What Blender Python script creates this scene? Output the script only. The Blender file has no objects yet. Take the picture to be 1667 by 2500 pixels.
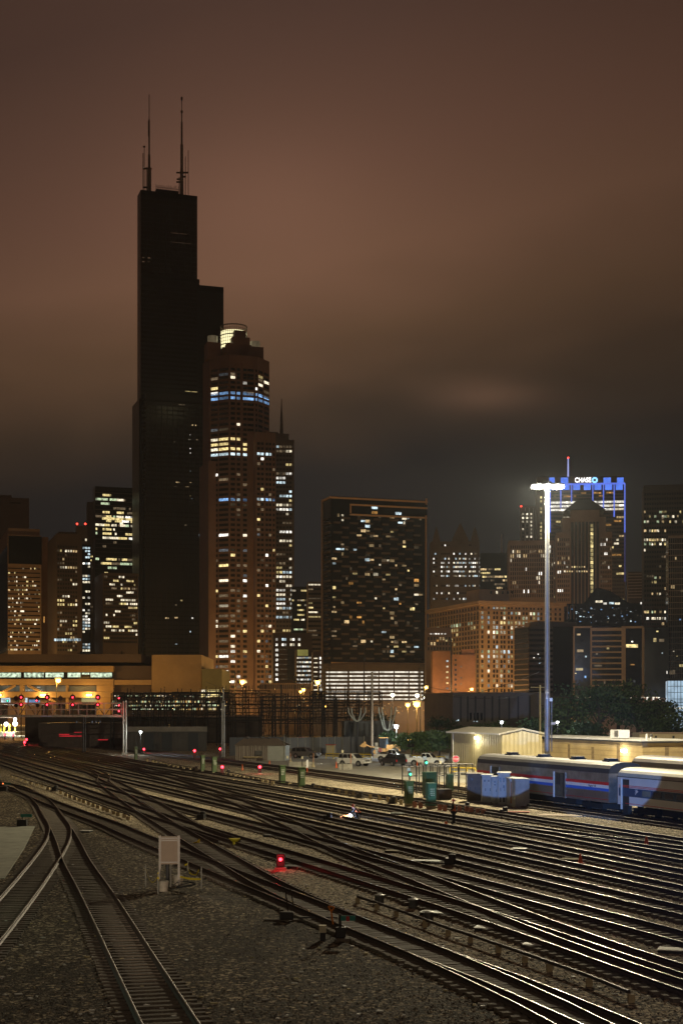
MASTW = 28000; HEADW = 330000; HAZE = 0.00008
import bpy, bmesh, math, random
from mathutils import Vector, Matrix, Euler
random.seed(7)
R = math.radians
scn = bpy.context.scene
COL = scn.collection
# photograph geometry: focal length in photo pixels, principal column, horizon row, camera height
F = 3472.2; CX = 833.5; HY = 1735.0; H = 8.3

def G(x, y, z=0.0):
    Y = F * (H - z) / (y - HY)
    return Vector(((x - CX) / F * Y, Y, z))
def W(x, y, Y):
    return Vector(((x - CX) / F * Y, Y, H - (y - HY) / F * Y))

# ------------------------------------------------------------------ materials
MATS = {}
def nn(nt, t, **kw):
    n = nt.nodes.new(t)
    for k, v in kw.items():
        setattr(n, k, v)
    return n
def mth(nt, op, a, b=None, c=None):
    n = nt.nodes.new('ShaderNodeMath'); n.operation = op
    for i, q in enumerate((a, b, c)):
        if q is None: continue
        if isinstance(q, (int, float)): n.inputs[i].default_value = q
        else: nt.links.new(q, n.inputs[i])
    return n.outputs[0]
def ramp(nt, fac, stops):
    r = nt.nodes.new('ShaderNodeValToRGB'); e = r.color_ramp.elements
    while len(e) > 1: e.remove(e[-1])
    e[0].position = stops[0][0]; e[0].color = (*stops[0][1], 1)
    for p, c in stops[1:]:
        q = e.new(p); q.color = (*c, 1)
    nt.links.new(fac, r.inputs[0])
    return r.outputs[0]
def mat(name, col, rough=0.6, metal=0.0, var=0.25, scale=3.0, bump=0.0, bscale=None, spec=0.5, wave=None, coat=0.0):
    """painted / mineral / metal surface: base colour broken up by noise, optional bump, optional corrugation"""
    if name in MATS: return MATS[name]
    m = bpy.data.materials.new(name); m.use_nodes = True; nt = m.node_tree
    b = nt.nodes['Principled BSDF']
    b.inputs['Roughness'].default_value = rough; b.inputs['Metallic'].default_value = metal
    b.inputs['Specular IOR Level'].default_value = spec
    b.inputs['Coat Weight'].default_value = coat
    tc = nn(nt, 'ShaderNodeTexCoord')
    no = nn(nt, 'ShaderNodeTexNoise'); no.inputs['Scale'].default_value = scale; no.inputs['Detail'].default_value = 6
    no.inputs['Roughness'].default_value = 0.65
    nt.links.new(tc.outputs['Object'], no.inputs['Vector'])
    lo = tuple(max(0, c * (1 - var)) for c in col); hi = tuple(min(1, c * (1 + var)) for c in col)
    nt.links.new(ramp(nt, no.outputs['Fac'], [(0.3, lo), (0.7, hi)]), b.inputs['Base Color'])
    nt.links.new(mth(nt, 'MULTIPLY_ADD', no.outputs['Fac'], 0.25, max(0.02, rough - 0.12)), b.inputs['Roughness'])
    hgt = None
    if bump:
        n2 = nn(nt, 'ShaderNodeTexNoise'); n2.inputs['Scale'].default_value = bscale or scale * 6; n2.inputs['Detail'].default_value = 5
        nt.links.new(tc.outputs['Object'], n2.inputs['Vector']); hgt = n2.outputs['Fac']
    if wave:
        axis, wsc = wave
        wv = nn(nt, 'ShaderNodeTexWave'); wv.bands_direction = axis; wv.inputs['Scale'].default_value = wsc
        wv.inputs['Distortion'].default_value = 0
        nt.links.new(tc.outputs['Object'], wv.inputs['Vector']); hgt = wv.outputs['Fac']; bump = bump or 0.6
    if hgt is not None:
        bp = nn(nt, 'ShaderNodeBump'); bp.inputs['Strength'].default_value = bump; bp.inputs['Distance'].default_value = 0.05
        nt.links.new(hgt, bp.inputs['Height']); nt.links.new(bp.outputs[0], b.inputs['Normal'])
    MATS[name] = m; return m
def glow(name, col, strength, var=0.0, scale=0.9, sample=False, objrand=0.0):
    """something that gives off light"""
    if name in MATS: return MATS[name]
    m = bpy.data.materials.new(name); m.use_nodes = True; nt = m.node_tree
    b = nt.nodes['Principled BSDF']; b.inputs['Base Color'].default_value = (0.02, 0.02, 0.02, 1)
    b.inputs['Roughness'].default_value = 0.3
    b.inputs['Emission Color'].default_value = (*col, 1)
    b.inputs['Emission Strength'].default_value = strength
    if var:
        ge = nn(nt, 'ShaderNodeNewGeometry')
        no = nn(nt, 'ShaderNodeTexNoise'); no.inputs['Scale'].default_value = scale; no.inputs['Detail'].default_value = 3
        nt.links.new(ge.outputs['Position'], no.inputs['Vector'])
        f = mth(nt, 'MULTIPLY_ADD', no.outputs['Fac'], 4.4 * var, 1 - 2.2 * var)
        f = mth(nt, 'MAXIMUM', f, 0.05)
        if objrand:
            oi = nn(nt, 'ShaderNodeObjectInfo')
            f = mth(nt, 'MULTIPLY', f, mth(nt, 'MULTIPLY_ADD', oi.outputs['Random'], 2 * objrand, 1 - objrand))
        nt.links.new(mth(nt, 'MULTIPLY', f, strength), b.inputs['Emission Strength'])
    m.cycles.emission_sampling = 'AUTO' if sample else 'NONE'
    MATS[name] = m; return m

# ------------------------------------------------------------------ mesh builder
class MB:
    def __init__(s): s.v = []; s.f = []; s.m = []
    def add(s, vs, fs, mi=0):
        o = len(s.v); s.v += [tuple(v) for v in vs]
        for f in fs: s.f.append([o + i for i in f]); s.m.append(mi)
        return s
    def box(s, c, d, rz=0.0, mi=0):
        hx, hy, hz = d[0] / 2, d[1] / 2, d[2] / 2; ca, sa = math.cos(rz), math.sin(rz)
        vs = []
        for z in (-hz, hz):
            for x, y in ((-hx, -hy), (hx, -hy), (hx, hy), (-hx, hy)):
                vs.append((c[0] + x * ca - y * sa, c[1] + x * sa + y * ca, c[2] + z))
        return s.add(vs, [(3, 2, 1, 0), (4, 5, 6, 7), (0, 1, 5, 4), (1, 2, 6, 5), (2, 3, 7, 6), (3, 0, 4, 7)], mi)
    def bb(s, x0, x1, y0, y1, z0, z1, mi=0):
        return s.box(((x0 + x1) / 2, (y0 + y1) / 2, (z0 + z1) / 2), (x1 - x0, y1 - y0, z1 - z0), 0, mi)
    def tube(s, p0, p1, r0, r1=None, n=8, mi=0, caps=True):
        p0 = Vector(p0); p1 = Vector(p1); r1 = r0 if r1 is None else r1
        d = (p1 - p0)
        if d.length < 1e-6: return s
        d.normalize(); a = d.orthogonal().normalized(); b = d.cross(a)
        if n == 4: a, b = (a + b).normalized(), (b - a).normalized()
        vs = []
        for p, r in ((p0, r0), (p1, r1)):
            for i in range(n):
                t = 2 * math.pi * i / n
                vs.append(p + a * (r * math.cos(t)) + b * (r * math.sin(t)))
        fs = [(i, (i + 1) % n, n + (i + 1) % n, n + i) for i in range(n)]
        s.add(vs, fs, mi)
        if caps:
            s.add(vs[:n], [tuple(range(n - 1, -1, -1))], mi); s.add(vs[n:], [tuple(range(n))], mi)
        return s
    def path(s, pts, r, n=6, mi=0):
        for a, b in zip(pts[:-1], pts[1:]): s.tube(a, b, r, r, n, mi)
        return s
    def prism(s, pts, vec, mi=0, mi_side=None):
        n = len(pts); vec = Vector(vec); p = [Vector(q) for q in pts]
        s.add(p + [q + vec for q in p], [tuple(range(n - 1, -1, -1)), tuple(range(n, 2 * n))], mi)
        s.add(p + [q + vec for q in p], [(i, (i + 1) % n, n + (i + 1) % n, n + i) for i in range(n)], mi if mi_side is None else mi_side)
        return s
    def lathe(s, prof, n=16, o=(0, 0, 0), mi=0):
        vs = []; fs = []
        for r, z in prof:
            for i in range(n):
                t = 2 * math.pi * i / n; vs.append((o[0] + r * math.cos(t), o[1] + r * math.sin(t), o[2] + z))
        k = len(prof)
        for j in range(k - 1):
            for i in range(n):
                fs.append((j * n + i, j * n + (i + 1) % n, (j + 1) * n + (i + 1) % n, (j + 1) * n + i))
        s.add(vs, fs, mi)
        s.add(vs[:n], [tuple(range(n - 1, -1, -1))], mi); s.add(vs[-n:], [tuple(range(n))], mi)
        return s
    def ball(s, c, r, n=10, mi=0, sz=1.0):
        prof = [(max(1e-3, r * math.sin(math.pi * j / (n // 2))), -r * sz * math.cos(math.pi * j / (n // 2))) for j in range(n // 2 + 1)]
        return s.lathe(prof, n, c, mi)
    def disc(s, c, r, nrm, t=0.02, n=16, mi=0):
        c = Vector(c); nrm = Vector(nrm).normalized()
        return s.tube(c - nrm * t / 2, c + nrm * t / 2, r, r, n, mi)
    def build(s, name, mats, parent=None, smooth=False, loc=None, rz=0.0, bevel=0.0):
        me = bpy.data.meshes.new(name); me.from_pydata(s.v, [], s.f)
        mats = mats if isinstance(mats, (list, tuple)) else [mats]
        for m in mats: me.materials.append(m)
        if len(mats) > 1: me.polygons.foreach_set('material_index', s.m)
        if smooth: me.polygons.foreach_set('use_smooth', [True] * len(me.polygons))
        me.update()
        o = bpy.data.objects.new(name, me); COL.objects.link(o)
        if parent: o.parent = parent
        if loc is not None: o.location = loc
        if rz: o.rotation_euler = (0, 0, rz)
        if bevel:
            bv = o.modifiers.new('bevel', 'BEVEL'); bv.width = bevel; bv.segments = 2; bv.limit_method = 'ANGLE'
        return o
def tag(o, label=None, cat=None, group=None, kind=None):
    if label: o['label'] = label
    if cat: o['category'] = cat
    if group: o['group'] = group
    if kind: o['kind'] = kind
    return o
def thing(name, label, cat, loc=(0, 0, 0), rz=0.0, group=None):
    o = bpy.data.objects.new(name, None); COL.objects.link(o)
    o.empty_display_size = 0.3
    o.location = loc; o.rotation_euler = (0, 0, rz)
    return tag(o, label, cat, group)
def dup(root, loc, rz, label, group=None):
    r = root.copy(); COL.objects.link(r); r.location = loc; r.rotation_euler = (0, 0, rz)
    r['label'] = label
    if group: r['group'] = group
    for ch in root.children:
        c = ch.copy(); COL.objects.link(c); c.parent = r
        for g in ch.children:
            d = g.copy(); COL.objects.link(d); d.parent = c
    return r
def copy_as(o, parent, loc, rz=0.0):
    c = o.copy(); COL.objects.link(c); c.parent = parent; c.location = loc; c.rotation_euler = (0, 0, rz); return c
def text_mesh(name, body, size, m, parent, loc, rot, ext=0.01, align='LEFT', sx=1.0, bold=0.0):
    cu = bpy.data.curves.new('lettering_curve', 'FONT'); cu.body = body; cu.size = size; cu.extrude = ext; cu.align_x = align; cu.offset = bold
    tmp = bpy.data.objects.new('lettering_tmp', cu); COL.objects.link(tmp)
    dg = bpy.context.evaluated_depsgraph_get(); me = bpy.data.meshes.new_from_object(tmp.evaluated_get(dg))
    bpy.data.objects.remove(tmp); bpy.data.curves.remove(cu)
    me.materials.clear(); me.materials.append(m)
    o = bpy.data.objects.new(name, me); COL.objects.link(o); o.parent = parent; o.location = loc; o.rotation_euler = rot; o.scale = (sx, 1, 1)
    return o
def lamp(p, watts, col=(1, 0.9, 0.75), r=0.15, name='lamp_light'):
    l = bpy.data.lights.new(name, 'POINT'); l.energy = watts; l.color = col; l.shadow_soft_size = r
    o = bpy.data.objects.new(name, l); COL.objects.link(o); o.location = p; return o
def spot(p, target, watts, col, size_deg, blend=0.15, r=0.1):
    l = bpy.data.lights.new('unseen_beam', 'SPOT'); l.energy = watts; l.color = col; l.spot_size = R(size_deg); l.spot_blend = blend; l.shadow_soft_size = r
    o = bpy.data.objects.new('unseen_beam', l); COL.objects.link(o); o.location = p
    o.rotation_euler = (Vector(target) - Vector(p)).to_track_quat('-Z', 'Y').to_euler(); return o

# ------------------------------------------------------------------ camera + render
cam = bpy.data.cameras.new('camera'); camo = bpy.data.objects.new('camera', cam); COL.objects.link(camo)
cam.sensor_fit = 'VERTICAL'; cam.sensor_height = 36.0; cam.sensor_width = 24.0; cam.lens = 50.0
cam.shift_y = (HY - 1250.0) / 2500.0; cam.clip_start = 0.5; cam.clip_end = 6000
camo.location = (0, 0, H); camo.rotation_euler = (R(90), 0, 0)
scn.camera = camo
scn.view_settings.view_transform = 'Standard'; scn.view_settings.look = 'None'; scn.view_settings.exposure = 0.0; scn.view_settings.gamma = 1.0
scn.cycles.use_denoising = True
try: scn.cycles.denoiser = 'OPENIMAGEDENOISE'
except Exception: pass
scn.cycles.max_bounces = 5; scn.cycles.diffuse_bounces = 2; scn.cycles.glossy_bounces = 3; scn.cycles.transmission_bounces = 3
scn.cycles.volume_bounces = 0; scn.cycles.sample_clamp_indirect = 3.0; scn.cycles.use_light_tree = True
scn.cycles.caustics_reflective = False; scn.cycles.caustics_refractive = False

# ------------------------------------------------------------------ night sky, cloud deck lit from below by the city
wd = bpy.data.worlds.new('World'); scn.world = wd; wd.use_nodes = True
nt = wd.node_tree; bg = nt.nodes['Background']
tc = nn(nt, 'ShaderNodeTexCoord'); sep = nn(nt, 'ShaderNodeSeparateXYZ'); nt.links.new(tc.outputs['Generated'], sep.inputs[0])
X_, Y_, Z_ = sep.outputs
ay = mth(nt, 'MAXIMUM', mth(nt, 'ABSOLUTE', Y_), 0.05)
az = mth(nt, 'DIVIDE', X_, ay)
mp = nn(nt, 'ShaderNodeMapping'); mp.inputs['Scale'].default_value = (1.1, 1.1, 2.6); mp.inputs['Location'].default_value = (3.1, 0.4, 1.7)
nt.links.new(tc.outputs['Generated'], mp.inputs['Vector'])
cl = nn(nt, 'ShaderNodeTexNoise'); cl.inputs['Scale'].default_value = 2.6; cl.inputs['Detail'].default_value = 4; cl.inputs['Roughness'].default_value = 0.5; cl.inputs['Distortion'].default_value = 0.5
nt.links.new(mp.outputs[0], cl.inputs['Vector'])
azc = mth(nt, 'MINIMUM', mth(nt, 'MAXIMUM', az, -0.6), 0.6)
z2 = mth(nt, 'ADD', Z_, mth(nt, 'MULTIPLY', azc, -0.10))
z2 = mth(nt, 'ADD', z2, mth(nt, 'MULTIPLY_ADD', cl.outputs['Fac'], 0.10, -0.05))
sky = ramp(nt, z2, [(0.0, (.0125, .0115, .012)), (.115, (.0135, .0125, .013)), (.16, (.0185, .0155, .0145)), (.205, (.050, .031, .0195)),
                    (.26, (.112, .0595, .0325)), (.315, (.155, .0775, .0455)), (.36, (.130, .0635, .0405)), (.45, (.073, .0380, .0272)), (1.0, (.045, .025, .017))])
hf = mth(nt, 'EXPONENT', mth(nt, 'MULTIPLY', mth(nt, 'POWER', mth(nt, 'DIVIDE', mth(nt, 'SUBTRACT', azc, -0.045), 0.22), 2.0), -1.0))
hf = mth(nt, 'MULTIPLY_ADD', hf, 0.46, 0.58)
cn = mth(nt, 'MULTIPLY_ADD', cl.outputs['Fac'], 0.5, 0.75)
hf = mth(nt, 'MULTIPLY', hf, cn)
te = mth(nt, 'DIVIDE', Z_, mth(nt, 'MAXIMUM', Y_, 0.02))
def blob(a0, sa, e0, se):
    g = mth(nt, 'ADD', mth(nt, 'POWER', mth(nt, 'DIVIDE', mth(nt, 'SUBTRACT', az, a0), sa), 2.0), mth(nt, 'POWER', mth(nt, 'DIVIDE', mth(nt, 'SUBTRACT', te, e0), se), 2.0))
    return mth(nt, 'EXPONENT', mth(nt, 'MULTIPLY', g, -1.0))
b1 = mth(nt, 'MULTIPLY', mth(nt, 'MULTIPLY', blob(.098, .040, .222, .0115), mth(nt, 'MULTIPLY_ADD', cl.outputs['Fac'], 1.6, 0.2)), 0.062)
b2 = mth(nt, 'MULTIPLY', blob(-.055, .085, .36, .05), 0.036)
b1 = mth(nt, 'ADD', b1, b2)
mx = nn(nt, 'ShaderNodeVectorMath'); mx.operation = 'SCALE'; nt.links.new(sky, mx.inputs[0]); nt.links.new(hf, mx.inputs['Scale'])
cb = nn(nt, 'ShaderNodeCombineXYZ')
nt.links.new(b1, cb.inputs[0]); nt.links.new(mth(nt, 'MULTIPLY', b1, 0.5), cb.inputs[1]); nt.links.new(mth(nt, 'MULTIPLY', b1, 0.3), cb.inputs[2])
ad = nn(nt, 'ShaderNodeVectorMath'); ad.operation = 'ADD'; nt.links.new(mx.outputs[0], ad.inputs[0]); nt.links.new(cb.outputs[0], ad.inputs[1])
nt.links.new(ad.outputs[0], bg.inputs['Color']); bg.inputs['Strength'].default_value = 1.0

# ------------------------------------------------------------------ ground
def ballast_material():
    m = bpy.data.materials.new('ballast'); m.use_nodes = True; nt = m.node_tree; b = nt.nodes['Principled BSDF']
    tc = nn(nt, 'ShaderNodeTexCoord')
    big = nn(nt, 'ShaderNodeTexNoise'); big.inputs['Scale'].default_value = 0.16; big.inputs['Detail'].default_value = 6; big.inputs['Roughness'].default_value = 0.6
    mid = nn(nt, 'ShaderNodeTexNoise'); mid.inputs['Scale'].default_value = 1.3; mid.inputs['Detail'].default_value = 6; mid.inputs['Roughness'].default_value = 0.7
    vo = nn(nt, 'ShaderNodeTexVoronoi'); vo.inputs['Scale'].default_value = 11.0
    v2 = nn(nt, 'ShaderNodeTexVoronoi'); v2.inputs['Scale'].default_value = 27.0
    for q in (big, mid, vo, v2): nt.links.new(tc.outputs['Object'], q.inputs['Vector'])
    sp = nn(nt, 'ShaderNodeSeparateColor'); nt.links.new(vo.outputs['Color'], sp.inputs[0])
    s2 = nn(nt, 'ShaderNodeSeparateColor'); nt.links.new(v2.outputs['Color'], s2.inputs[0])
    st = mth(nt, 'MULTIPLY_ADD', mth(nt, 'POWER', sp.outputs[0], 4.0), 1.25, mth(nt, 'MULTIPLY', s2.outputs[0], 0.3))
    v3 = nn(nt, 'ShaderNodeTexVoronoi'); v3.inputs['Scale'].default_value = 8.5; nt.links.new(tc.outputs['Object'], v3.inputs['Vector']); s3 = nn(nt, 'ShaderNodeSeparateColor'); nt.links.new(v3.outputs['Color'], s3.inputs[0])
    st = mth(nt, 'MULTIPLY_ADD', mth(nt, 'POWER', s3.outputs[2], 9.0), 1.3, mth(nt, 'MULTIPLY', st, 0.8))  # sparse bright cells painted as stones catching the light
    st = mth(nt, 'MULTIPLY', st, mth(nt, 'MULTIPLY_ADD', mid.outputs['Fac'], 1.3, 0.25))
    st = mth(nt, 'MULTIPLY', st, mth(nt, 'MULTIPLY_ADD', big.outputs['Fac'], 1.7, 0.05))
    # darker, browner gravel on the near side of the first track
    sx = nn(nt, 'ShaderNodeSeparateXYZ'); nt.links.new(tc.outputs['Object'], sx.inputs[0])
    sd = mth(nt, 'ADD', mth(nt, 'MULTIPLY', sx.outputs[0], .9455), mth(nt, 'MULTIPLY', sx.outputs[1], .3256))
    sd = mth(nt, 'ADD', sd, mth(nt, 'MULTIPLY', mid.outputs['Fac'], 1.5))
    ff = mth(nt, 'MINIMUM', mth(nt, 'MAXIMUM', mth(nt, 'DIVIDE', mth(nt, 'SUBTRACT', sd, 17.2), 2.5), 0.0), 1.0)
    st = mth(nt, 'MULTIPLY', st, mth(nt, 'MULTIPLY_ADD', ff, 1.0, 0.56))
    c = ramp(nt, st, [(0.0, (.020, .0145, .0095)), (.14, (.062, .047, .031)), (.36, (.20, .165, .112)), (.75, (.66, .56, .38))])
    nt.links.new(c, b.inputs['Base Color']); b.inputs['Roughness'].default_value = 0.85; b.inputs['Specular IOR Level'].default_value = 0.12
    hh = mth(nt, 'ADD', mth(nt, 'MULTIPLY', vo.outputs['Distance'], -1.0), mth(nt, 'MULTIPLY', sp.outputs[1], 0.8))
    hh = mth(nt, 'ADD', hh, mth(nt, 'MULTIPLY', s2.outputs[1], 0.35))
    bp = nn(nt, 'ShaderNodeBump'); bp.inputs['Strength'].default_value = 0.8; bp.inputs['Distance'].default_value = 0.05
    nt.links.new(hh, bp.inputs['Height']); nt.links.new(bp.outputs[0], b.inputs['Normal'])
    return m
BALLAST = ballast_material()
g = MB()
g.add([(-2500, -120, 0), (2500, -120, 0), (2500, 4200, 0), (-2500, 4200, 0)], [(0, 1, 2, 3)])
tag(g.build('ground', BALLAST), kind='structure')
CONCRETE = mat('concrete', (.34, .32, .26), .8, var=.3, scale=.6, bump=.3, bscale=6)
lot = [G(560, 1868), G(620, 1876), G(705, 1889), G(800, 1893), G(930, 1900), G(1075, 1909), G(1160, 1912), G(1200, 1880), (40, 262, 0), (-12, 262, 0), G(640, 1852)]
g = MB(); g.add([(p[0], p[1], .012) for p in lot], [tuple(range(len(lot)))])
tag(g.build('parking_lot', CONCRETE), kind='structure')
g = MB(); pad = [G(-60, 2150), G(12, 2146), G(60, 2072), G(86, 2019), G(24, 2019), G(-80, 2025)]
g.prism([(p[0], p[1], 0) for p in pad], (0, 0, .05))
tag(g.build('concrete_path', mat('path_concrete', (.36, .37, .30), .8, var=.3, scale=.8, bump=.2)), kind='structure')

# ------------------------------------------------------------------ railway tracks
STEEL = mat('rail_head_steel', (.48, .46, .43), .28, 1.0, var=.15, scale=.6)
RUSTY = mat('rusty_rail_steel', (.060, .040, .030), .6, .3, var=.4, scale=2.5)
TIE = mat('weathered_tie_timber', (.14, .115, .085), .85, var=.5, scale=2.0, bump=.5, bscale=9)
TH = R(19); ZT = .085      # the ties stand this far above the ballast between the tracks
def GT(x, y, zt=None): return G(x, y, (ZT if zt is None else zt) + .2)
DULL = mat('dull_brown_rail_head', (.11, .085, .065), .5, .3, var=.25, scale=.8)
def S(x, s):
    k = (x - CX) / F * math.cos(TH) + math.sin(TH); Y = s / k * (H - ZT - .2) / H
    return Vector(((x - CX) / F * Y, Y, 0))
def spline(pts, step=2.0):
    P = [Vector((p[0], p[1], 0)) for p in pts]
    P = [P[0] * 2 - P[1]] + P + [P[-1] * 2 - P[-2]]
    out = []
    for i in range(1, len(P) - 2):
        a, b, c, d = P[i - 1], P[i], P[i + 1], P[i + 2]
        n = max(2, int((c - b).length / step))
        for k in range(n):
            t = k / n
            out.append(0.5 * ((2 * b) + (c - a) * t + (2 * a - 5 * b + 4 * c - d) * t * t + (3 * b - a - 3 * c + d) * t ** 3))
    out.append(P[-2]); return out
def normals(c):
    ns = []
    for i in range(len(c)):
        d = c[min(i + 1, len(c) - 1)] - c[max(i - 1, 0)]; d.normalize(); ns.append(Vector((-d.y, d.x, 0)))
    return ns
PROF = [(-.07, 0), (-.07, .015), (-.012, .035), (-.012, .125), (-.037, .135), (-.037, .160), (-.013, .172), (.013, .172), (.037, .160), (.037, .135), (.012, .125), (.012, .035), (.07, .015), (.07, 0)]
def rail(c, ns, off, z):   # z: level of the tie top
    mb = MB(); n = len(PROF); vs = []; fs = []; ms = []
    for p, q in zip(c, ns):
        for u, h in PROF: vs.append((p.x + q.x * (off + u), p.y + q.y * (off + u), z + h))
    for i in range(len(c) - 1):
        for j in range(n - 1):
            fs.append((i * n + j, i * n + j + 1, (i + 1) * n + j + 1, (i + 1) * n + j)); ms.append(0 if j == 6 else (2 if j in (5, 7) else 1))
    mb.v = vs; mb.f = fs; mb.m = ms; return mb
tie_mb = MB().box((0, 0, -.09), (2.45, .23, .24)); tie_mb.m = tie_mb.m
TRK = [0]
def track(label, pts, gauge=1.435, ties=True, group='railway tracks of the yard', zt=None, head=None):
    k = TRK[0]; TRK[0] += 1; zt = ZT if zt is None else zt; z = zt + .02 + .0035 * k
    pts = [Vector((q[0], q[1], 0)) for q in pts]; e = (pts[-1] - pts[-2]).normalized()
    if pts[-1].y < 60 and label.find('diagonal') < 0: pts.append(pts[-1] + e * max(4.0, (pts[-1].y - 4.0) / max(.2, -e.y)))
    c = spline(pts); ns = normals(c)
    root = thing('railway_track', label, 'railway track', c[len(c) // 2], 0, group); off = -Vector(root.location)
    c0 = [p + off for p in c]
    for sd in (-1, 1):
        o = rail(c0, ns, sd * gauge / 2, z).build('rail', [head or STEEL, RUSTY, DULL], root, smooth=True)
    # ties every 0.56 m along the centre line
    spots = []; acc = 0; nxt = 0.3
    for i in range(len(c) - 1):
        seg = (c[i + 1] - c[i]); L = seg.length
        while nxt < acc + L:
            p = c[i] + seg * ((nxt - acc) / L); spots.append((p, math.atan2(ns[i].y, ns[i].x))); nxt += .56
        acc += L
    def vis(p): return p.y > 33 and abs(p.x) < p.y * .255
    spots.sort(key=lambda q: q[0].length + (0 if vis(q[0]) else 1e4))
    zt = zt - .005 + .0015 * k
    first = None
    for p, a in spots[:100]:
        loc = (p.x + off.x + random.uniform(-.04, .04), p.y + off.y, zt + random.uniform(-.012, .012)); a += random.uniform(-.02, .02)
        if first is None:
            first = MB().box((0, 0, -.09), (2.45, .23, .24)).build('tie', TIE, root, loc=loc, rz=a)
        else: copy_as(first, root, loc, a)
    mb = MB()
    for p, a in spots[100:]:
        if p.y > 330: continue
        mb.box((p.x + off.x, p.y + off.y, zt - .09), (2.45, .23, .24), a)
    if mb.v: tag(mb.build('tie', TIE, root), kind='stuff')
    return root
def offs(pts, d):
    c = [Vector((p[0], p[1], 0)) for p in pts]; ns = normals(c)
    return [p + q * d for p, q in zip(c, ns)]
g2 = 1.435 / 2
# A: the near diagonal track, traced along its lower (near) rail
A_low = [GT(0, 1913.5), GT(53.6, 1934), GT(83, 1948), GT(147, 1973.6), GT(241, 2008.4), GT(300, 2035), GT(388, 2072), GT(441, 2094.4), GT(555, 2142), GT(710, 2206), GT(860, 2268), GT(992, 2322), GT(1180, 2408), GT(1359, 2500), GT(1700, 2690)]
far = A_low[0] + (A_low[0] - A_low[1]) * 2.2 + Vector((-6, 0, 0))
A_c = offs([far] + A_low, g2)
track('long track running beside the tan metal enclosure to the bottom right corner', A_c)
C_low = [GT(640, 2176), GT(780, 2235), GT(900, 2283.5), GT(1010, 2329), GT(1180, 2394), GT(1425, 2500), GT(1800, 2670)]
track('short track leaving the turnout beyond the switch stand with the orange handle', offs(C_low, g2), ties=False)
B_low = [S(-40, 35.5), GT(187, 1868), GT(241, 1911), GT(295, 1951), GT(341, 1983), GT(432, 2040.5), GT(523, 2097), GT(608, 2148.5), GT(690, 2191), GT(800, 2243)]
track('diagonal track passing behind the tan metal enclosure towards the large red light', offs(B_low, g2))
track('curving track from the left edge down to the bottom centre left', zt=.03, head=DULL, pts=[GT(20, 1919, .03), GT(60, 1932, .03), GT(89, 1943, .03), GT(110, 1960, .03), GT(126, 1985, .03), GT(146, 2014, .03), GT(166, 2051, .03), GT(188, 2100, .03), GT(237, 2180, .03), GT(330, 2345, .03), GT(418, 2500, .03), GT(560, 2740, .03)])
track('leftmost track bending away beside the pale concrete path', zt=.03, head=DULL, pts=[GT(112, 1962, .03), GT(130, 1987, .03), GT(146.5, 2016, .03), GT(146, 2037, .03), GT(137, 2059, .03), GT(112, 2097, .03), GT(48, 2180, .03), GT(-80, 2326, .03), GT(-260, 2500, .03)])
def st(label, *cols): return track(label, [S(x, s) for x, s in cols])
st('first straight track beyond the row of short timber posts in front', (-60, 22.4), (180, 22.9), (400, 23.2), (780, 24.1), (1180, 24.4), (1667, 24.1), (2150, 24))
st('ladder track crossing diagonally from the far tracks to the right edge', (60, 39.0), (250, 38.5), (480, 35.9), (695, 30.9), (820, 28.3), (1000, 27.0), (1180, 26.0), (1420, 25.2), (1667, 25.0), (2150, 25.0))
st('second straight track from the front, running under the small pale junction box', (-20, 26.0), (180, 26.4), (400, 27.2), (780, 28.3), (1180, 28.65), (1667, 28.9), (2150, 29))
st('diagonal crossing track in the left half behind the tan enclosure', (40, 37.0), (161, 33.5), (268, 29.2), (375, 25.6), (464, 23.2), (560, 23.0))
st('straight track on which the welder crouches, third from the front', (0, 30.2), (180, 30.6), (400, 31.4), (780, 32.1), (1180, 32.5), (1667, 32.7), (2150, 33))
st('straight track right behind the welder', (20, 33.5), (180, 34.0), (400, 34.7), (780, 35.7), (1180, 36.4), (1667, 36.5), (2150, 36.5))
st('straight track in front of the standing worker', (20, 37.4), (180, 37.8), (400, 38.6), (780, 39.7), (1180, 40.3), (1667, 40.3), (2150, 40.3))
st('straight track passing in front of the two green cabinets nearest the worker', (40, 40.4), (180, 40.8), (400, 41.6), (780, 43.6), (1180, 44.6), (1667, 44.3), (2150, 44.3))
st('branching track beside the orange traffic cone at the right edge', (1000, 44.0), (1180, 44.9), (1400, 46.2), (1667, 47.3), (2150, 48))
st('far straight track alongside the row of pale short posts', (40, 43.5), (180, 44.0), (400, 45.0), (780, 47.8), (1000, 49.7), (1180, 49.9), (1667, 50.3), (2150, 50.3))
st('third crossing track among the far tracks at left', (180, 43.0), (300, 41.5), (480, 37.5), (640, 35.4), (800, 35.9))
st('track under the parked striped railway cars', (200, 53.0), (400, 55.0), (700, 57.0), (1100, 57.2), (1667, 57.6), (2300, 58))
st('track between the gravel strip and the parking lot', (250, 57.0), (420, 58.5), (700, 60.5), (1000, 61.4), (1250, 61.8), (1667, 62.0), (2300, 62))
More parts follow.
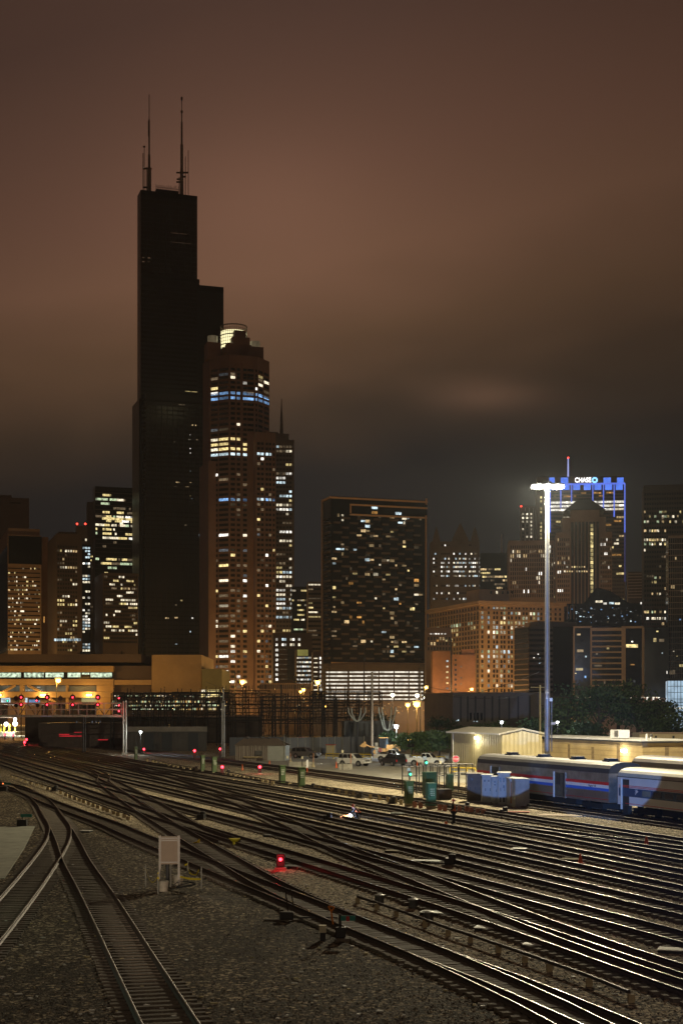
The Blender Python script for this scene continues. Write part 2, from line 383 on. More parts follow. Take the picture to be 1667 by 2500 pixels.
# ------------------------------------------------------------------ buildings
GRID = R(18.0)          # the street grid runs 18 degrees west of the view axis
LIT = {
 'warm': glow('lit_window_warm', (1, .70, .34), 0.472, .75, .8, objrand=.75),
 'yellow': glow('lit_window_yellow', (1, .78, .33), 0.643, .75, .8, objrand=.75),
 'pale': glow('lit_window_pale', (1, .87, .62), 0.815, .75, .8, objrand=.75),
 'white': glow('lit_window_white', (1, .95, .84), 1.030, .75, .8, objrand=.75),
 'cool': glow('lit_window_cool', (.72, .92, 1), 0.601, .75, .8, objrand=.75),
 'green': glow('lit_window_greenish', (.82, 1, .62), 0.472, .75, .8, objrand=.75),
 'blue': glow('lit_window_blue', (.28, .55, 1), 0.558, .75, .5, objrand=.75),
 'dim': glow('lit_window_dim', (1, .72, .42), 0.094, .75, .8, objrand=.75),
 'dimcool': glow('lit_window_dim_cool', (.8, .9, 1), 0.060, .75, .8, objrand=.75),
 'orange': glow('lit_window_orange', (1, .48, .12), 0.343, .75, .8, objrand=.75),
}
DARKGLASS = mat('dark_window_glass', (.012, .013, .015), .08, 0, var=.3, scale=.3, spec=.8)
MATTEGLASS = mat('dull_dark_window_glass', (.016, .015, .015), .35, 0, var=.3, scale=.3, spec=.5)
WMESH = {}
def wmesh(w, h, m, t=.14):
    k = (round(w, 2), round(h, 2), m.name)
    if k not in WMESH:
        mb = MB().bb(-w / 2, w / 2, -t, .04, -h / 2, h / 2)
        me = bpy.data.meshes.new('window'); me.from_pydata(mb.v, [], mb.f); me.materials.append(m); me.update(); WMESH[k] = me
    return WMESH[k]
class Bld:
    def __init__(s, name, label, x0, x1, ytop, Y, xb=None, depth=None, wall=None, rz=None, group='buildings of the night skyline', cat='building', zb=0.0, body=True, roof=None):
        if rz is None: rz = GRID if (xb is not None or not body) else -math.atan((x0 - CX) / F) + R(2.0)
        s.rz = rz
        c, sn = math.cos(s.rz), math.sin(s.rz); s.c, s.sn = c, sn
        s.X0 = (x0 - CX) / F * Y; s.Y0 = Y; tR = (x1 - CX) / F
        s.Wd = (tR * Y - s.X0) / (c - tR * sn)
        if xb is not None:
            t = (xb - CX) / F; s.D = (s.X0 - t * Y) / (sn + t * c)
        else: s.D = depth or min(40.0, s.Wd)
        s.Ht = H - (ytop - HY) / F * Y - zb; s.zb = zb
        s.root = thing(name, label, cat, (s.X0, Y, zb), s.rz, group)
        s.faces = {'f': ((0, 0), (1, 0)), 'l': ((0, s.D), (0, -1))}
        s.wins = []; s.wall = wall
        if body and wall is not None:
            MB().bb(0, s.Wd, 0, s.D, 0, s.Ht).build('wall', wall, s.root)
    def uz(s, x, y, face='f'):
        t = (x - CX) / F; (ox, oy), (dx, dy) = s.faces[face]
        # world origin and direction of the face
        wx = s.X0 + ox * s.c - oy * s.sn; wy = s.Y0 + ox * s.sn + oy * s.c
        ddx = dx * s.c - dy * s.sn; ddy = dx * s.sn + dy * s.c
        u = (t * wy - wx) / (ddx - t * ddy); yy = wy + u * ddy
        return u, H - (y - HY) / F * yy - s.zb
    def win(s, face, u, z, w, h, m, pri=0): s.wins.append((pri + random.random() * .5, face, u, z, w, h, m))
    def px(s, x0, y0, x1, y1, m, face='f', pri=5):
        a, z1 = s.uz(x0, y0, face); b, z0 = s.uz(x1, y1, face)
        s.win(face, (a + b) / 2, (z0 + z1) / 2, abs(b - a), abs(z1 - z0), m if not isinstance(m, str) else LIT[m], pri)
    def place(s, face, u, z, off=0.0):
        (ox, oy), (dx, dy) = s.faces[face]
        return (ox + dx * u + dy * off, oy + dy * u - dx * off, z), math.atan2(dy, dx)
    def slab(s, face, u0, z0, u1, z1, m, name, t=.35, label=None):
        """a slab standing t proud of a face"""
        (p, a) = s.place(face, (u0 + u1) / 2, (z0 + z1) / 2)
        o = MB().bb(-(u1 - u0) / 2, (u1 - u0) / 2, -t, .05, -(z1 - z0) / 2, (z1 - z0) / 2).build(name, m, s.root, loc=p, rz=a)
        if label: o['label'] = label
        return o
    def slabpx(s, x0, y0, x1, y1, m, name, face='f', t=.35, label=None):
        a, z1 = s.uz(x0, y0, face); b, z0 = s.uz(x1, y1, face)
        return s.slab(face, min(a, b), min(z0, z1), max(a, b), max(z0, z1), m, name, t, label)
    def box(s, u0, u1, v0, v1, z0, z1, m, name):
        return MB().bb(u0, u1, v0, v1, z0, z1).build(name, m, s.root)
    def grid(s, face, u0, u1, z0, z1, nc, nr, fw, fh, p, kinds, dark=DARKGLASS, rowmul=None, run=3, skip=None):
        cw = (u1 - u0) / nc; ch = (z1 - z0) / nr
        for r in range(nr):
            pr = p * (random.choice((.25, .5, 1, 1, 1.8, 2.6)) if rowmul is None else rowmul(r)); left = 0; m = None
            for c in range(nc):
                if skip and skip(r, c): continue
                if left > 0: left -= 1
                elif random.random() < pr / max(1, run * .55): left = random.randint(0, run - 1); m = LIT[random.choice(kinds)]
                else: m = None
                mm = m if m is not None else dark
                if mm is None: continue
                s.win(face, u0 + (c + .5) * cw, z0 + (r + .5) * ch, cw * fw, ch * fh, mm, 2 if m is not None else 0)
    def gridpx(s, x0, y0, x1, y1, nc, nr, fw, fh, p, kinds, face='f', **kw):
        a, zt = s.uz(x0, y0, face); b, zt2 = s.uz(x1, y0, face); _, zb = s.uz((x0 + x1) / 2, y1, face); _, ztm = s.uz((x0 + x1) / 2, y0, face)
        s.grid(face, min(a, b), max(a, b), zb, ztm, nc, nr, fw, fh, p, kinds, **kw)
    def finish(s):
        s.wins.sort(key=lambda q: -q[0]); rest = {}
        for i, (pri, face, u, z, w, h, m) in enumerate(s.wins):
            p, a = s.place(face, u, z)
            if i < 100:
                o = bpy.data.objects.new('window', wmesh(w, h, m)); COL.objects.link(o); o.parent = s.root; o.location = p; o.rotation_euler = (0, 0, a)
            else: rest.setdefault(m.name, []).append((p, a, w, h))
        if rest:
            mb = MB(); ms = [MATS[n] for n in rest]
            for k, n in enumerate(rest):
                for p, a, w, h in rest[n]:
                    mb.box((p[0] + .05 * math.sin(a), p[1] - .05 * math.cos(a), p[2]), (w, .18, h), a, k)
            tag(mb.build('window', ms, s.root), kind='stuff')
        return s

TANB = mat('tan_precast_concrete', (.36, .25, .17), .8, var=.2, scale=.08)
BROWNB = mat('brown_granite_wall', (.30, .21, .155), .7, var=.2, scale=.08)
DKBROWN = mat('dark_brown_wall', (.105, .076, .060), .6, var=.25, scale=.08)
BLACKAL = mat('black_anodised_aluminium', (.028, .026, .025), .38, .3, var=.25, scale=.05)
GREYB = mat('grey_stone_wall', (.17, .14, .125), .75, var=.2, scale=.08)
PINKB = mat('pink_granite_wall', (.30, .19, .145), .6, var=.18, scale=.06)
DKGLS = mat('dark_curtain_wall_glass', (.020, .021, .024), .12, .2, var=.3, scale=.04)
HAZED = mat('haze_toned_far_wall', (.15, .115, .10), .8, var=.15, scale=.05)  # HAZED: haze put into the wall colour, toned near the sky
WHITEM = mat('white_painted_metal', (.75, .74, .70), .45, var=.12, scale=2)
BLACKM = mat('black_painted_metal', (.025, .025, .025), .5, var=.3, scale=3)
RED_BEACON = glow('red_beacon_light', (1, .05, .03), 5)
def beacon(b, x, y, Y, r=.9):
    p = W(x, y, Y); lx = p.x - b.X0; ly = p.y - b.Y0
    MB().ball((0, 0, 0), r, 8).build('beacon', RED_BEACON, b.root, loc=(lx * b.c + ly * b.sn, -lx * b.sn + ly * b.c, p.z - b.zb))

# faint slab at the far left
b = Bld('office_tower', 'faint dark slab tower at far left with no lit windows', -40, 72, 1212, 1500, wall=HAZED, depth=40)
b.box(b.Wd * .3, b.Wd * .62, 4, 20, b.Ht, b.Ht + 3, HAZED, 'plant_room'); b.slabpx(26, 1226, 52, 1230, BLACKAL, 'louvre')
# striped office at the left edge
b = Bld('office_tower', 'pale banded office tower at the left edge with a dark glass top corner', 20, 102, 1305, 850, xb=-25, wall=TANB)
zz = [b.uz(60, y)[1] for y in (1377, 1305)]
b.slab('f', .3, zz[0], b.Wd + .1, zz[1] - 1.0, DKGLS, 'glass_corner', .2)
b.gridpx(24, 1310, 100, 1376, 9, 7, .8, .42, .28, ('yellow', 'pale', 'cool'), dark=None)
for r in range(20):
    y0 = 1386 + r * 10.4
    b.slabpx(20.5, y0, 99, y0 + 4.6, DKGLS, 'window_band', t=.12); b.slabpx(-24, y0 + .8, 19.6, y0 + 5.2, DKGLS, 'window_band', 'l', t=.12)
    for c in range(16):
        if random.random() < (.9 if r == 12 else .26):
            x = 21 + c * 4.9; b.px(x, y0 + .4, x + random.choice((2.4, 4.4)), y0 + 4.2, random.choice(('yellow', 'warm', 'pale', 'dim')))
b.box(.6, b.Wd - .6, 3, b.D - 3, b.Ht, b.Ht + 4.3, TANB, 'plant_room'); b.finish()
# brown sliver
b = Bld('office_tower', 'narrow blank brown tower between the banded office and the dark tower', 104, 119, 1311, 900, wall=BROWNB, depth=20)
b.px(107, 1505, 110, 1520, 'orange'); b.finish()
# dark tower
b = Bld('office_tower', 'dark tower with scattered warm windows beside the narrow brown one', 139, 201, 1302, 800, xb=117, wall=DKBROWN)
b.gridpx(140, 1330, 190, 1592, 8, 26, .62, .52, .36, ('warm', 'yellow', 'pale', 'dim'), dark=MATTEGLASS)
for x in range(133, 199, 6): b.px(x, 1559, x + 5, 1565, 'cool')
b.box(b.Wd * .1, b.Wd * .85, 3, b.D * .8, b.Ht, b.Ht + 1.4, DKBROWN, 'parapet'); b.finish()
# beacons tower
b = Bld('office_tower', 'grey tower top carrying two red beacons', 187, 214, 1283, 1200, wall=GREYB, depth=22)
b.gridpx(188, 1312, 213, 1590, 5, 24, .8, .5, .3, ('pale', 'white', 'dim'), dark=MATTEGLASS); beacon(b, 189, 1279, 1202); beacon(b, 209, 1279, 1205); b.finish()
b = Bld('office_tower', 'slim glass tower lit bluish white down its whole edge', 201, 222, 1330, 1050, wall=DKGLS, depth=20)
b.gridpx(202, 1334, 221, 1592, 3, 34, .8, .6, .8, ('white', 'cool', 'pale', 'cool'), dark=None); b.finish()
b = Bld('office_tower', 'slim dark tower standing behind the glass tower with bright floors', 214, 232, 1225, 1350, wall=DKBROWN, depth=24)
b.gridpx(215, 1250, 230, 1590, 3, 36, .7, .4, .16, ('yellow', 'dim'), dark=None); b.finish()
# tall glass tower with bright floors
b = Bld('office_tower', 'tall glass tower with many bright office floors left of the black skyscraper', 233, 348, 1187, 1280, xb=227, wall=DKGLS)
for r in range(20):
    b.slabpx(233.5, 1203 + r * 10.3, 347, 1206 + r * 10.3, DKBROWN, 'spandrel', t=.1)
b.gridpx(234, 1205, 345, 1392, 26, 18, .92, .52, .62, ('yellow', 'yellow', 'pale', 'white', 'dim', 'dim', 'green'), dark=None, run=5)
b.gridpx(250, 1262, 344, 1283, 22, 2, .95, .6, 3, ('yellow', 'pale'), dark=None, run=8)
b.gridpx(234, 1395, 345, 1575, 26, 17, .9, .5, .16, ('yellow', 'dim', 'cool'), dark=None)
b.slabpx(233.5, 1188, 347, 1202, BLACKAL, 'louvre', t=.2); b.finish()
b = Bld('office_tower', 'brown block with broken rows of lit windows below the bright glass tower', 252, 338, 1398, 1000, xb=232, wall=DKBROWN)
b.gridpx(254, 1404, 336, 1572, 18, 18, .8, .5, .34, ('warm', 'pale', 'pale', 'dim', 'yellow'), dark=MATTEGLASS, run=4); b.finish()

# ---- the black stepped skyscraper
b = Bld('skyscraper', 'black stepped skyscraper with two antenna masts, tallest of the skyline', 344, 482, 463, 1190, xb=336, wall=BLACKAL, body=False)
Z = lambda x, y: b.uz(x, y)[1]
u2 = b.uz(547, 700)[0]; u1 = b.uz(491, 676)[0]; zt = b.Ht; z66 = Z(491, 677); z90 = Z(547, 700); z50 = Z(400, 970)
b.box(0, b.Wd, 0, b.D, 0, zt, BLACKAL, 'tower_tube'); b.box(b.Wd - 6, u1, 6, b.D + 20, 0, z66, BLACKAL, 'tower_tube')
b.box(b.Wd - 20, u2, 1.5, b.D + 22, 0, z90, BLACKAL, 'tower_tube'); b.box(2.2, u2 + .8, -9, b.D + 22, 0, z50, BLACKAL, 'tower_tube'); b.box(-1.0, 20, 2, b.D + 20, 0, z50 - 2, BLACKAL, 'tower_tube')
b.faces['g'] = ((2.2, -9), (1, 0))
LOUV = mat('black_louvre', (.012, .012, .012), .7, 0, var=.2, scale=.1); SPAN = mat('bronze_glass_band', (.033, .029, .025), .22, .3, var=.3, scale=.04)
for (y0, y1, x0, x1, fc) in ((465, 490, 344.5, 482, 'f'), (700, 716, 483, 546, 'f'), (672, 690, 344.5, 480, 'f'), (972, 992, 349, 556, 'g'), (1225, 1236, 349, 556, 'g')):
    b.slabpx(x0, y0, x1, y1, LOUV, 'louvre_band', fc, t=.3)
k = 0
for y in range(494, 968, 11):
    if 668 < y < 694: continue
    b.slabpx(345, y, 481, y + 5.6, SPAN, 'window_band', 'f', t=.16)
    if y > 718: b.slabpx(484, y, 546, y + 5.6, SPAN, 'window_band', 'f', t=.16)
for y in range(996, 1600, 11):
    if 1220 < y < 1240: continue
    b.slabpx(350, y, 545, y + 5.6, SPAN, 'window_band', 'g', t=.16)
for u in [i * b.Wd / 9 for i in range(1, 9)]: b.slab('f', u - .35, z66, u + .35, zt - 10, BLACKAL, 'pilaster', t=.4)
for i in range(1, 15):
    u = i * (u2 - 1.4) / 15; b.slab('g', u - .35, 30, u + .35, z50 - 9, BLACKAL, 'pilaster', t=.4)
FAINT = glow('faint_lit_window', (1, .55, .32), .075, .5, .3)
for x0, x1, y in ((348, 385, 566), (416, 456, 570), (348, 410, 589), (416, 470, 593)): b.px(x0, y - 2.5, x1, y + 2.5, FAINT)
b.px(348, 628, 353, 640, FAINT); b.px(361, 628, 367, 640, FAINT)
for x0, x1, y, m in ((452, 482, 956, 'yellow'), (436, 452, 988, 'dim'), (469, 472, 1038, 'warm'), (476, 479, 1038, 'warm'), (462, 465, 1062, 'white'), (461, 465, 1074, 'pale'), (479, 483, 1074, 'dim'), (462, 466, 1096, 'white'),
        (462, 466, 1106, 'white'), (425, 428, 1078, 'dim'), (428, 434, 1106, 'dimcool'), (464, 466, 1151, 'cool'), (498, 501, 1150, 'cool'), (430, 438, 1177, 'warm'), (463, 468, 1177, 'warm'), (424, 432, 1187, 'dim'), (453, 463, 1187, 'warm'),
        (489, 495, 1190, 'warm'), (500, 505, 1196, 'pale'), (462, 466, 1209, 'yellow'), (467, 470, 1219, 'cool'), (486, 490, 1306, 'cool'), (487, 489, 1310, 'cool'), (450, 456, 1282, 'dim'), (441, 446, 1466, 'yellow'), (428, 432, 1477, 'dim'),
        (491, 495, 1466, 'dim'), (404, 412, 1509, 'warm'), (427, 434, 1508, 'warm'), (468, 472, 1509, 'white'), (463, 466, 1542, 'cool'), (428, 433, 1571, 'cool'), (484, 494, 1571, 'dimcool')):
    b.px(x0, y - 1.8, x1, y + 1.8, m, 'g' if y > 972 else 'f')
for kx, (x0, x1) in enumerate(((385, 440),)):
    a = b.uz(x0, 463)[0]; c = b.uz(x1, 463)[0]; b.box(a, c, 6, b.D - 4, zt, zt + 4.5, BLACKAL, 'plant_room')
    mb = MB()
    for i in range(22): mb.tube((a + (c - a) * i / 21, 7, zt + 4.5), (a + (c - a) * i / 21, 7, zt + random.uniform(6.5, 9.5)), .16, n=4)
    mb.tube((a, 7, zt + 6.4), (c, 7, zt + 6.4), .14, n=4); mb.build('roof_railing', BLACKAL, b.root)
MAST = mat('antenna_grey_paint', (.22, .17, .13), .6, var=.2, scale=.3)
def ant(xc, y0, pieces, rods, ring):
    mb = MB(); u = b.uz(xc, 463)[0]; v = 10
    for (ya, yb, w) in pieces:
        mb.tube((u, v, Z(xc, ya) + 1), (u, v, Z(xc, yb) + 1), w * .343 / 2, w * .343 / 2 * .94, 10)
    for (x, ya, yb, w) in rods:
        ux = b.uz(x, 463)[0]; mb.tube((ux, v, Z(x, ya) + 1), (ux, v, Z(x, yb) + 1), w * .343 / 2, n=6)
    for (xa, xb_, y) in ring: mb.tube((b.uz(xa, 463)[0], v, Z(xa, y) + 1), (b.uz(xb_, 463)[0], v, Z(xb_, y) + 1), .75, n=6)
    mb.build('antenna_mast', MAST, b.root, smooth=True)
ant(370, 463, ((464, 402, 11), (402, 370, 6.5), (370, 283, 4.2), (283, 222, 2.0)), ((355, 464, 366, 2), (358, 464, 350, 1.6), (363, 464, 400, 2), (368.5, 325, 287, 3)), ((355, 376, 404), (355, 372, 450), (355, 360, 350)))
ant(450, 470, ((470, 410, 9), (410, 345, 7.5), (345, 290, 5), (290, 262, 3), (266, 262, 6), (262, 235, 1.8), (236, 228, 5)), ((459, 470, 374, 1.6), (466, 470, 359, 1.6), (444, 470, 425, 2)), ((437, 466, 414), (438, 452, 430), (452, 460, 424), (437, 446, 437)))
b.finish()

# ---- pink granite tower with a lit drum crown
b = Bld('skyscraper', 'reddish granite tower crowned by a glowing glass drum', 520, 655, 862, 1050, wall=PINKB, body=False)
a_ = 12.4; Wd = 46.4; Dp = 46.4; zt = b.Ht; zl = b.uz(580, 1056)[1]
oct_ = [(0, a_), (a_, 0), (Wd - a_, 0), (Wd, a_), (Wd, Dp - a_), (Wd - a_, Dp), (a_, Dp), (0, Dp - a_)]
MB().prism([(x, y, 0) for x, y in oct_], (0, 0, zt)).build('wall', PINKB, b.root)
b.faces['a'] = ((0, a_), (math.sqrt(.5), -math.sqrt(.5))); b.faces['m'] = ((a_, 0), (1, 0)); b.faces['c'] = ((Wd - a_, 0), (math.sqrt(.5), math.sqrt(.5)))
L1 = a_ * math.sqrt(2); L2 = Wd - 2 * a_
wr = b.uz(667, 1056)[0]
b.box(Wd * .66, wr, -7, 30, 0, zl, PINKB, 'wall'); b.box(-1.4, 6, 8, 40, 0, b.uz(505, 1120)[1], PINKB, 'wall')
b.faces['r'] = ((Wd * .66, -7), (1, 0)); Lr = wr - Wd * .66
ymid = 580
rows = [(902, 0), (914, .08), (922, .5), (934, .35), (946, .35), (958, .25), (960, 9), (972, 9), (986, 0), (998, 0), (1010, .35), (1022, .12), (1036, .15), (1048, .25), (1060, .2), (1072, 7), (1084, 7), (1096, 7), (1109, 8)]
rows += [(1121 + i * 12.35, .13 + .12 * (i % 3 == 0) + .00014 * i * i) for i in range(46)]
for y, p in rows:
    z = b.uz(ymid, y)[1]
    if z < 6: continue
    ms = ('pale', 'yellow', 'white', 'dim', 'dim', 'dimcool', 'dim')
    if p == 9: ms = ('blue',)
    if p == 8: ms = ('cool',)
    if p == 7: ms = ('yellow', 'pale', 'yellow')
    if abs(y - 1220) < 7: ms = ('blue', 'cool'); p = 8
    cells = [('a', .10, .43), ('a', .5, .95), ('m', .05, .20), ('m', .25, .38), ('m', .48, .62), ('m', .64, .86)]
    if z > zl: cells += [('m', .92, .99), ('c', .08, .42), ('c', .55, .95)]
    if z < zl - 6: cells += [('r', .08, .22), ('r', .27, .40), ('r', .5, .62), ('r', .66, .78), ('r', .84, .95)]
    for f_, c0, c1 in cells:
        if f_ == 'm' and z < zl and c0 > .6: continue
        LL = {'a': L1, 'm': L2, 'c': L1, 'r': Lr}[f_]
        if p >= 7: m = LIT[random.choice(ms)] if random.random() < (.95 if p > 7 or f_ in 'a' else .55) and not (p == 7 and f_ in 'cr') else MATTEGLASS
        else: m = LIT[random.choice(ms)] if random.random() < p else MATTEGLASS
        if m is MATTEGLASS and z > zl * 1.02: m = DARKGLASS
        lit = m not in (MATTEGLASS, DARKGLASS)
        b.win(f_, (c0 + c1) / 2 * LL, z, (c1 - c0) * LL, 1.9, m, 2 if lit else 0)
for u in (0.0, .22, .44, .88):  # piers
    b.slab('m', u * L2, 20, u * L2 + .9, zt - 6, PINKB, 'pier', .5)
for u in (.02, .44, .80): b.slab('r', u * Lr, 20, u * Lr + .8, zl - 2, PINKB, 'pier', .5)
# stepped crown and glass drum
zd0 = b.uz(580, 842)[1]; zd1 = b.uz(580, 780)[1]; dr = (615 - 551) / 2 / F * 1070; dc = (b.uz(583, 800)[0] + 1.5, 22)
CROWN = glow('lit_crown_glass', (1, .90, .50), 1.5, .25, .06)
MB().lathe([(dr, zt - 4), (dr, zd1 - 4)], 32, (dc[0], dc[1], 0)).build('crown_drum', CROWN, b.root, smooth=False)
mb = MB()
for i in range(36):
    t = 2 * math.pi * i / 36; x = dc[0] + dr * 1.015 * math.cos(t); y = dc[1] + dr * 1.015 * math.sin(t); mb.tube((x, y, zt), (x, y, zd1 + random.choice((0, .8))), .13, n=4)
for kz in range(9):
    z = zd1 - kz * 2.4
    pts = [(dc[0] + dr * 1.02 * math.cos(2 * math.pi * i / 36), dc[1] + dr * 1.02 * math.sin(2 * math.pi * i / 36), z) for i in range(37)]; mb.path(pts, .16 if kz % 3 else .42, 4)
mb.build('crown_lattice', DKBROWN, b.root)
for (x0, x1, y0) in ((576, 604, 803), (570, 612, 820), (556, 616, 838)):
    ua = b.uz(x0, 850)[0]; ub = b.uz(x1, 850)[0]; b.box(ua, ub, 2 + (y0 < 810) * 1.5, 9, zt - 2, b.uz(580, y0)[1], PINKB, 'crown_step')
for (x0, x1, y0, y1, v) in ((513, 546, 833, 862, 8), (622, 652, 834, 862, 10), (548, 560, 846, 862, 5), (610, 624, 842, 862, 5)):
    ua = b.uz(x0, 850)[0]; ub = b.uz(x1, 850)[0]; b.box(ua, ub, v, v + 12, zt - 2, b.uz(580, y0)[1], PINKB, 'crown_step')
DIMCR = glow('dim_crown_glass', (.8, .62, .35), .10, .3, .3)
for (xc, w, y0, y1) in ((529.5, 25, 814, 834), (634.5, 25, 819, 836)):
    u = b.uz(xc, 850)[0]; MB().lathe([(w / 2 * .302, b.uz(580, y1)[1] - 1), (w / 2 * .302, b.uz(580, y0)[1])], 20, (u, 14, 0)).build('corner_drum', DIMCR, b.root)
b.finish()

# ---- tower with the spire
b = Bld('skyscraper', 'grey office tower with a thin dark spire behind the reddish tower', 655, 718, 1073, 1300, wall=GREYB, depth=40)
for x0, x1, y in ((655, 680, 1052), (680, 706, 1056)): b.box(b.uz(x0, 1100)[0], b.uz(x1, 1100)[0], 5, 30, b.Ht - 2, b.uz(690, y)[1], GREYB, 'crown_step')
u = b.uz(689, 1060)[0]; mb = MB(); mb.tube((u, 14, b.Ht), (u, 14, b.uz(689, 1000)[1]), 2.0, 1.0, 6); mb.tube((u, 14, b.uz(689, 1000)[1]), (u, 14, b.uz(689, 965)[1]), .8, .2, 6); mb.build('spire', DKBROWN, b.root)
b.gridpx(666, 1085, 713, 1545, 6, 42, .74, .5, .7, ('white', 'pale', 'pale', 'yellow', 'dim', 'cool'), dark=MATTEGLASS, run=4); b.finish()
b = Bld('office_tower', 'curved dark glass block with thin lit floors, right of the reddish tower', 712, 754, 1432, 1150, wall=DKGLS, depth=30)
b.gridpx(713, 1436, 752, 1590, 9, 13, .95, .34, .7, ('pale', 'yellow', 'green', 'dim'), dark=None, run=5); b.finish()
b = Bld('office_tower', 'banded grey block squeezed against the balcony tower', 752, 792, 1420, 1000, wall=GREYB, depth=30)
for r in range(22):
    y0 = 1425 + r * 11.2; b.slabpx(752.5, y0, 791, y0 + 5, DKGLS, 'window_band', t=.12)
    if random.random() < .75: b.px(753, y0 + .6, 753 + random.uniform(8, 34), y0 + 4.4, random.choice(('pale', 'white', 'yellow', 'dim')))
b.finish()
b = Bld('office_building', 'low brown block with cold white windows right of the reddish tower', 667, 762, 1545, 930, wall=DKBROWN, depth=30)
for x in (673, 688, 694, 708, 714, 728):
    for y in (1558, 1571): b.px(x, y, x + 5, y + 6, random.choice(('white', 'pale', 'cool')))
for r in range(7):
    b.px(673, 1584 + r * 12, 679, 1590 + r * 12, 'white')
    for c in range(8): b.px(682 + c * 2.6, 1585 + r * 12, 683.2 + c * 2.6, 1586.6 + r * 12, 'dim')
b.slabpx(701, 1585, 718, 1660, MATTEGLASS, 'glass_stair', t=.15)
for y in (1640, 1651): b.px(703, y, 717, y + 7, 'green')
b.finish()
b = Bld('parking_garage', 'open deck garage strung with white ceiling lights and a yellow lit top', 724, 764, 1585, 850, wall=DKBROWN, depth=30)
b.slabpx(726, 1586, 752, 1601, glow('yellow_lit_parapet', (.9, .8, .2), .22, .3, .2), 'parapet', t=.2)
for r in range(8):
    for c in range(12):
        b.px(725.5 + c * 3.2, 1604 + r * 10.6, 727.3 + c * 3.2, 1608 + r * 10.6, random.choice(('white', 'white', 'pale', 'cool')))
b.finish()
b = Bld('office_building', 'brick block behind the street lamp, left of the balcony tower', 764, 788, 1590, 800, wall=BROWNB, depth=25)
for r in range(8): b.px(780.5, 1604 + r * 11, 786, 1610 + r * 11, 'white'); b.px(766, 1606 + r * 11, 775, 1608.5 + r * 11, 'pale')
b.finish()

# ---- balcony tower outlined in tan
OUTL = mat('tan_outline_concrete', (.80, .54, .32), .7, var=.1, scale=.2); SLABM = mat('balcony_slab_concrete', (.13, .10, .08), .8, var=.2, scale=.2)
b = Bld('apartment_tower', 'dark balcony apartment tower outlined by tan concrete frames', 808, 1042, 1211, 700, xb=787, wall=DKGLS)
for face, pts in (('f', ((808, 1210.5, 1042, 1215), (854, 1228, 1042, 1232), (853, 1252, 1041, 1256), (808, 1614, 1040, 1618))),):
    for x0, y0, x1, y1 in pts:
        ua, za = b.uz(x0, y0); ub, zb_ = b.uz(x1, y1); z = za - 0.45
        b.slab(face, ua, z - .85, ub, z, OUTL, 'frame_strip', t=.7)
for x, y0, y1 in ((1039.5, 1216, 1234), (1038.5, 1257, 1618), (855, 1229, 1254)):
    ua, za = b.uz(x - 1.6, y0); ub, zb_ = b.uz(x + 1.6, y1); b.slab('f', ua, zb_ + .3, ub, za - .3, OUTL, 'frame_strip', t=.75)
b.slab('l', -.1, 20, .9, b.Ht, OUTL, 'frame_strip', t=.6); b.slab('l', 0, b.Ht - 1.0, b.D, b.Ht - .1, OUTL, 'frame_strip', t=.65)
z0 = b.uz(900, 1612)[1]; z1 = b.uz(900, 1260)[1]; NR = 30; ch = (z1 - z0) / NR
mb = MB()
for r in range(NR):
    z = z0 + (r + .35) * ch; u = 1.0 + (r % 2) * 4.2
    while u < b.Wd - 4:
        w = random.choice((3.6, 4.4)); mb.bb(u, min(u + w, b.Wd - 1.2), -1.25, -.02, z - .5, z + .45); u += 8.4
    mb.bb(-1.2, -.02, .8 + (r % 2) * 3, 5 + (r % 2) * 4, z - .5, z + .45); mb.bb(-1.2, -.02, b.D - 9, b.D - 4.5, z - .5, z + .45)
tag(mb.build('balcony', SLABM, b.root), kind='stuff')
for r in range(NR):
    for c in range(22):
        if random.random() < .16:
            z = z0 + (r + .92) * ch; w = random.choice((1.0, 1.5, 2.4, 2.4)); b.win('f', 1.6 + c * (b.Wd - 3) / 22, z, w, random.choice((.9, 1.5)), LIT[random.choice(('warm', 'warm', 'pale', 'dim', 'yellow', 'orange', 'cool', 'dim'))], 2)
for x, y, m in ((907, 1236, 'cool'), (907, 1248, 'orange'), (965, 1250, 'cool')): b.px(x, y, x + 14, y + 7, m)
b.finish()
b = Bld('parking_garage', 'garage podium of bright white deck strips under the balcony tower', 790, 1036, 1620, 698, wall=DKBROWN, depth=20)
b.slabpx(790.5, 1621, 1035, 1634, SLABM, 'parapet', t=.2)
SEG = ((796, 848), (853, 887), (890, 923), (926, 960), (963, 996), (999, 1020), (1024, 1032))
for r in range(9):
    for x0, x1 in SEG:
        y = 1639 + r * 9.4 + (abs(x0 - 930) / 930) * 3
        b.px(x0, y, x1, y + 3.6, glow('garage_deck_light', (1, .93, .78), .85, .6, .45))
for x in (793, 850, 888, 924, 961, 997, 1022): b.slabpx(x, 1635, x + 2, 1725, SLABM, 'column', t=.35)
b.finish()

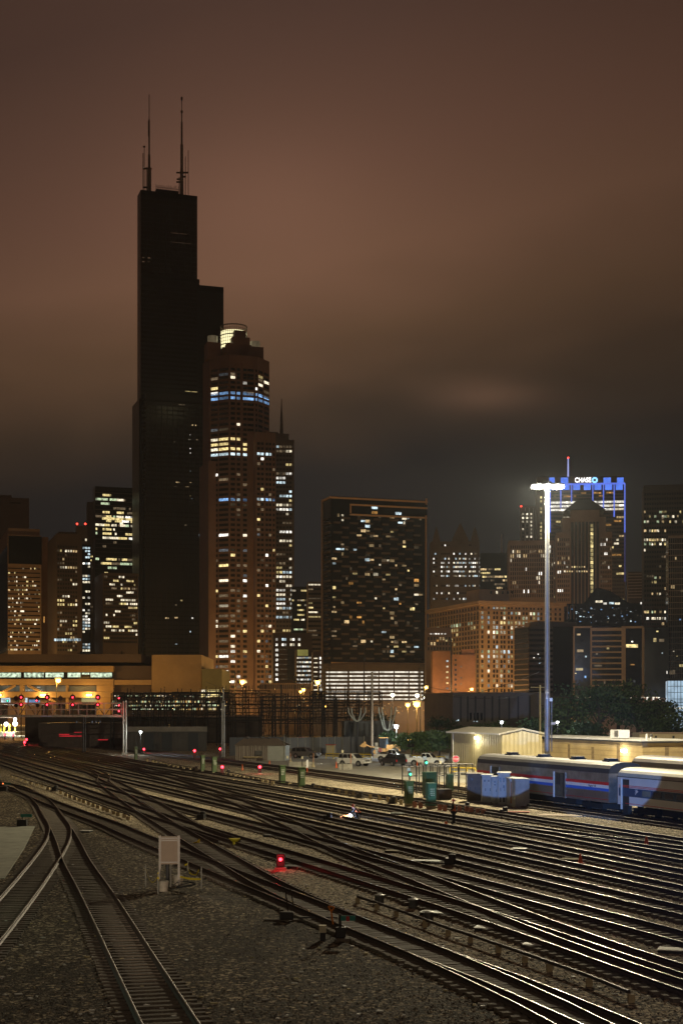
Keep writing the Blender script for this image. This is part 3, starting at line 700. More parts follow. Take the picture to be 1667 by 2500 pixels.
# ---- right of the balcony tower
b = Bld('office_tower', 'pointed gothic tower with three dark gables and cold white windows', 1050, 1170, 1322, 1350, wall=GREYB, depth=34)
for xa, xb_, yp in ((1056, 1074, 1284), (1103, 1143, 1276), (1150, 1168, 1284)):
    ua, ub = b.uz(xa, 1320)[0], b.uz(xb_, 1320)[0]; zp = b.uz((xa + xb_) / 2, yp)[1]
    MB().prism([(ua, -.4, b.Ht - 6), (ub, -.4, b.Ht - 6), (ub, -.4, b.Ht + 2), ((ua + ub) / 2, -.4, zp), (ua, -.4, b.Ht + 2)], (0, 20, 0)).build('gable', GREYB, b.root)
for y in (1331, 1352, 1364, 1374, 1384, 1395, 1406, 1430, 1448, 1462):
    for x0, x1, n in ((1057, 1068, 3), (1076, 1098, 5), (1106, 1139, 7), (1144, 1166, 5)):
        for i in range(n):
            x = x0 + i * (x1 - x0) / n
            if random.random() < (.9 if 1370 < y < 1410 and x > 1075 else .42): b.px(x, y - 2, x + 3.2, y + 2.2, random.choice(('white', 'white', 'pale', 'dim', 'cool')))
            else: b.px(x, y - 2, x + 3.2, y + 2.2, MATTEGLASS, pri=0)
for x in (1052, 1072, 1101, 1141, 1167): b.slabpx(x, 1326, x + 2.2, 1480, GREYB, 'pier', t=.6)
b.finish()
b = Bld('office_building', 'dark glass block with yellow floors and a thin white pole on its roof', 1171, 1242, 1350, 1220, wall=DKGLS, depth=30)
b.gridpx(1172, 1376, 1241, 1440, 14, 7, .92, .5, .75, ('yellow', 'yellow', 'warm', 'dim'), dark=None, run=6)
u = b.uz(1225, 1340)[0]; MB().tube((u, 8, b.Ht), (u, 8, b.uz(1225, 1300)[1]), .7, .4, 6).build('roof_pole', WHITEM, b.root); b.finish()
b = Bld('office_building', 'brown stone block with dark window slots left of the domed brown tower', 1241, 1352, 1320, 1120, wall=BROWNB, depth=34)
b.gridpx(1244, 1330, 1350, 1460, 20, 12, .45, .72, .13, ('warm', 'white', 'dim', 'pale'), dark=MATTEGLASS, run=2); b.finish()
b = Bld('office_tower', 'slim white ribbed tower with one red beacon on its corner', 1270, 1310, 1237, 1500, wall=GREYB, depth=24)
for x in (1270.5, 1280, 1290, 1300, 1308): b.slabpx(x, 1240, x + 2.4, 1420, mat('pale_pier_stone', (.42, .40, .40), .7, var=.1, scale=.1), 'pier', t=.6)
for r in range(18):
    for x in (1274, 1284, 1294): b.px(x, 1253 + r * 9.2, x + 4, 1257.5 + r * 9.2, 'pale' if random.random() < .42 or r < 3 else MATTEGLASS, pri=5)
beacon(b, 1271.5, 1236, 1499); b.finish()
# bank tower with blue lights and its sign
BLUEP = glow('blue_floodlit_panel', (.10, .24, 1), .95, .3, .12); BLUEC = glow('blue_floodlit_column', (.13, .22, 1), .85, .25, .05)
b = Bld('skyscraper', 'bank tower with blue lit crown, white sign and octagonal emblem', 1310, 1525, 1165, 1450, wall=DKBROWN, depth=46)
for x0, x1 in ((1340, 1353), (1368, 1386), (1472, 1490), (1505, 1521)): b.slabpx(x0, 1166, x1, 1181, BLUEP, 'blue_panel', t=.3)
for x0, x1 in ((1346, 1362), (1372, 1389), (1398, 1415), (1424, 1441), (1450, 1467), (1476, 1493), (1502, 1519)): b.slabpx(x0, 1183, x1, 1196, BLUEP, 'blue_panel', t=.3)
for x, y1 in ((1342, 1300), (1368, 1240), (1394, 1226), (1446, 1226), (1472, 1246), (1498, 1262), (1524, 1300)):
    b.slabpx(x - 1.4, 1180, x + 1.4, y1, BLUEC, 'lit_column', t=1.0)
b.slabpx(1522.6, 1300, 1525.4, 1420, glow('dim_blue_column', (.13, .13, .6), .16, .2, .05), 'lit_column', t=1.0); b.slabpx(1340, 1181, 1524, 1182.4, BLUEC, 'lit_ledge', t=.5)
for y in (1226, 1235, 1244): b.gridpx(1338, y - 3, 1522, y + 3, 30, 1, .96, .85, 5, ('white', 'pale', 'white'), dark=None, run=9)
b.gridpx(1337, 1250, 1522, 1470, 30, 24, .9, .5, .16, ('warm', 'yellow', 'orange', 'dim', 'pale'), dark=MATTEGLASS, run=4)
b.gridpx(1338, 1200, 1522, 1222, 30, 3, .9, .5, .12, ('dim', 'orange'), dark=MATTEGLASS)
for r in range(20): b.px(1318, 1212 + r * 9, 1322, 1217 + r * 9, 'yellow' if random.random() < .75 else MATTEGLASS)
SIGNW = glow('white_sign_letters', (1, 1, 1), 2.4); 
p0, z0 = b.uz(1402, 1178)[0], b.uz(1402, 1178)[1]
text_mesh('sign_letters', 'CHASE', 6.7, SIGNW, b.root, (p0, -1.2, z0), (R(90), 0, 0), .2, sx=.80, bold=.10)
uc, zc = b.uz(1450.5, 1172.5); ro = 3.0
mb = MB()
for q in range(4):   # emblem: four interlocking blades round an open square
    t = q * math.pi / 2; ca, sa = math.cos(t), math.sin(t)
    poly = [(-.42, .40), (.95, .40), (.42, 1.0), (-.42, 1.0)]
    mb.prism([(ro * (x * ca - y * sa), -.3, ro * (x * sa + y * ca)) for x, y in poly], (0, .25, 0))
mb.build('emblem', glow('blue_emblem_light', (.25, .6, 1), 1.8), b.root, loc=(uc, -1.0, zc))
u = b.uz(1386.5, 1165)[0]; MB().tube((u, 4, b.Ht), (u, 4, b.uz(1386.5, 1118)[1]), .85, .6, 6).build('antenna_mast', glow('blue_lit_antenna', (.45, .5, 1), .9), b.root)
MB().ball((u, 4, b.uz(1386.5, 1116)[1]), 1.0, 8).build('beacon', RED_BEACON, b.root); b.finish()
# domed brown tower
b = Bld('skyscraper', 'brown stone tower with a dark pyramid roof in front of the blue lit bank tower', 1357, 1493, 1300, 1080, wall=BROWNB, depth=36)
uA, uB = b.uz(1392, 1300)[0], b.uz(1462, 1300)[0]; zc = b.uz(1425, 1246)[1]
b.box(uA, uB, -2, 28, 0, zc, BROWNB, 'wall'); b.faces['m'] = ((uA, -2), (1, 0))
b.box(b.uz(1372, 1300)[0], b.uz(1478, 1300)[0], .8, 30, b.Ht - 3, b.uz(1425, 1262)[1], BROWNB, 'wall')
um = (uA + uB) / 2; hw = (uB - uA) / 2 + 4.5; zp = b.uz(1425, 1216)[1]
ROOFD = mat('dark_slate_roof', (.045, .043, .042), .7, var=.2, scale=.1)
mb = MB(); mb.add([(um - hw, -3, zc), (um + hw, -3, zc), (um + hw, 29, zc), (um - hw, 29, zc), (um - 5, 8, zp), (um + 5, 8, zp), (um + 5, 17, zp), (um - 5, 17, zp)], [(0, 1, 5, 4), (1, 2, 6, 5), (2, 3, 7, 6), (3, 0, 4, 7), (4, 5, 6, 7), (3, 2, 1, 0)]); mb.build('pyramid_roof', ROOFD, b.root)
Lm = uB - uA
for i in range(8):
    uu = Lm * (i + .5) / 8
    b.slab('m', uu - 1.05, 20, uu + .85, zc - 9, MATTEGLASS, 'window_slot', t=.1)
for r in range(17): b.win('m', Lm * .735, b.uz(1444, 1284 + r * 10)[1], 2.0, 2.4, LIT['yellow'], 4)
b.gridpx(1359, 1312, 1390, 1470, 6, 14, .5, .6, .10, ('warm', 'white', 'dim'), dark=MATTEGLASS); b.gridpx(1464, 1312, 1492, 1470, 6, 14, .5, .6, .22, ('pale', 'white', 'dim'), dark=MATTEGLASS)
for y in (1382, 1393):
    for x in range(1376, 1434, 6):
        if random.random() < .75: b.px(x, y, x + 3.2, y + 4, random.choice(('yellow', 'pale', 'warm')), 'm')
b.finish()
b = Bld('office_building', 'small pale striped block far behind at right', 1532, 1570, 1396, 1000, wall=DKBROWN, depth=20)
for r in range(9): b.slabpx(1532.5, 1399 + r * 7.2, 1569, 1402.5 + r * 7.2, mat('pale_stripe', (.36, .27, .22), .8, var=.1, scale=.2), 'stripe_band', t=.2)
b.finish()
# far right towers
b = Bld('office_tower', 'dark tower at the right edge with glowing corner windows', 1570, 1700, 1185, 800, wall=DKBROWN, depth=30)
for y, p in ((1250, .5), (1261, .6), (1274, .4), (1296, .4), (1318, .9), (1328, .8), (1343, .2), (1410, .35), (1421, .3), (1437, .3), (1450, .4), (1494, .7), (1510, .99), (1523, .4)):
    for c in range(16):
        x = 1571 + c * 6.2
        if random.random() < p * .8: b.px(x, y - 3, x + random.choice((3.5, 5.4)), y + 3, random.choice(('yellow', 'pale', 'warm', 'green') if y != 1510 else ('pale', 'white')))
b.gridpx(1571, 1200, 1668, 1530, 16, 28, .7, .5, .04, ('dim',), dark=MATTEGLASS); b.finish()
b = Bld('apartment_tower', 'grey lattice fronted tower cut by the right edge', 1630, 1690, 1308, 480, wall=DKGLS, depth=24)
LATT = mat('pale_lattice_frame', (.26, .20, .165), .7, var=.15, scale=.4)
for i in range(9): b.slabpx(1630 + i * 5.2, 1309, 1630.9 + i * 5.2, 1660, LATT, 'mullion', t=.3)
for i in range(24): b.slabpx(1630, 1312 + i * 14.4, 1672, 1313 + i * 14.4, LATT, 'transom', t=.26)
b.slabpx(1630, 1308, 1690, 1313, LATT, 'parapet', t=.4)
for x, y, w, h, m in ((1637, 1428, 9, 9, 'warm'), (1656, 1622, 11, 6, 'yellow'), (1656, 1511, 6, 4, 'blue'), (1641, 1589, 4, 2, 'pale'), (1650, 1600, 3, 3, 'yellow'), (1633, 1636, 14, 10, 'dim'), (1660, 1440, 6, 5, 'dim'), (1646, 1360, 4, 7, 'warm')): b.px(x, y, x + w, y + h, m)
b.finish()
# dark stepped structure behind the classical block
b = Bld('office_building', 'dark sloping roofed hall dotted with cold lights behind the framed block', 1376, 1575, 1474, 860, wall=DKGLS, depth=40)
ua, ub, uc2, ud = [b.uz(x, 1474)[0] for x in (1420, 1455, 1490, 1545)]; zr = b.uz(1470, 1434)[1]
MB().prism([(ua, 4, b.Ht - 1), (ud, 4, b.Ht - 1), (uc2, 4, zr - 2), (uc2 - 6, 4, zr), (ub, 4, zr)], (0, 26, 0)).build('sloping_roof', DKGLS, b.root)
for x0, x1, y, m in ((1453, 1470, 1466, 'pale'), (1472, 1480, 1471, 'white'), (1486, 1498, 1470, 'cool'), (1500, 1512, 1471, 'pale'), (1562, 1568, 1470, 'white')): b.px(x0, y, x1, y + 5, m)
for i in range(60): 
    x = random.uniform(1380, 1568); y = random.uniform(1482, 1520); b.px(x, y, x + random.uniform(1.5, 5), y + random.uniform(1.5, 3), random.choice(('dimcool', 'dimcool', 'cool', 'dim', 'blue')))
for x in (1383, 1391, 1399): b.slabpx(x, 1478, x + 2, 1512, OUTL, 'lit_pier', t=.3)
b.finish()
# classical stone block lit from the street
CLASS = mat('pale_terracotta_wall', (.42, .29, .17), .75, var=.15, scale=.15)
b = Bld('office_building', 'classical stone block with a heavy cornice, glowing orange from street lamps', 1170, 1376, 1468, 620, xb=1046, wall=CLASS)
b.slab('f', -1.2, b.Ht - 1.4, b.Wd + .6, b.Ht + .2, CLASS, 'cornice', t=1.4); b.slab('l', -.6, b.Ht - 1.4, b.D - .02, b.Ht + .2, CLASS, 'cornice', t=1.38)
b.slab('f', 0, b.Ht - 4.3, b.Wd, b.Ht - 3.9, CLASS, 'string_course', t=.4); b.slab('l', 0, b.Ht - 4.3, b.D - .02, b.Ht - 3.9, CLASS, 'string_course', t=.38)
zt_ = [b.uz(1180, 1478 + r * 11.9)[1] for r in range(22)]
colp = [(1176.5, 5), (1192, 5), (1205, 4.6), (1212.5, 4.6), (1223, 4.6), (1230.5, 4.6), (1241, 4.6), (1248.5, 4.6), (1259, 4.6), (1266.5, 4.6), (1277, 4.6), (1284.5, 4.6), (1295, 4.6), (1302.5, 4.6), (1313, 4.6), (1320.5, 4.6), (1336, 4.6), (1343, 4.6), (1355, 5), (1366, 5)]
for r, z in enumerate(zt_):
    if z < 3: break
    pr = {1: .5, 2: .45, 3: .85, 4: .85, 5: .9, 6: .15, 7: .2, 9: .9, 10: .95, 11: .6, 13: .35, 15: .4, 16: .5}.get(r, .12)
    for x, w in colp:
        u = b.uz(x, 1500)[0]; lit = random.random() < pr
        b.win('f', u, z - 1.0, w * .179, 1.35 if r else .9, LIT[random.choice(('pale', 'green', 'yellow', 'cool', 'pale'))] if lit else MATTEGLASS, 2 if lit else 0)
    for c in range(18):
        u = 2 + c * (b.D - 4) / 17; lit = random.random() < (.55 if r in (3, 4) and c > 7 else .03)
        hgt = 1.9 if r in (1, 2) else 1.35
        b.win('l', u, z - 1.0, 1.5, hgt, LIT['green' if r == 3 else 'yellow'] if lit else MATTEGLASS, 2 if lit else 0)
u0, u1 = b.uz(1182, 1460)[0], b.uz(1257, 1460)[0]
b.box(u0, u1, 6, 20, b.Ht, b.uz(1200, 1436)[1], CLASS, 'penthouse')
b.faces['p'] = ((u0, 6), (1, 0))
for i, x in enumerate((1196, 1210, 1224, 1237, 1248)): b.px(x, 1443, x + 4, 1450, 'pale' if i == 1 else MATTEGLASS, 'p')
b.finish()
# orange brick low blocks
BRICK = mat('orange_brown_brick', (.30, .15, .085), .85, var=.2, scale=.5, bump=.2, bscale=14)
b = Bld('brick_building', 'dark brick block with a few lit top windows beside the balcony tower', 1040, 1102, 1532, 560, wall=BROWNB, depth=20)
for x in (1050, 1056, 1062, 1068, 1076, 1084): b.px(x, 1546, x + 4, 1549, 'white')
for x, m in ((1065, 'orange'), (1087, 'yellow')): b.px(x, 1560, x + 5, 1566, m)
b.gridpx(1042, 1553, 1100, 1590, 8, 3, .5, .6, .04, ('warm',), dark=MATTEGLASS); b.finish()
b = Bld('brick_building', 'plain orange lit brick block with one column of small windows', 1055, 1105, 1590, 470, wall=BRICK, depth=18)
for r, m in enumerate(('cool', 'pale', 'yellow', 'yellow', 'yellow', 'dimcool', 'dimcool')): b.px(1089, 1612 + r * 13.4, 1094, 1616 + r * 13.4, m)
b.finish()
b = Bld('brick_building', 'brick block with a raised stair tower in front of the classical block', 1104, 1160, 1598, 455, wall=BRICK, depth=18)
b.box(b.uz(1127, 1600)[0], b.uz(1158, 1600)[0], .5, 10, b.Ht - .5, b.uz(1140, 1585)[1], BRICK, 'stair_tower')
for y, m in ((1626, 'dim'), (1668, 'warm'), (1653, 'dim')): b.px(1123, y, 1127, y + 3.6, m)
for r in range(8): b.px(1109, 1609 + r * 12, 1114, 1614 + r * 12, MATTEGLASS)
b.finish()
# modern framed complex at right
b = Bld('apartment_building', 'dark curved block with faint brown floor lines left of the framed block', 1290, 1400, 1528, 560, xb=1255, wall=DKBROWN)
for r in range(13): b.slabpx(1255.5, 1537 + r * 12.6, 1289, 1544 + r * 12.6, DKGLS, 'window_band', 'l', t=.15); b.slabpx(1291, 1535 + r * 12.6, 1348, 1542 + r * 12.6, DKGLS, 'window_band', 'f', t=.15)
b.slabpx(1349, 1530, 1398, 1700, DKGLS, 'glass_wall', t=.2)
b.gridpx(1350, 1540, 1396, 1690, 6, 12, .6, .4, .16, ('yellow', 'cool', 'dim', 'blue'), dark=None)
for i in range(26):
    x = random.uniform(1296, 1322); y = random.uniform(1575, 1620); b.px(x, y, x + 2.5, y + 1.6, random.choice(('cool', 'dim', 'dimcool', 'white')))
b.box(b.uz(1327, 1528)[0], b.uz(1420, 1528)[0], 5, 18, b.Ht, b.uz(1350, 1515)[1], DKBROWN, 'plant_room'); b.finish()
FRAME = mat('pale_concrete_frame', (.44, .34, .25), .75, var=.15, scale=.3)
b = Bld('apartment_building', 'modern dark glass block with pale concrete frames and slatted floors', 1400, 1572, 1529, 480, wall=DKGLS, depth=24)
for x0, y0, x1, y1 in ((1398, 1529, 1402, 1700), (1398, 1529, 1444, 1533), (1440, 1529, 1444, 1702), (1516, 1531, 1526, 1702), (1516, 1529, 1570, 1534), (1566, 1532, 1570, 1702)): b.slabpx(x0, y0, x1, y1, FRAME, 'frame_strip', t=.6)
for i in range(13): b.slabpx(1443, 1536 + i * 13.6, 1517, 1539.6 + i * 13.6, FRAME, 'floor_slab', t=.55)
b.slabpx(1443, 1533, 1517, 1540, FRAME, 'frame_strip', t=.58); b.slabpx(1444, 1697, 1570, 1702, FRAME, 'frame_strip', t=.62)
for x0, x1, y0, y1, m in ((1407, 1416, 1547, 1551, 'warm'), (1408, 1423, 1586, 1592, 'warm'), (1427, 1431, 1601, 1605, 'cool'), (1405, 1422, 1631, 1637, 'yellow'), (1402, 1406, 1643, 1645, 'yellow'), (1480, 1486, 1576, 1585, 'yellow'), (1454, 1458, 1595, 1598, 'dim'), (1450, 1468, 1623, 1627, 'dim'),
        (1527, 1556, 1573, 1581, 'yellow'), (1540, 1544, 1565, 1568, 'white'), (1538, 1548, 1621, 1624, 'orange'), (1545, 1550, 1660, 1666, 'dimcool'), (1473, 1477, 1662, 1670, 'dim'), (1466, 1470, 1675, 1683, 'warm'), (1426, 1430, 1650, 1655, 'blue')): b.px(x0, y0, x1, y1, m)
b.finish()
b = Bld('apartment_building', 'plain black glass block right of the framed block with two lit panes', 1572, 1632, 1531, 470, wall=DKGLS, depth=22)
for x0, x1, y0, y1, m in ((1594, 1601, 1558, 1567, 'yellow'), (1608, 1620, 1560, 1567, 'dim'), (1601, 1606, 1540, 1543, 'yellow'), (1614, 1617, 1593, 1596, 'cool'), (1626, 1628, 1638, 1645, 'white')): b.px(x0, y0, x1, y1, m)
b.finish()
b = Bld('glass_pavilion', 'bright pale blue glass hall at the right edge', 1628, 1690, 1662, 400, wall=glow('pale_blue_lit_hall', (.55, .78, 1), .55, .45, .35), depth=14)
for i in range(7): b.slabpx(1628 + i * 8, 1662, 1629 + i * 8, 1738, BLACKM, 'mullion', t=.2)
for y in (1675, 1690, 1706, 1722): b.slabpx(1628, y, 1680, y + 1, BLACKM, 'transom', t=.18)
b.slabpx(1626, 1656, 1690, 1662, BLACKM, 'parapet', t=.4); b.px(1632, 1658, 1660, 1660, 'orange')
for x in (1645, 1655, 1664): b.px(x, 1726, x + 5, 1732, 'white')
b.finish()
# restaurant terrace strung with warm lamps
b = Bld('restaurant', 'low brown terrace building strung with warm white lamps under the framed block', 1404, 1640, 1704, 430, wall=BROWNB, depth=16)
b.slabpx(1404, 1699, 1441, 1703, glow('lit_canopy_edge', (1, .8, .5), .5, .3, .5), 'canopy', t=1.2)
for i in range(9): b.px(1408 + i * 6, 1706, 1412 + i * 6, 1710, random.choice(('yellow', 'warm', 'pale', 'green')))
b.slabpx(1514, 1702, 1608, 1713, glow('red_lit_soffit', (.7, .18, .05), .12, .3, .4), 'soffit', t=.1)
for i in range(7): b.px(1521 + i * 14, 1702, 1525.5 + i * 14, 1710, 'white')
for i in range(12): b.px(1517 + i * 7.5, 1701.5, 1522 + i * 7.5, 1704, 'pale')
for i in range(14): b.px(1540 + i * 6, 1730, 1544 + i * 6, 1734, random.choice(('yellow', 'dim', 'warm')))
b.finish()
# ------------------------------------------------------------------ left: long concrete postal style building
ORW = mat('ochre_precast_panel', (.44, .30, .15), .8, var=.15, scale=.15, bump=.15, bscale=2)
GRW = mat('brown_roof_wall', (.115, .085, .07), .8, var=.2, scale=.1)
YF = 430.0
def L(x, y): return W(x, y, YF)
b = Bld('depot_building', 'long ochre concrete depot spanning the left edge with two lit window strips', -40, 372, 1597, YF, wall=None, rz=0, depth=50, group='low buildings beyond the yard')
def zz(y): return H - (y - HY) / F * YF
def xx(x): return (x - CX) / F * YF - b.X0
b.box(0, xx(372), 1.5, 50, zz(1720), zz(1625), GRW, 'rear_wall')
b.box(0, xx(345), 0.4, 50, zz(1617), zz(1597), GRW, 'roof_slab')
b.box(xx(372), xx(493), -1.0, 40, zz(1725), zz(1599), ORW, 'stair_block')
for y0, y1 in ((1626, 1641), (1658, 1672.5), (1689, 1703)): b.box(0, xx(279), -1.2, 1.4, zz(y1), zz(y0), ORW, 'wall')
b.box(xx(280), xx(371), -.8, 1.3, zz(1672), zz(1660), ORW, 'wall')
for x0, x1, y0, y1 in ((51, 60, 1673, 1688.5), (163, 168, 1673, 1688.5), (238, 279, 1673, 1688.5), (163, 168, 1703.5, 1735), (238, 279, 1703.5, 1745), (51, 60, 1703.5, 1745)): b.box(xx(x0), xx(x1), -1.1, 1.3, zz(y1), zz(y0), ORW, 'column')
for x0, y0, x1, y1 in ((40, 1673, 10, 1690), (70, 1673, 102, 1690), (120, 1704, 142, 1718)):
    MB().tube((xx(x0), -.9, zz(y0)), (xx(x1), -.9, zz(y1)), .42, n=4).build('brace', ORW, b.root)
STRIPW = glow('office_strip_light', (.80, 1, .72), .75, .9, 1.3); DIMIN = glow('dim_interior', (.85, .8, .55), .085, .6, .25)
b.slabpx(-40, 1642, 276, 1656.5, DARKGLASS, 'window_strip', t=.02)
for x0, x1 in ((-40, 52), (60, 108), (112, 156), (166, 197), (201, 219), (222, 274)):
    y0 = 1642.5 if x0 not in (201,) else 1642.5; b.px(x0, y0, x1, 1653.5 if x0 != 201 else 1647, STRIPW)
b.faces['k'] = ((0, 1.4), (1, 0))
for x0, x1, y0, y1, m in ((-40, 50, 1674, 1688, DIMIN), (61, 112, 1674, 1688, DIMIN), (114, 162, 1674, 1688, DIMIN), (170, 237, 1675, 1688, glow('green_grey_interior', (.6, .62, .38), .06, .4, .3)), (62, 105, 1683, 1688, glow('bright_interior', (1, .98, .8), .7, .5, .4)),
        (4, 26, 1704, 1715, LIT['cool']), (58, 68, 1704, 1715, LIT['cool']), (72, 98, 1708, 1715, LIT['blue']), (200, 237, 1703.5, 1714, glow('yellow_interior', (.8, .75, .35), .3, .3, .3)), (92, 100, 1677, 1679, LIT['white'])): b.px(x0, y0, x1, y1, m, 'k')
for x in (0, 108, 220):
    p, _ = b.place('f', xx(x), zz(1695)); MB().bb(-.8, .8, -.5, .1, -.25, .25).build('wall_lamp', glow('warm_wall_lamp', (1, .75, .35), 6), b.root, loc=(xx(x), -1.25, zz(1697)))
    lamp((b.X0 + xx(x), YF - 2.6, zz(1699)), 1100, (1, .56, .16), .3, 'wall_lamp_light')
b.finish()
b = Bld('depot_annex', 'greenish flat roofed annex joined to the ochre depot', 493, 542, 1633, YF - 4, wall=mat('olive_render', (.26, .24, .12), .85, var=.15, scale=.2), rz=0, depth=30, group='low buildings beyond the yard'); b.finish()
b = Bld('office_building', 'low office lit yellow green behind the substation steelwork', 275, 560, 1690, 405, wall=DKBROWN, rz=0, depth=20, group='low buildings beyond the yard')
for i in range(70):
    x = 276 + i * 4
    for y, p in ((1700, .5), (1713, .65), (1722, .65), (1731, .6)):
        if random.random() < p: b.px(x, y - 2.4, x + random.choice((1.8, 2.6, 3.4)), y + 2.4, random.choice(('green', 'green', 'yellow', 'pale', 'dim', 'orange' if x > 420 else 'green')))
for x0, x1 in ((492, 502), (505, 512), (514, 537)):
    for y in (1687, 1698): b.px(x0, y - 3, x1, y + 3, random.choice(('pale', 'yellow')))
b.finish()
b = Bld('viaduct_ramp', 'low orange lit wall with rails in front of the reddish tower', 634, 760, 1668, 480, wall=mat('orange_lit_parapet', (.42, .27, .15), .85, var=.3, scale=.4), rz=0, depth=8, group='low buildings beyond the yard')
for i in range(26): b.slabpx(635 + i * 4.8, 1671, 637.4 + i * 4.8, 1682, MATTEGLASS, 'rail_opening', t=.06)
for i in range(42):
    x = random.uniform(560, 1000) if i % 2 else random.uniform(640, 760); y = random.uniform(1692, 1728)
    if x < 758: b.px(x, y, x + random.uniform(1.5, 4), y + random.uniform(1.5, 3), random.choice(('orange', 'orange', 'dim', 'warm')))
b.finish()
b = Bld('low_wall', 'dark low wall with orange street glimmer below the white garage strips', 762, 1046, 1712, 470, wall=DKBROWN, rz=0, depth=4, group='low buildings beyond the yard')
for i in range(46):
    x = random.uniform(764, 1040); y = random.uniform(1714, 1742); b.px(x, y, x + random.uniform(1.5, 5), y + random.uniform(1.3, 3), random.choice(('orange', 'orange', 'dim', 'warm')))
b.finish()
b = Bld('dark_cover_wall', 'long dark wall added to darken the area under the ochre depot', 62, 640, 1747, 366, wall=mat('dark_cover_concrete', (.10, .08, .065), .9, var=.3, scale=.3), rz=0, depth=2, group='low buildings beyond the yard', cat='wall')  # added wall, covers the lit ground below the depot with dark
b.slabpx(62, 1747, 640, 1751, BROWNB, 'coping', t=.2); b.finish()
# ------------------------------------------------------------------ dark low structures behind the signal bridge
b = Bld('train_shed', 'long dark low shed with a pale roof edge behind the signal bridge', 310, 505, 1776, 290, wall=mat('dark_corrugated_wall', (.075, .065, .055), .8, var=.25, scale=.3, wave=('X', 1.2)), rz=R(6), depth=14, group='low buildings beyond the yard')
b.slabpx(309, 1774, 506, 1786, mat('pale_roof_edge', (.22, .19, .15), .8, var=.2, scale=.6), 'fascia', t=.5)
for x in (352, 396, 460): b.slabpx(x, 1790, x + 24, 1834, mat('dark_shutter', (.03, .03, .032), .7, var=.2, scale=1), 'shutter', t=.08)
b.finish()
b = Bld('train_shed', 'dark brown low shed behind the dark crossing tracks at left', 95, 300, 1765, 330, wall=DKBROWN, rz=R(4), depth=14, group='low buildings beyond the yard')
for x in (187, 225, 234, 244): b.px(x, 1760, x + 2, 1765, 'dimcool')
b.finish()
# dark parked coach, red reflections painted as glowing strips
b = Bld('passenger_coach', 'unlit dark coach with faint red reflections behind the signal bridge', 100, 312, 1790, 318, wall=mat('dark_coach_paint', (.085, .058, .046), .5, .1, var=.3, scale=.5), rz=R(5), depth=3, group='parked railway cars', cat='railway car')
for x0, x1, y in ((145, 170, 1793), (145, 200, 1797), (182, 200, 1788), (240, 264, 1806)): b.px(x0, y - .8, x1, y + .8, glow('red_glint_strip', (1, .03, .05), .5, .6, .6))
b.finish()
# lit platform at the far left
pf = thing('station_platform', 'lit station platform with canopy and yellow edged posts at the far left', 'platform', (0, 0, 0), 0)
PY = 470; c0, c1 = W(-60, 1800, PY), W(44, 1786, PY)
MB().bb(c0.x, c1.x - 1, PY, PY + 60, 0, 1.2).build('platform_slab', mat('platform_concrete', (.5, .46, .36), .8, var=.2, scale=.4), pf)
MB().bb(c0.x, W(26, 1755, PY).x, PY + 2, PY + 60, W(0, 1752, PY).z, W(0, 1750, PY).z + .3).build('canopy', BROWNB, pf)
for x in (2, 11, 24, 38): p = W(x, 1790, PY + 1.5); MB().bb(p.x - .25, p.x + .25, PY + 1.2, PY + 1.7, 1.2, W(x, 1768, PY).z).build('post', mat('yellow_paint', (.62, .46, .05), .6, var=.2, scale=1), pf)
for x, y, r in ((37, 1756, .55), (37, 1767, .8), (15, 1768, .7)):
    p = W(x, y, PY); MB().ball((p.x, PY + .5, p.z), r, 10).build('platform_lamp', glow('platform_lamp_glow', (.95, 1, .9), 9), pf)
lamp(W(36, 1764, PY - 1), 7000, (.9, 1, .92), .4, 'platform_lamp_light'); lamp(W(14, 1766, PY + 6), 5000, (1, .9, .7), .4, 'platform_lamp_light')

# ------------------------------------------------------------------ steelwork of the electrical substation
GALV = mat('dull_galvanised_steel', (.10, .095, .088), .55, .4, var=.25, scale=1.2); DSTEEL = mat('dark_weathered_steel', (.040, .036, .033), .6, .2, var=.3, scale=1)
random.seed(21)
gan0 = None
def sub_gantry(x0, x1, ytop, Y, label, bays=5):
    a = W(x0, ytop, Y); c = W(x1, ytop, Y); wd = c.x - a.x; h = a.z
    r = thing('substation_gantry', label, 'steel gantry', (a.x, Y, 0), R(4), 'steel gantries of the substation')
    for i in range(bays + 1):
        x = wd * i / bays; mb = MB()
        for dx, dy in ((-.35, -.35), (.35, -.35), (.35, .35), (-.35, .35)): mb.tube((x + dx, dy, 0), (x + dx * .6, dy * .6, h), .09, n=4)
        for k in range(int(h / 1.4)): mb.tube((x - .35, -.35, k * 1.4), (x + .35, -.35, k * 1.4 + 1.4), .05, n=4)
        mb.build('post', DSTEEL, r)
    for zf in (1.0, .80, .58):
        mb = MB(); z = h * zf
        for dz in (0, -.8): mb.tube((0, 0, z + dz), (wd, 0, z + dz), .10, n=4)
        n = int(wd / 1.6)
        for k in range(n): mb.tube((wd * k / n, 0, z - .8 * (k % 2)), (wd * (k + 1) / n, 0, z - .8 * ((k + 1) % 2)), .055, n=4)
        mb.build('lattice_beam', DSTEEL, r)
    for i in range(bays * 4):
        mb = MB(); x = wd * (i + .5) / (bays * 4); z = h * random.choice((1.0, .8, .58)); mb.tube((x, -.2, z), (x, -.2, z + random.uniform(.7, 1.6)), .09, n=6)
        mb.tube((x, -.2, z), (x + random.uniform(-.5, .5), -.2, z - 2.6), .05, n=5)
        mb.build('insulator', mat('brown_porcelain', (.06, .04, .03), .25, var=.2, scale=2), r)
    return r
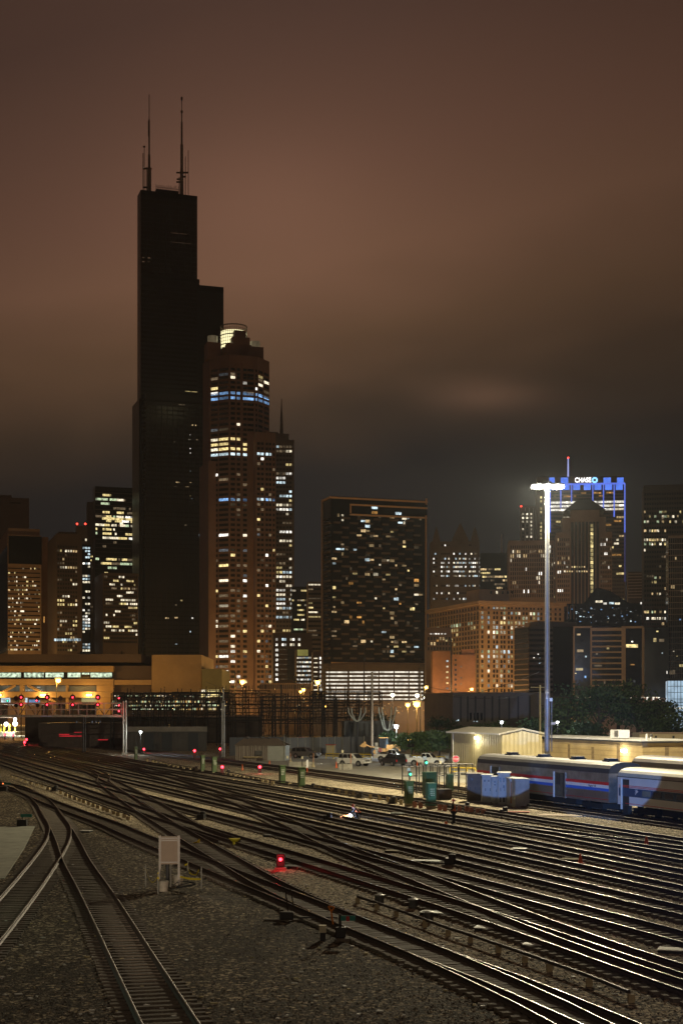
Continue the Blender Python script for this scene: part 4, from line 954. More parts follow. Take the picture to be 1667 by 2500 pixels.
for a in ((275, 470, 1692, 300, 'longest front substation gantry, right of the signal bridge', 6), (420, 560, 1690, 330, 'substation gantry in front of the greenish annex', 5), (540, 700, 1694, 310, 'substation gantry below the reddish tower', 5), (640, 820, 1700, 290, 'substation gantry below the white lit garages', 6),
          (760, 930, 1688, 340, 'substation gantry before the balcony tower podium', 6), (500, 660, 1686, 370, 'rear substation gantry behind the street lamp', 5), (700, 880, 1708, 360, 'rear low substation gantry among the orange lights', 6), (300, 420, 1702, 345, 'short rear substation gantry near the signal bridge', 4)): sub_gantry(*a)
# transformers and pale bushings
for (x, y0, y1, Y, label) in ((872, 1728, 1768, 270, 'pale curved busbar horns left of the timber pole'), (946, 1726, 1790, 262, 'pale bent busbar arms right of the timber pole')):
    r = thing('busbar_assembly', label, 'busbar', W(x, 1735, Y) * 1, 0, 'substation busbars'); r.location.z = 0
    PALEC = mat('pale_insulator_glaze', (.32, .33, .28), .4, var=.2, scale=3); sc = Y / F
    mb = MB()
    for sgn, off in ((-1, 22), (1, 20), (-1, 14), (1, 9)):
        z0 = H - (y1 - 6 - HY) * sc; z1 = H - (y0 - HY) * sc
        pts = [(sgn * off * sc, 0, z1), (sgn * off * sc * .95, 0, z1 - 12 * sc), (sgn * off * .45 * sc, 0, z0 + 6 * sc), (0, 0, z0)]; mb.path(pts, .13, 6)
    mb.build('busbar', PALEC, r, smooth=True); MB().tube((0, 0, 0), (0, 0, H - (y1 - 6 - HY) * sc), .2, n=8).build('support', DSTEEL, r)
b = Bld('transformer_house', 'dark transformer house behind the grey fence', 840, 960, 1760, 285, wall=mat('dark_transformer_paint', (.035, .035, .035), .5, var=.3, scale=.4), rz=R(4), depth=8, group='low buildings beyond the yard')
for i in range(8): b.slabpx(845 + i * 14, 1766, 850 + i * 14, 1800, DSTEEL, 'radiator', t=.5)
b.finish()
# ------------------------------------------------------------------ warehouse, wooded bank
b = Bld('warehouse', 'long grey warehouse with dark vertical grooves in front of the classical block', 1105, 1330, 1690, 345, wall=mat('grey_warehouse_render', (.16, .135, .11), .85, var=.2, scale=.2), rz=R(10), depth=30, group='low buildings beyond the yard')
for x in (1122, 1139, 1158, 1180, 1199, 1216, 1240, 1262, 1290): b.slabpx(x, 1700, x + 4, 1762, DSTEEL, 'groove_panel', t=.1)
for x0, y in ((1112, 1758), (1116, 1757), (1155, 1760), (1162, 1760)): b.px(x0, y, x0 + 3, y + 2.4, 'cool')
for x in (1146, 1156, 1163, 1172): b.slabpx(x, 1740, x + 5, 1758, DARKGLASS, 'window', t=.05)
b.finish()
LEAF = mat('dark_green_leaves', (.030, .058, .016), .7, var=.6, scale=.9); LEAF2 = mat('olive_green_leaves', (.055, .085, .022), .7, var=.6, scale=.9); BARK = mat('tree_bark', (.06, .045, .035), .9, var=.3, scale=3)
def leaves(mb, c, rx, ry, rz_, n, s):
    for _ in range(n):
        while True:
            q = Vector((random.uniform(-1, 1), random.uniform(-1, 1), random.uniform(-1, 1)))
            if .15 < q.length < 1: break
        q = q * (.55 + .45 * q.length)
        p = Vector((c[0] + q.x * rx, c[1] + q.y * ry, c[2] + q.z * rz_)); a = Vector((random.gauss(0, 1), random.gauss(0, 1), random.gauss(0, .7))).normalized(); d = a.orthogonal().normalized()
        d = Matrix.Rotation(random.uniform(0, 6.3), 3, a) @ d; e = a.cross(d); k = s * random.uniform(.6, 1.4)
        mb.add([p - d * k, p + e * k * .5, p + d * k, p - e * k * .5], [(0, 1, 2, 3)])
def tree(x, ybase, Y, h, wd, label, m, group, nlobe=9, nl=170, s=.32, name='tree', cat='tree', z0=0):
    base = W(x, ybase, Y); base.z = z0
    r = thing(name, label, cat, base, random.uniform(0, 6), group)
    mb = MB(); mb.tube((0, 0, -.2), (0, 0, h * .55), .06 * h ** .8, .03 * h ** .8, 7); lobes = []
    for i in range(nlobe):
        t = random.uniform(0, 6.3); rr = random.uniform(.1, .75) * wd / 2; z = h * random.uniform(.38, .86); lobes.append((rr * math.cos(t), rr * math.sin(t), z))
        mb.tube((0, 0, h * random.uniform(.2, .5)), lobes[-1], .02 * h ** .8, .008 * h, 5)
    mb.build('trunk', BARK, r); cr = MB()
    for lx, ly, lz in lobes: leaves(cr, (lx, ly, lz), wd * random.uniform(.2, .34), wd * random.uniform(.2, .34), h * random.uniform(.13, .22), nl, s)
    cr.build('crown', m, r); return r
# bank of earth under the trees at right, and bushes behind the parked trucks
EARTH = mat('dark_grassy_earth', (.05, .055, .025), .95, var=.4, scale=.5, bump=.4, bscale=3)
mb = MB(); NX, NY = 36, 10; vs = []
for j in range(NY):
    for i in range(NX):
        x = 20 + i * 3.4; y = 262 + j * 8; e = math.sin(math.pi * min(1, j / 6) / 2)
        vs.append((x, y, -.05 + (4.6 + 2.2 * math.sin(i * .35)) * e * min(1, i / 6) + random.uniform(-.25, .25) * (j > 0)))
mb.add(vs, [(j * NX + i, j * NX + i + 1, (j + 1) * NX + i + 1, (j + 1) * NX + i) for j in range(NY - 1) for i in range(NX - 1)])
tag(mb.build('embankment', EARTH, smooth=True), kind='structure')
random.seed(33)
where = ['beside the tall mast', 'right of the tall mast', 'above the brick hall', 'behind the rooftop air unit', 'below the terrace lamps', 'below the framed block', 'at the right edge', 'behind the small cream block', 'behind the metal shed', 'left of the metal shed roof', 'under the glass hall']
BG = 'trees on the dark bank'
for i, (x, Y, h, wd, zb) in enumerate(((1375, 270, 9, 13, 1), (1420, 276, 11.5, 14, 2), (1462, 272, 12, 14, 2.5), (1508, 275, 12, 15, 2.5), (1555, 272, 9.5, 14, 2.5), (1600, 278, 8.5, 13, 2.5), (1655, 270, 8, 14, 2), (1625, 262, 6, 11, 1), (1300, 268, 7, 12, .5), (1185, 290, 6, 10, 0), (1440, 258, 5.5, 10, 1))):
    tree(x, 1800, Y, h, wd, ('dark ' if i % 2 else 'dense ') + 'broadleaf tree ' + where[i], (LEAF, LEAF2)[i % 3 == 0], BG, z0=zb)
for i, (x, Y, h, wd, w_) in enumerate(((1005, 246, 4.6, 7, 'right of the wheel loader'), (1040, 244, 5, 8, 'behind the black car'), (1072, 246, 5.2, 8, 'behind the crew cab pickup'), (1098, 248, 5, 7, 'against the metal shed corner'), (975, 262, 5, 7, 'beside the white floodlight'), (1080, 330, 7, 9, 'left of the grey warehouse'), (1130, 320, 6, 9, 'in front of the grey warehouse'), (930, 330, 9, 10, 'in front of the white garage strips'))):
    tree(x, 1830, Y, h, wd, 'low green bush ' + w_, LEAF2 if i < 4 else LEAF, 'bushes behind the parking lot', 7, 150, .26, 'bush', 'bush')

# ------------------------------------------------------------------ poles and street lamps
def pole(name, label, x, ytop, ybase, w, m, cat='pole', arms=(), group='poles around the yard', Y=None):
    if Y is None: p = G(x, ybase)
    else: p = W(x, ybase, Y); p.z = 0
    Y = p.y; h = H - (ytop - HY) / F * Y; r = w / F * Y / 2
    rt = thing(name, label, cat, p, 0, group)
    MB().tube((0, 0, 0), (0, 0, h), r, r * .8, 10).build('shaft', m, rt, smooth=True)
    MB().box((0, 0, .1), (r * 5, r * 5, .2)).build('base_plate', GALV, rt)
    for dz, ln in arms: MB().tube((-ln, 0, h - dz), (ln, 0, h - dz), r * .35, n=6).build('cross_arm', m, rt)
    return rt
for x, yt, yb, w, lab in ((52.5, 1600, 1800, 2.6, 'thin dark pole crossing the depot window strip'), (157, 1598, 1800, 4.2, 'dark pole in front of the depot above the second signal'), (199, 1590, 1800, 5.6, 'thickest dark pole in front of the depot'), (298, 1590, 1795, 4.5, 'dark pole beside the depot stair block'), (504, 1640, 1795, 3.5, 'dark pole in front of the greenish annex'), (574, 1640, 1790, 3.2, 'dark pole under the reddish tower left of the street lamp')):
    pole('utility_pole', lab, x, yt, yb, w, DSTEEL, arms=((.6, 1.1),))
for x, yt, yb, w, lab in ((655, 1662, 1795, 4, 'dark pole right of the street lamp'), (686, 1672, 1795, 7, 'broad dark pylon left of the garage lights'), (720, 1650, 1795, 6, 'dark pylon below the yellow lit parapet'), (804, 1620, 1795, 3, 'thin dark pole over the left garage strips'), (1101, 1560, 1800, 4.5, 'dark pole before the orange brick blocks'), (1026, 1622, 1800, 3.4, 'dark pole at the right end of the garage strips')):
    pole('utility_pole', lab, x, yt, yb, w, DSTEEL, arms=((.5, .9), (1.4, .9)))
pole('timber_pole', 'tall brown timber pole between the loader and the road signs', 908, 1640, 1846, 6.5, mat('brown_pole_timber', (.20, .15, .10), .85, var=.3, scale=1.5, bump=.3), arms=((.8, .9),))
pole('steel_pole', 'slender pale steel pole before the garage strips', 889, 1570, 1800, 2.4, GALV, Y=350)
pole('timber_pole', 'pale timber pole just left of the tall mast', 1318, 1672, 1850, 5, mat('pale_pole_timber', (.42, .36, .20), .85, var=.2, scale=1.5), arms=((.4, 1.6),), Y=235)
# triple tube steel mast
p = G(545, 1850); r = thing('steel_mast', 'silver triple tube steel mast left of the grey hut', 'mast', p, 0, 'poles around the yard'); sc = p.y / F
for dx, yt in ((-2.6, 1715), (.4, 1680), (3.4, 1710)): MB().tube((dx * sc, 0, 0), (dx * sc, 0, H - (yt - HY) * sc), 1.1 * sc, n=8).build('tube', mat('bright_galvanised_steel', (.42, .42, .42), .4, .6, var=.15, scale=1), r, smooth=True)
MB().bb(-4.5 * sc, 4 * sc, -.3, .3, H - (1716 - HY) * sc, H - (1711 - HY) * sc).build('bracket', GALV, r)
r2 = thing('signal_support', 'grey double tube column under the middle of the signal bridge', 'column', G(207, 1838), 0, 'poles around the yard'); sc = r2.location.y / F
for dx in (-2.6, 2.2): MB().tube((dx * sc, 0, 0), (dx * sc, 0, H - (1750 - HY) * sc), 1.7 * sc, n=8).build('tube', GALV, r2, smooth=True)
SOD = glow('sodium_lamp_glow', (1, .50, .07), 14); WHL = glow('white_lamp_glow', (.95, 1, .95), 16); WARMW = glow('warm_white_lamp_glow', (1, .85, .6), 12)
def street_lamp(x, y, Y, label, m, r, watts=0, col=(1, .55, .14), arm=0, zb=0):
    p = W(x, y, Y); rt = thing('street_lamp', label, 'street lamp', (p.x, p.y, zb), 0, 'street lamps')
    MB().tube((-arm, 0, 0), (-arm, 0, p.z - zb), r * .2, r * .14, 8).build('post', DSTEEL, rt)
    if arm: MB().tube((-arm, 0, p.z - zb), (0, 0, p.z - zb + .15), r * .18, n=6).build('arm', DSTEEL, rt)
    MB().bb(-r * 1.3, r * 1.3, -r, r, p.z - zb + r * .5, p.z - zb + r * .95).build('lamp_head', BLACKM, rt)
    MB().ball((0, 0, p.z - zb), r, 12).build('lamp_glass', m, rt, smooth=True)
    if watts: lamp((p.x, p.y - r * 1.6, p.z - r * .4), watts, col, r, 'street_or_fill_light')
street_lamp(143, 1661, 412, 'orange street lamp in front of the ochre depot', SOD, .75, 9000, (1, .5, .1), arm=.5)
street_lamp(592, 1665, 520, 'orange street lamp below the reddish tower', SOD, .85, 14000)
street_lamp(775.5, 1666, 520, 'orange street lamp left of the white garage strips', SOD, .85, 12000)
street_lamp(741, 1684, 420, 'right one of a close pair of orange lamps', SOD, .5, 2500); street_lamp(734, 1689, 420, 'left one of a close pair of orange lamps', SOD, .4, 1500)
street_lamp(1017, 1719, 400, 'brightest orange street lamp under the garage podium', SOD, .9, 12000)
street_lamp(995, 1721, 405, 'second orange street lamp left of the brightest one', SOD, .6, 5000)
street_lamp(1040, 1678, 430, 'orange lamp on a tall lit post by the podium corner', SOD, .5, 4000, arm=.4)
street_lamp(1018, 1698, 460, 'white lamp above the brightest orange lamp', WARMW, .6, 2500, (1, .85, .6)); street_lamp(1038, 1703, 440, 'white lamp beside the tall lit post', WARMW, .5, 1500, (1, .85, .6))
street_lamp(958, 1697, 440, 'pale lamp in front of the garage strips', WARMW, .6, 2500, (1, .85, .6)); street_lamp(1075, 1700, 445, 'warm lamp before the plain brick block', WARMW, .65, 6000, (1, .62, .25))
street_lamp(1080, 1708, 430, 'small white lamp under the warm brick lamp', WHL, .3); street_lamp(1061, 1715, 430, 'small white lamp left of the brick lamps', WHL, .32)
street_lamp(1151, 1683, 425, 'orange lamp over the warehouse roof', SOD, .4, 7000, arm=.9); street_lamp(793, 1725, 380, 'small orange lamp low among the substation steel', SOD, .3)
street_lamp(560, 1665, 500, 'small warm lamp left of the orange street lamp', WARMW, .3)
street_lamp(967, 1774, 255, 'cold white floodlight beside the bushes', WHL, .36, 4500, (.85, .95, 1)); street_lamp(344, 1787, 268, 'cold white lamp on the dark shed corner', WHL, .24, 900, (.85, .95, 1))
street_lamp(1224, 1763, 262, 'brighter left lamp in the dark trees', WHL, .26, 900, (.85, .95, 1)); street_lamp(1360, 1763, 258, 'lamp in the trees right of the tall mast', WHL, .24, 700, (.85, .95, 1))
# glow of the streets between the buildings (added unseen lights that brighten the facades)
for x, Y, z, w in ((540, 985, 9, 34000), (600, 960, 9, 34000), (640, 1000, 9, 24000), (1120, 585, 5, 16000), (1185, 570, 5, 26000), (1225, 580, 5, 26000), (1090, 455, 7, 9000), (1140, 440, 7, 9000), (22, 770, 40, 30000), (900, 640, 8, 5000), (1480, 440, 9, 2200), (1560, 440, 9, 1500), (850, 640, 8, 4000), (980, 650, 8, 4000), (30, 800, 14, 22000), (690, 860, 9, 14000), (1420, 1000, 25, 42000), (1300, 1040, 25, 36000), (1110, 1280, 30, 50000), (1440, 1380, 60, 60000), (690, 1240, 30, 40000), (60, 405, 13, 2500), (240, 405, 13, 2500), (430, 410, 14, 1300)):
    lamp(((x - CX) / F * Y, Y, z), w, (1, .55, .16), .5, 'street_or_fill_light')
# ------------------------------------------------------------------ signal bridge
PALEST = mat('pale_painted_steel', (.40, .38, .31), .5, .2, var=.2, scale=1.5)
YG = 269.0; sc = YG / F
sb = thing('signal_bridge', 'pale lattice signal bridge over the tracks at left', 'signal bridge', W(305, 1842, YG), 0); sb.location.z = 0
ox = sb.location.x
def gz(y): return H - (y - HY) * sc
def gx(x): return (x - CX) * sc - ox
xl = gx(-60); xr = gx(297)
for y, r in ((1717, .13), (1732, .10), (1748, .22)): MB().bb(xl, xr, -r, r, gz(y) - r, gz(y) + r).build('chord', PALEST, sb)
for y in (1717, 1748): MB().bb(xl, xr, 1.2, 1.4, gz(y) - .1, gz(y) + .1).build('chord', GALV, sb)
for i in range(18):
    x = xl + (xr - xl) * i / 17; MB().tube((x, 0, gz(1748)), (x, 0, gz(1717)), .07, n=4).build('upright', PALEST, sb)
    if i < 17:
        x2 = xl + (xr - xl) * (i + 1) / 17; a, c = (1748, 1717) if i % 2 else (1717, 1748)
        MB().tube((x, .6, gz(a)), (x2, .6, gz(c)), .07, n=4).build('diagonal', GALV, sb)
MB().bb(xl, xr, .2, 1.2, gz(1748) - .05, gz(1748) + .03).build('walkway', GALV, sb)
for x in (302, 308.5):
    MB().tube((gx(x), 0, 0), (gx(x), 0, gz(1712)), .16, n=8).build('leg', PALEST, sb)
MB().tube((gx(297), 0, gz(1749)), (gx(309), 0, gz(1763)), .12, n=6).build('knee_brace', PALEST, sb)
for i in range(13): MB().tube((gx(301), -.1, .4 + i * .62), (gx(309.5), -.1, .4 + i * .62), .035, n=4).build('rung', GALV, sb)
MB().bb(gx(299), gx(312), -.4, .4, 0, .35).build('footing', CONCRETE, sb)
MB().bb(gx(102), gx(127), -.3, -.24, gz(1750), gz(1747)).build('blue_sign', mat('pale_blue_plate', (.35, .42, .62), .5, var=.1, scale=2), sb)
for x in (75, 137, 198, 258, 285): MB().bb(gx(x) - .35, gx(x) + .35, -.3, .3, gz(1747.5), gz(1744.5)).build('junction_box', PALEST, sb)
REDL = glow('red_signal_lens', (1, .035, .055), 9); GREENL = glow('green_signal_lens', (.05, 1, .45), 4); REDHALO = glow('red_lens_halo', (1, .0, .02), 1.6)  # REDHALO: glowing ring imitates the glare around each lens
lamps_red = []
def sig(x, y, label, on, disc=True, group='signal heads on the signal bridge', dy=-.5, r=.53):
    p = W(x, y, YG + dy); rt = thing('railway_signal', label, 'railway signal', p, 0, group)
    if disc:
        MB().disc((0, 0, 0), r, (0, 1, 0), .06, 20).build('target_disc', BLACKM, rt)
        MB().tube((0, .05, .1), (0, .45, .1), .2, n=10).build('lamp_housing', BLACKM, rt)
        MB().tube((0, .2, r * 1.5), (0, .2, -2.2), .05, n=6).build('mast_tube', BLACKM, rt)
    else: MB().box((0, .1, 0), (.45, .3, .5)).build('lamp_housing', BLACKM, rt)
    if on:
        MB().disc((0, -.05, 0), .13, (0, 1, 0), .05, 12).build('lens', REDL if on == 'r' else GREENL, rt)
        MB().disc((0, -.035, 0), .21, (0, 1, 0), .02, 12).build('lens_halo', REDHALO if on == 'r' else glow('green_lens_halo', (0, .5, .2), .5), rt)
pos = ('leftmost pair', 'second pair', 'third pair', 'fourth pair')
for i, x in enumerate((52.6, 115.8, 178.3, 239.5)):
    sig(x, 1702.5, f'upper round red signal in the {pos[i]} on the bridge', 'r'); sig(x, 1720.5, f'lower round red signal in the {pos[i]} on the bridge', 'r', r=.42)
for x, n in ((40, 'left of the leftmost red pair'), (92.6, 'left of the second red pair'), (148.5, 'left of the third red pair')):
    sig(x, 1705, f'unlit upper signal seen from behind, {n}', None, dy=.8, r=.45); sig(x, 1722, f'unlit lower signal seen from behind, {n}', None, dy=.8, r=.38)
sig(90.5, 1710.5, 'small red signal without a disc beside the second pair', 'r', False); sig(19.5, 1711, 'the only green light on the signal bridge', 'g', False)
for y, n in ((1704.6, 'top'), (1722, 'middle'), (1736, 'bottom and largest')): sig(291, y, f'{n} red light of the stack on the bridge leg', 'r', False, r=.6)
for x, y in ((52, 1712), (116, 1712), (178, 1712), (240, 1712), (291, 1735)): lamp(W(x, y, YG - 1.2), 60, (1, .03, .04), .2, 'signal_light')

# ------------------------------------------------------------------ dwarf signals
def dwarf(x, y, label, r=.14, hh=.55, w=60, base=None):
    r *= .85; Y = F * (H - hh) / (y - HY) ; p = Vector(((x - CX) / F * Y, Y, 0))
    rt = thing('dwarf_signal', label, 'dwarf signal', p, 0, 'red dwarf signals')
    MB().bb(-.22, .22, -.05, .3, .12, hh + .3).build('housing', BLACKM, rt, bevel=.04)
    MB().bb(-.3, .3, -.1, .35, 0, .12).build('footing', CONCRETE, rt)
    MB().ball((0, -.07, hh), r, 12).build('lens', REDL, rt, smooth=True)
    MB().tube((0, -.16, hh), (0, -.03, hh), r * 1.3, r * 1.42, 14, caps=False).build('lens_halo', REDHALO, rt)
    lamp((p.x, p.y - .35, hh), w, (1, .03, .045), .08, 'signal_light')
dwarf(685, 2098, 'large bright red dwarf signal in the middle of the ballast', .105, .55, 22)
dwarf(352, 1829, 'red dwarf signal below the dark shed lamp', .22, .9, 70); dwarf(475.5, 1833, 'red dwarf signal left of the silver mast', .24, 1.6, 60)
dwarf(543, 1872.5, 'red dwarf signal right of the left pair of green cabinets', .22, .9, 60); dwarf(634.5, 1872.5, 'red dwarf signal in front of the grey hut', .22, .9, 60)
dwarf(537.5, 1828.5, 'small red signal at the foot of the silver mast', .2, 1.8, 40)
dwarf(33, 1794, 'far red signal nearest the lit platform', .36, 1.4, 120); dwarf(65.6, 1805.5, 'upper one of two close red signals at far left', .3, 1.4, 120); dwarf(61, 1812, 'lower one of two close red signals at far left', .3, .8, 120); dwarf(12.5, 1794, 'dim red signal at the left edge below the platform', .3, 1.4, 60)

# ------------------------------------------------------------------ green relay cabinets
GRN = mat('olive_green_cabinet_paint', (.075, .125, .045), .5, var=.15, scale=1.2); DGRN = mat('dark_green_cabinet_paint', (.035, .085, .05), .5, var=.15, scale=1.2); TEAL = mat('teal_lit_cabinet_green', (.06, .17, .12), .5, var=.15, scale=1.2)  # TEAL: teal cast of the beam put into the green paint
LABELW = mat('white_label_plate', (.72, .72, .66), .6, var=.1, scale=6); CONC2 = mat('yellowish_concrete_plinth', (.34, .30, .19), .9, var=.25, scale=2)
def cabinet(x0, x1, ytop, ybase, label, m, lines=4, xs=None, group='green relay cabinets'):
    p = G((x0 + x1) / 2, ybase); s = p.y / F; w = (x1 - x0) * s * .97; h = (ybase - ytop) * s; front = w * .66; side = w * .62
    rt = thing('relay_cabinet', label, 'relay cabinet', p, R(18), group)
    # front faces the camera, left flank turned away
    MB().bb(-w * .12, w * .5, 0, side, .25, h).build('housing', m, rt, bevel=.02)
    MB().bb(-w * .12 - .05, w * .5 + .05, -.05, side + .05, h, h + .07).build('lid', m, rt)
    MB().bb(-w * .08, w * .46, .03, side - .05, 0, .25).build('plinth', CONC2, rt)
    MB().bb(-w * .06, w * .44, -.03, .01, .4, h - .15).build('door', m, rt)
    mb = MB()
    for k in range(lines):
        z = h * .78 - k * .17; mb.bb(.02, .02 + w * .2, -.045, -.028, z, z + .055); mb.bb(.06 + w * .2, .06 + w * .3, -.045, -.028, z, z + .055)
    mb.build('vent_slot', LABELW, rt); MB().bb(-.02 - w * .02, .04 - w * .02, -.07, -.02, h * .48, h * .56).build('handle', BLACKM, rt)
    return rt
cabinet(325, 337, 1824, 1858, 'green relay cabinet beside the leg of the signal bridge', GRN)
cabinet(486, 501, 1845, 1886, 'left one of the green cabinet pair below the silver mast', GRN); cabinet(512, 531, 1849, 1890, 'right one of the green cabinet pair below the silver mast', GRN)
cabinet(675, 698, 1870, 1917, 'left one of the green cabinet pair before the white car', GRN); cabinet(721, 746, 1875, 1926, 'right one of the green cabinet pair before the white car', GRN)
cabinet(980, 1011, 1909, 1969, 'front olive cabinet left of the teal lit one', GRN); cabinet(1032, 1066, 1914, 1975, 'cabinet lit teal with white lines, nearest the standing worker', TEAL)
cabinet(1022, 1068, 1887, 1948, 'large dark green cabinet inside the pipe fence', DGRN, 0); cabinet(1084, 1108, 1892, 1938, 'small dark green cabinet at the right end of the pipe fence', DGRN, 0)
bx = G(1087, 1953); rt = thing('battery_box', 'rusty dark brown box right of the teal lit cabinet', 'box', bx, R(18)); sc = bx.y / F
MB().bb(-17 * sc, 17 * sc, 0, 1.1, .1, 24 * sc).build('body', mat('rusty_dark_brown_steel', (.05, .03, .024), .7, var=.4, scale=1.5), rt); MB().bb(-17.6 * sc, 17.6 * sc, -.05, 1.15, 24 * sc, 26 * sc).build('lid', DSTEEL, rt); MB().bb(-15 * sc, 15 * sc, .1, 1, 0, .1).build('skid', DSTEEL, rt)
# pipe fence round the cabinets
a = G(982, 1938); c = G(1118, 1936); r = thing('pipe_fence', 'dark pipe fence around the green cabinets before the trucks', 'fence', a, 0); d = c - a; s_ = a.y / F
for i in range(9):
    q = d * (i / 8); MB().tube((q.x, q.y, 0), (q.x, q.y, (1938 - 1866) * s_ * .96), .06, n=8).build('post', DSTEEL, r)
    q2 = q + Vector((2, 6, 0)); MB().tube((q2.x, q2.y, 0), (q2.x, q2.y, (1938 - 1866) * s_ * .92), .05, n=8).build('post', DSTEEL, r)
for f in (.62, .95): z = (1938 - 1868) * s_ * f; MB().tube((0, 0, z), (d.x, d.y, z), .045, n=6).build('rail', GALV, r); MB().tube((2, 6, z), (d.x + 2, d.y + 6, z), .045, n=6).build('rail', GALV, r)
for x, y, g_, n in ((1039, 1862, 1, 'on the pipe fence by the pickup'), (1000, 1890, 2, 'left of the large dark green cabinet')):
    p = G(x, 1945); rt = thing('position_signal', 'small grey signal head with a green light ' + n, 'railway signal', p, 0, 'small grey signals'); z = H - (y - HY) / F * p.y
    MB().tube((0, 0, 0), (0, 0, z + .3), .05, n=8).build('mast_tube', GALV, rt); MB().box((0, 0, z), (.34, .3, .5)).build('housing', GALV, rt, bevel=.03); MB().disc((.06, -.17, z), .11, (0, 1, 0), .04).build('lens', GREENL, rt); MB().box((-.1, 0, z + .45), (.3, .25, .3)).build('hood', WHITEM, rt)
# grey equipment houses in a tight row
GREYH = mat('weathered_pale_grey_steel', (.34, .36, .36), .5, var=.25, scale=.9, bump=.1); BRH = mat('brown_stained_steel', (.13, .105, .08), .65, var=.35, scale=.9); RUST = mat('rust_streaked_door', (.30, .15, .08), .75, var=.45, scale=1.6)
def house(x0, x1, yt, yb, label, m, depth, doors, holes=(), rustdoor=None, group='row of grey equipment houses'):
    p = G(x0, yb); s = p.y / F; w = (x1 - x0) * s; h = (yb - yt) * s
    rt = thing('equipment_house', label, 'equipment cabinet', p, R(-8), group)
    MB().bb(0, w, 0, depth, .12, h).build('housing', m, rt); MB().bb(-.1, w + .1, -.12, depth + .12, h, h + .09).build('roof', m, rt); MB().bb(.05, w - .05, .05, depth - .05, 0, .12).build('plinth', CONCRETE, rt)
    for i in range(doors):
        a0, a1 = w * (i + .08) / doors, w * (i + .92) / doors
        o = MB().bb(a0, a1, -.035, .01, .3, h - .18).build('door', RUST if rustdoor == i else m, rt)
        if rustdoor == i: o['label'] = 'rust streaked door'
        MB().bb(a1 - .1, a1 - .05, -.09, -.02, h * .45, h * .55).build('handle', BLACKM, o)
    for (fx, fz, fw, fh) in holes: MB().bb(w * fx, w * (fx + fw), -.05, .0, h * fz, h * (fz + fh)).build('vent', MATTEGLASS, rt)
    return rt
house(1139, 1174, 1891, 1958, 'brown stained house at the left end of the grey cabinet row', BRH, 2.2, 3, ((.3, .8, .12, .06),))
house(1176, 1199, 1894, 1961, 'blue lit two door house next to the brown one', GREYH, 2.2, 2, ((.2, .78, .16, .08), (.62, .78, .18, .08)))
house(1200, 1214, 1898, 1963, 'narrow pale house between the blue lit ones', GREYH, 1.6, 1, ((.3, .8, .4, .08), (.3, .7, .4, .05)))
HL = [(.12 + i * .3, .73, .16, .15) for i in range(3)] + [(.12 + i * .3, .10, .16, .15) for i in range(3)] + [(.42, .55, .16, .09), (.74, .48, .10, .15)]
house(1215, 1243, 1889, 1966, 'tallest pale house with square vent holes', GREYH, 2.6, 3, HL)
h5 = house(1244, 1256, 1903, 1970, 'front house with a rust streaked door at the right end', GREYH, 3.0, 1, ((.25, .86, .5, .05),), 0)
p5 = G(1257, 1972); s5 = p5.y / F; w5 = 36 * s5; h5h = 68 * s5
rt = thing('equipment_house', 'broad pale blank walled house right of the rust streaked door', 'equipment cabinet', p5, R(10), 'row of grey equipment houses')
MB().bb(0, w5, 0, 2.6, .1, h5h).build('housing', GREYH, rt); MB().bb(-.1, w5 + .1, -.1, 2.7, h5h, h5h + .1).build('roof', GREYH, rt); MB().bb(.05, w5 - .05, .05, 2.5, 0, .1).build('plinth', CONCRETE, rt)

# ------------------------------------------------------------------ parked railway cars
dT = Vector((8.0, -23.6, 0)).normalized(); aT = math.atan2(dT.y, dT.x)
STAIN = mat('stainless_car_side', (.34, .325, .30), .42, .7, var=.35, scale=.9); FLUTE = mat('fluted_stainless_side', (.40, .39, .37), .32, .8, var=.12, scale=.5, wave=('Z', 3.4)); ROOFM = mat('grey_car_roof', (.075, .07, .062), .55, .2, var=.15, scale=.4)
UNDER = mat('black_underframe', (.018, .017, .016), .7, var=.3, scale=1)
def car_shell(Lc, w, z0, zs, zr, flat=.42, n=9):
    """cross-section swept along x: side to zs, rounded roof to zr"""
    sec = [(-w / 2, z0), (-w / 2, zs)]
    for i in range(1, n):
        t = math.pi * (1 - i / n); sec.append((math.copysign(abs(math.cos(t)) ** .75, math.cos(t)) * w / 2, zs + (zr - zs) * abs(math.sin(t)) ** .8))
    sec += [(w / 2, zs), (w / 2, z0)]; return sec
def coach(name, label, p0, Lc, zr, side, roof, group='parked railway cars', w=3.05, z0=1.05, zs=3.35):
    rt = thing(name, label, 'railway car', p0, aT, group)
    sec = car_shell(Lc, w, z0, zs, zr); n = len(sec)
    MB().bb(0, Lc, -w / 2, w / 2, z0, zs).build('body', side, rt)
    rf = sec[1:-1]; MB().prism([(0, y, z + .002) for y, z in rf], (Lc, 0, 0)).build('roof', roof, rt, smooth=False)
    mb = MB()
    for xb in (3.4, Lc - 3.4):
        mb.bb(xb - 1.7, xb + 1.7, -1.1, 1.1, .45, .85)
    mb.build('bogie_frame', UNDER, rt)
    for xb in (3.4, Lc - 3.4):
        for dx in (-1.25, 1.25):
            for sy in (-.75, .75): MB().disc((xb + dx, sy, .62), .46, (0, 1, 0), .13, 20).build('wheel', UNDER, rt)
    MB().bb(6, Lc - 6, -1.2, 1.2, .55, 1.05).build('underframe', UNDER, rt)
    MB().bb(-.45, 0, -.5, .5, 1.0, 3.2).build('gangway', UNDER, rt)
    return rt
p0 = Vector((12.9, 135.6, 0)) ; nrm = Vector((-dT.y, dT.x, 0))   # local +y
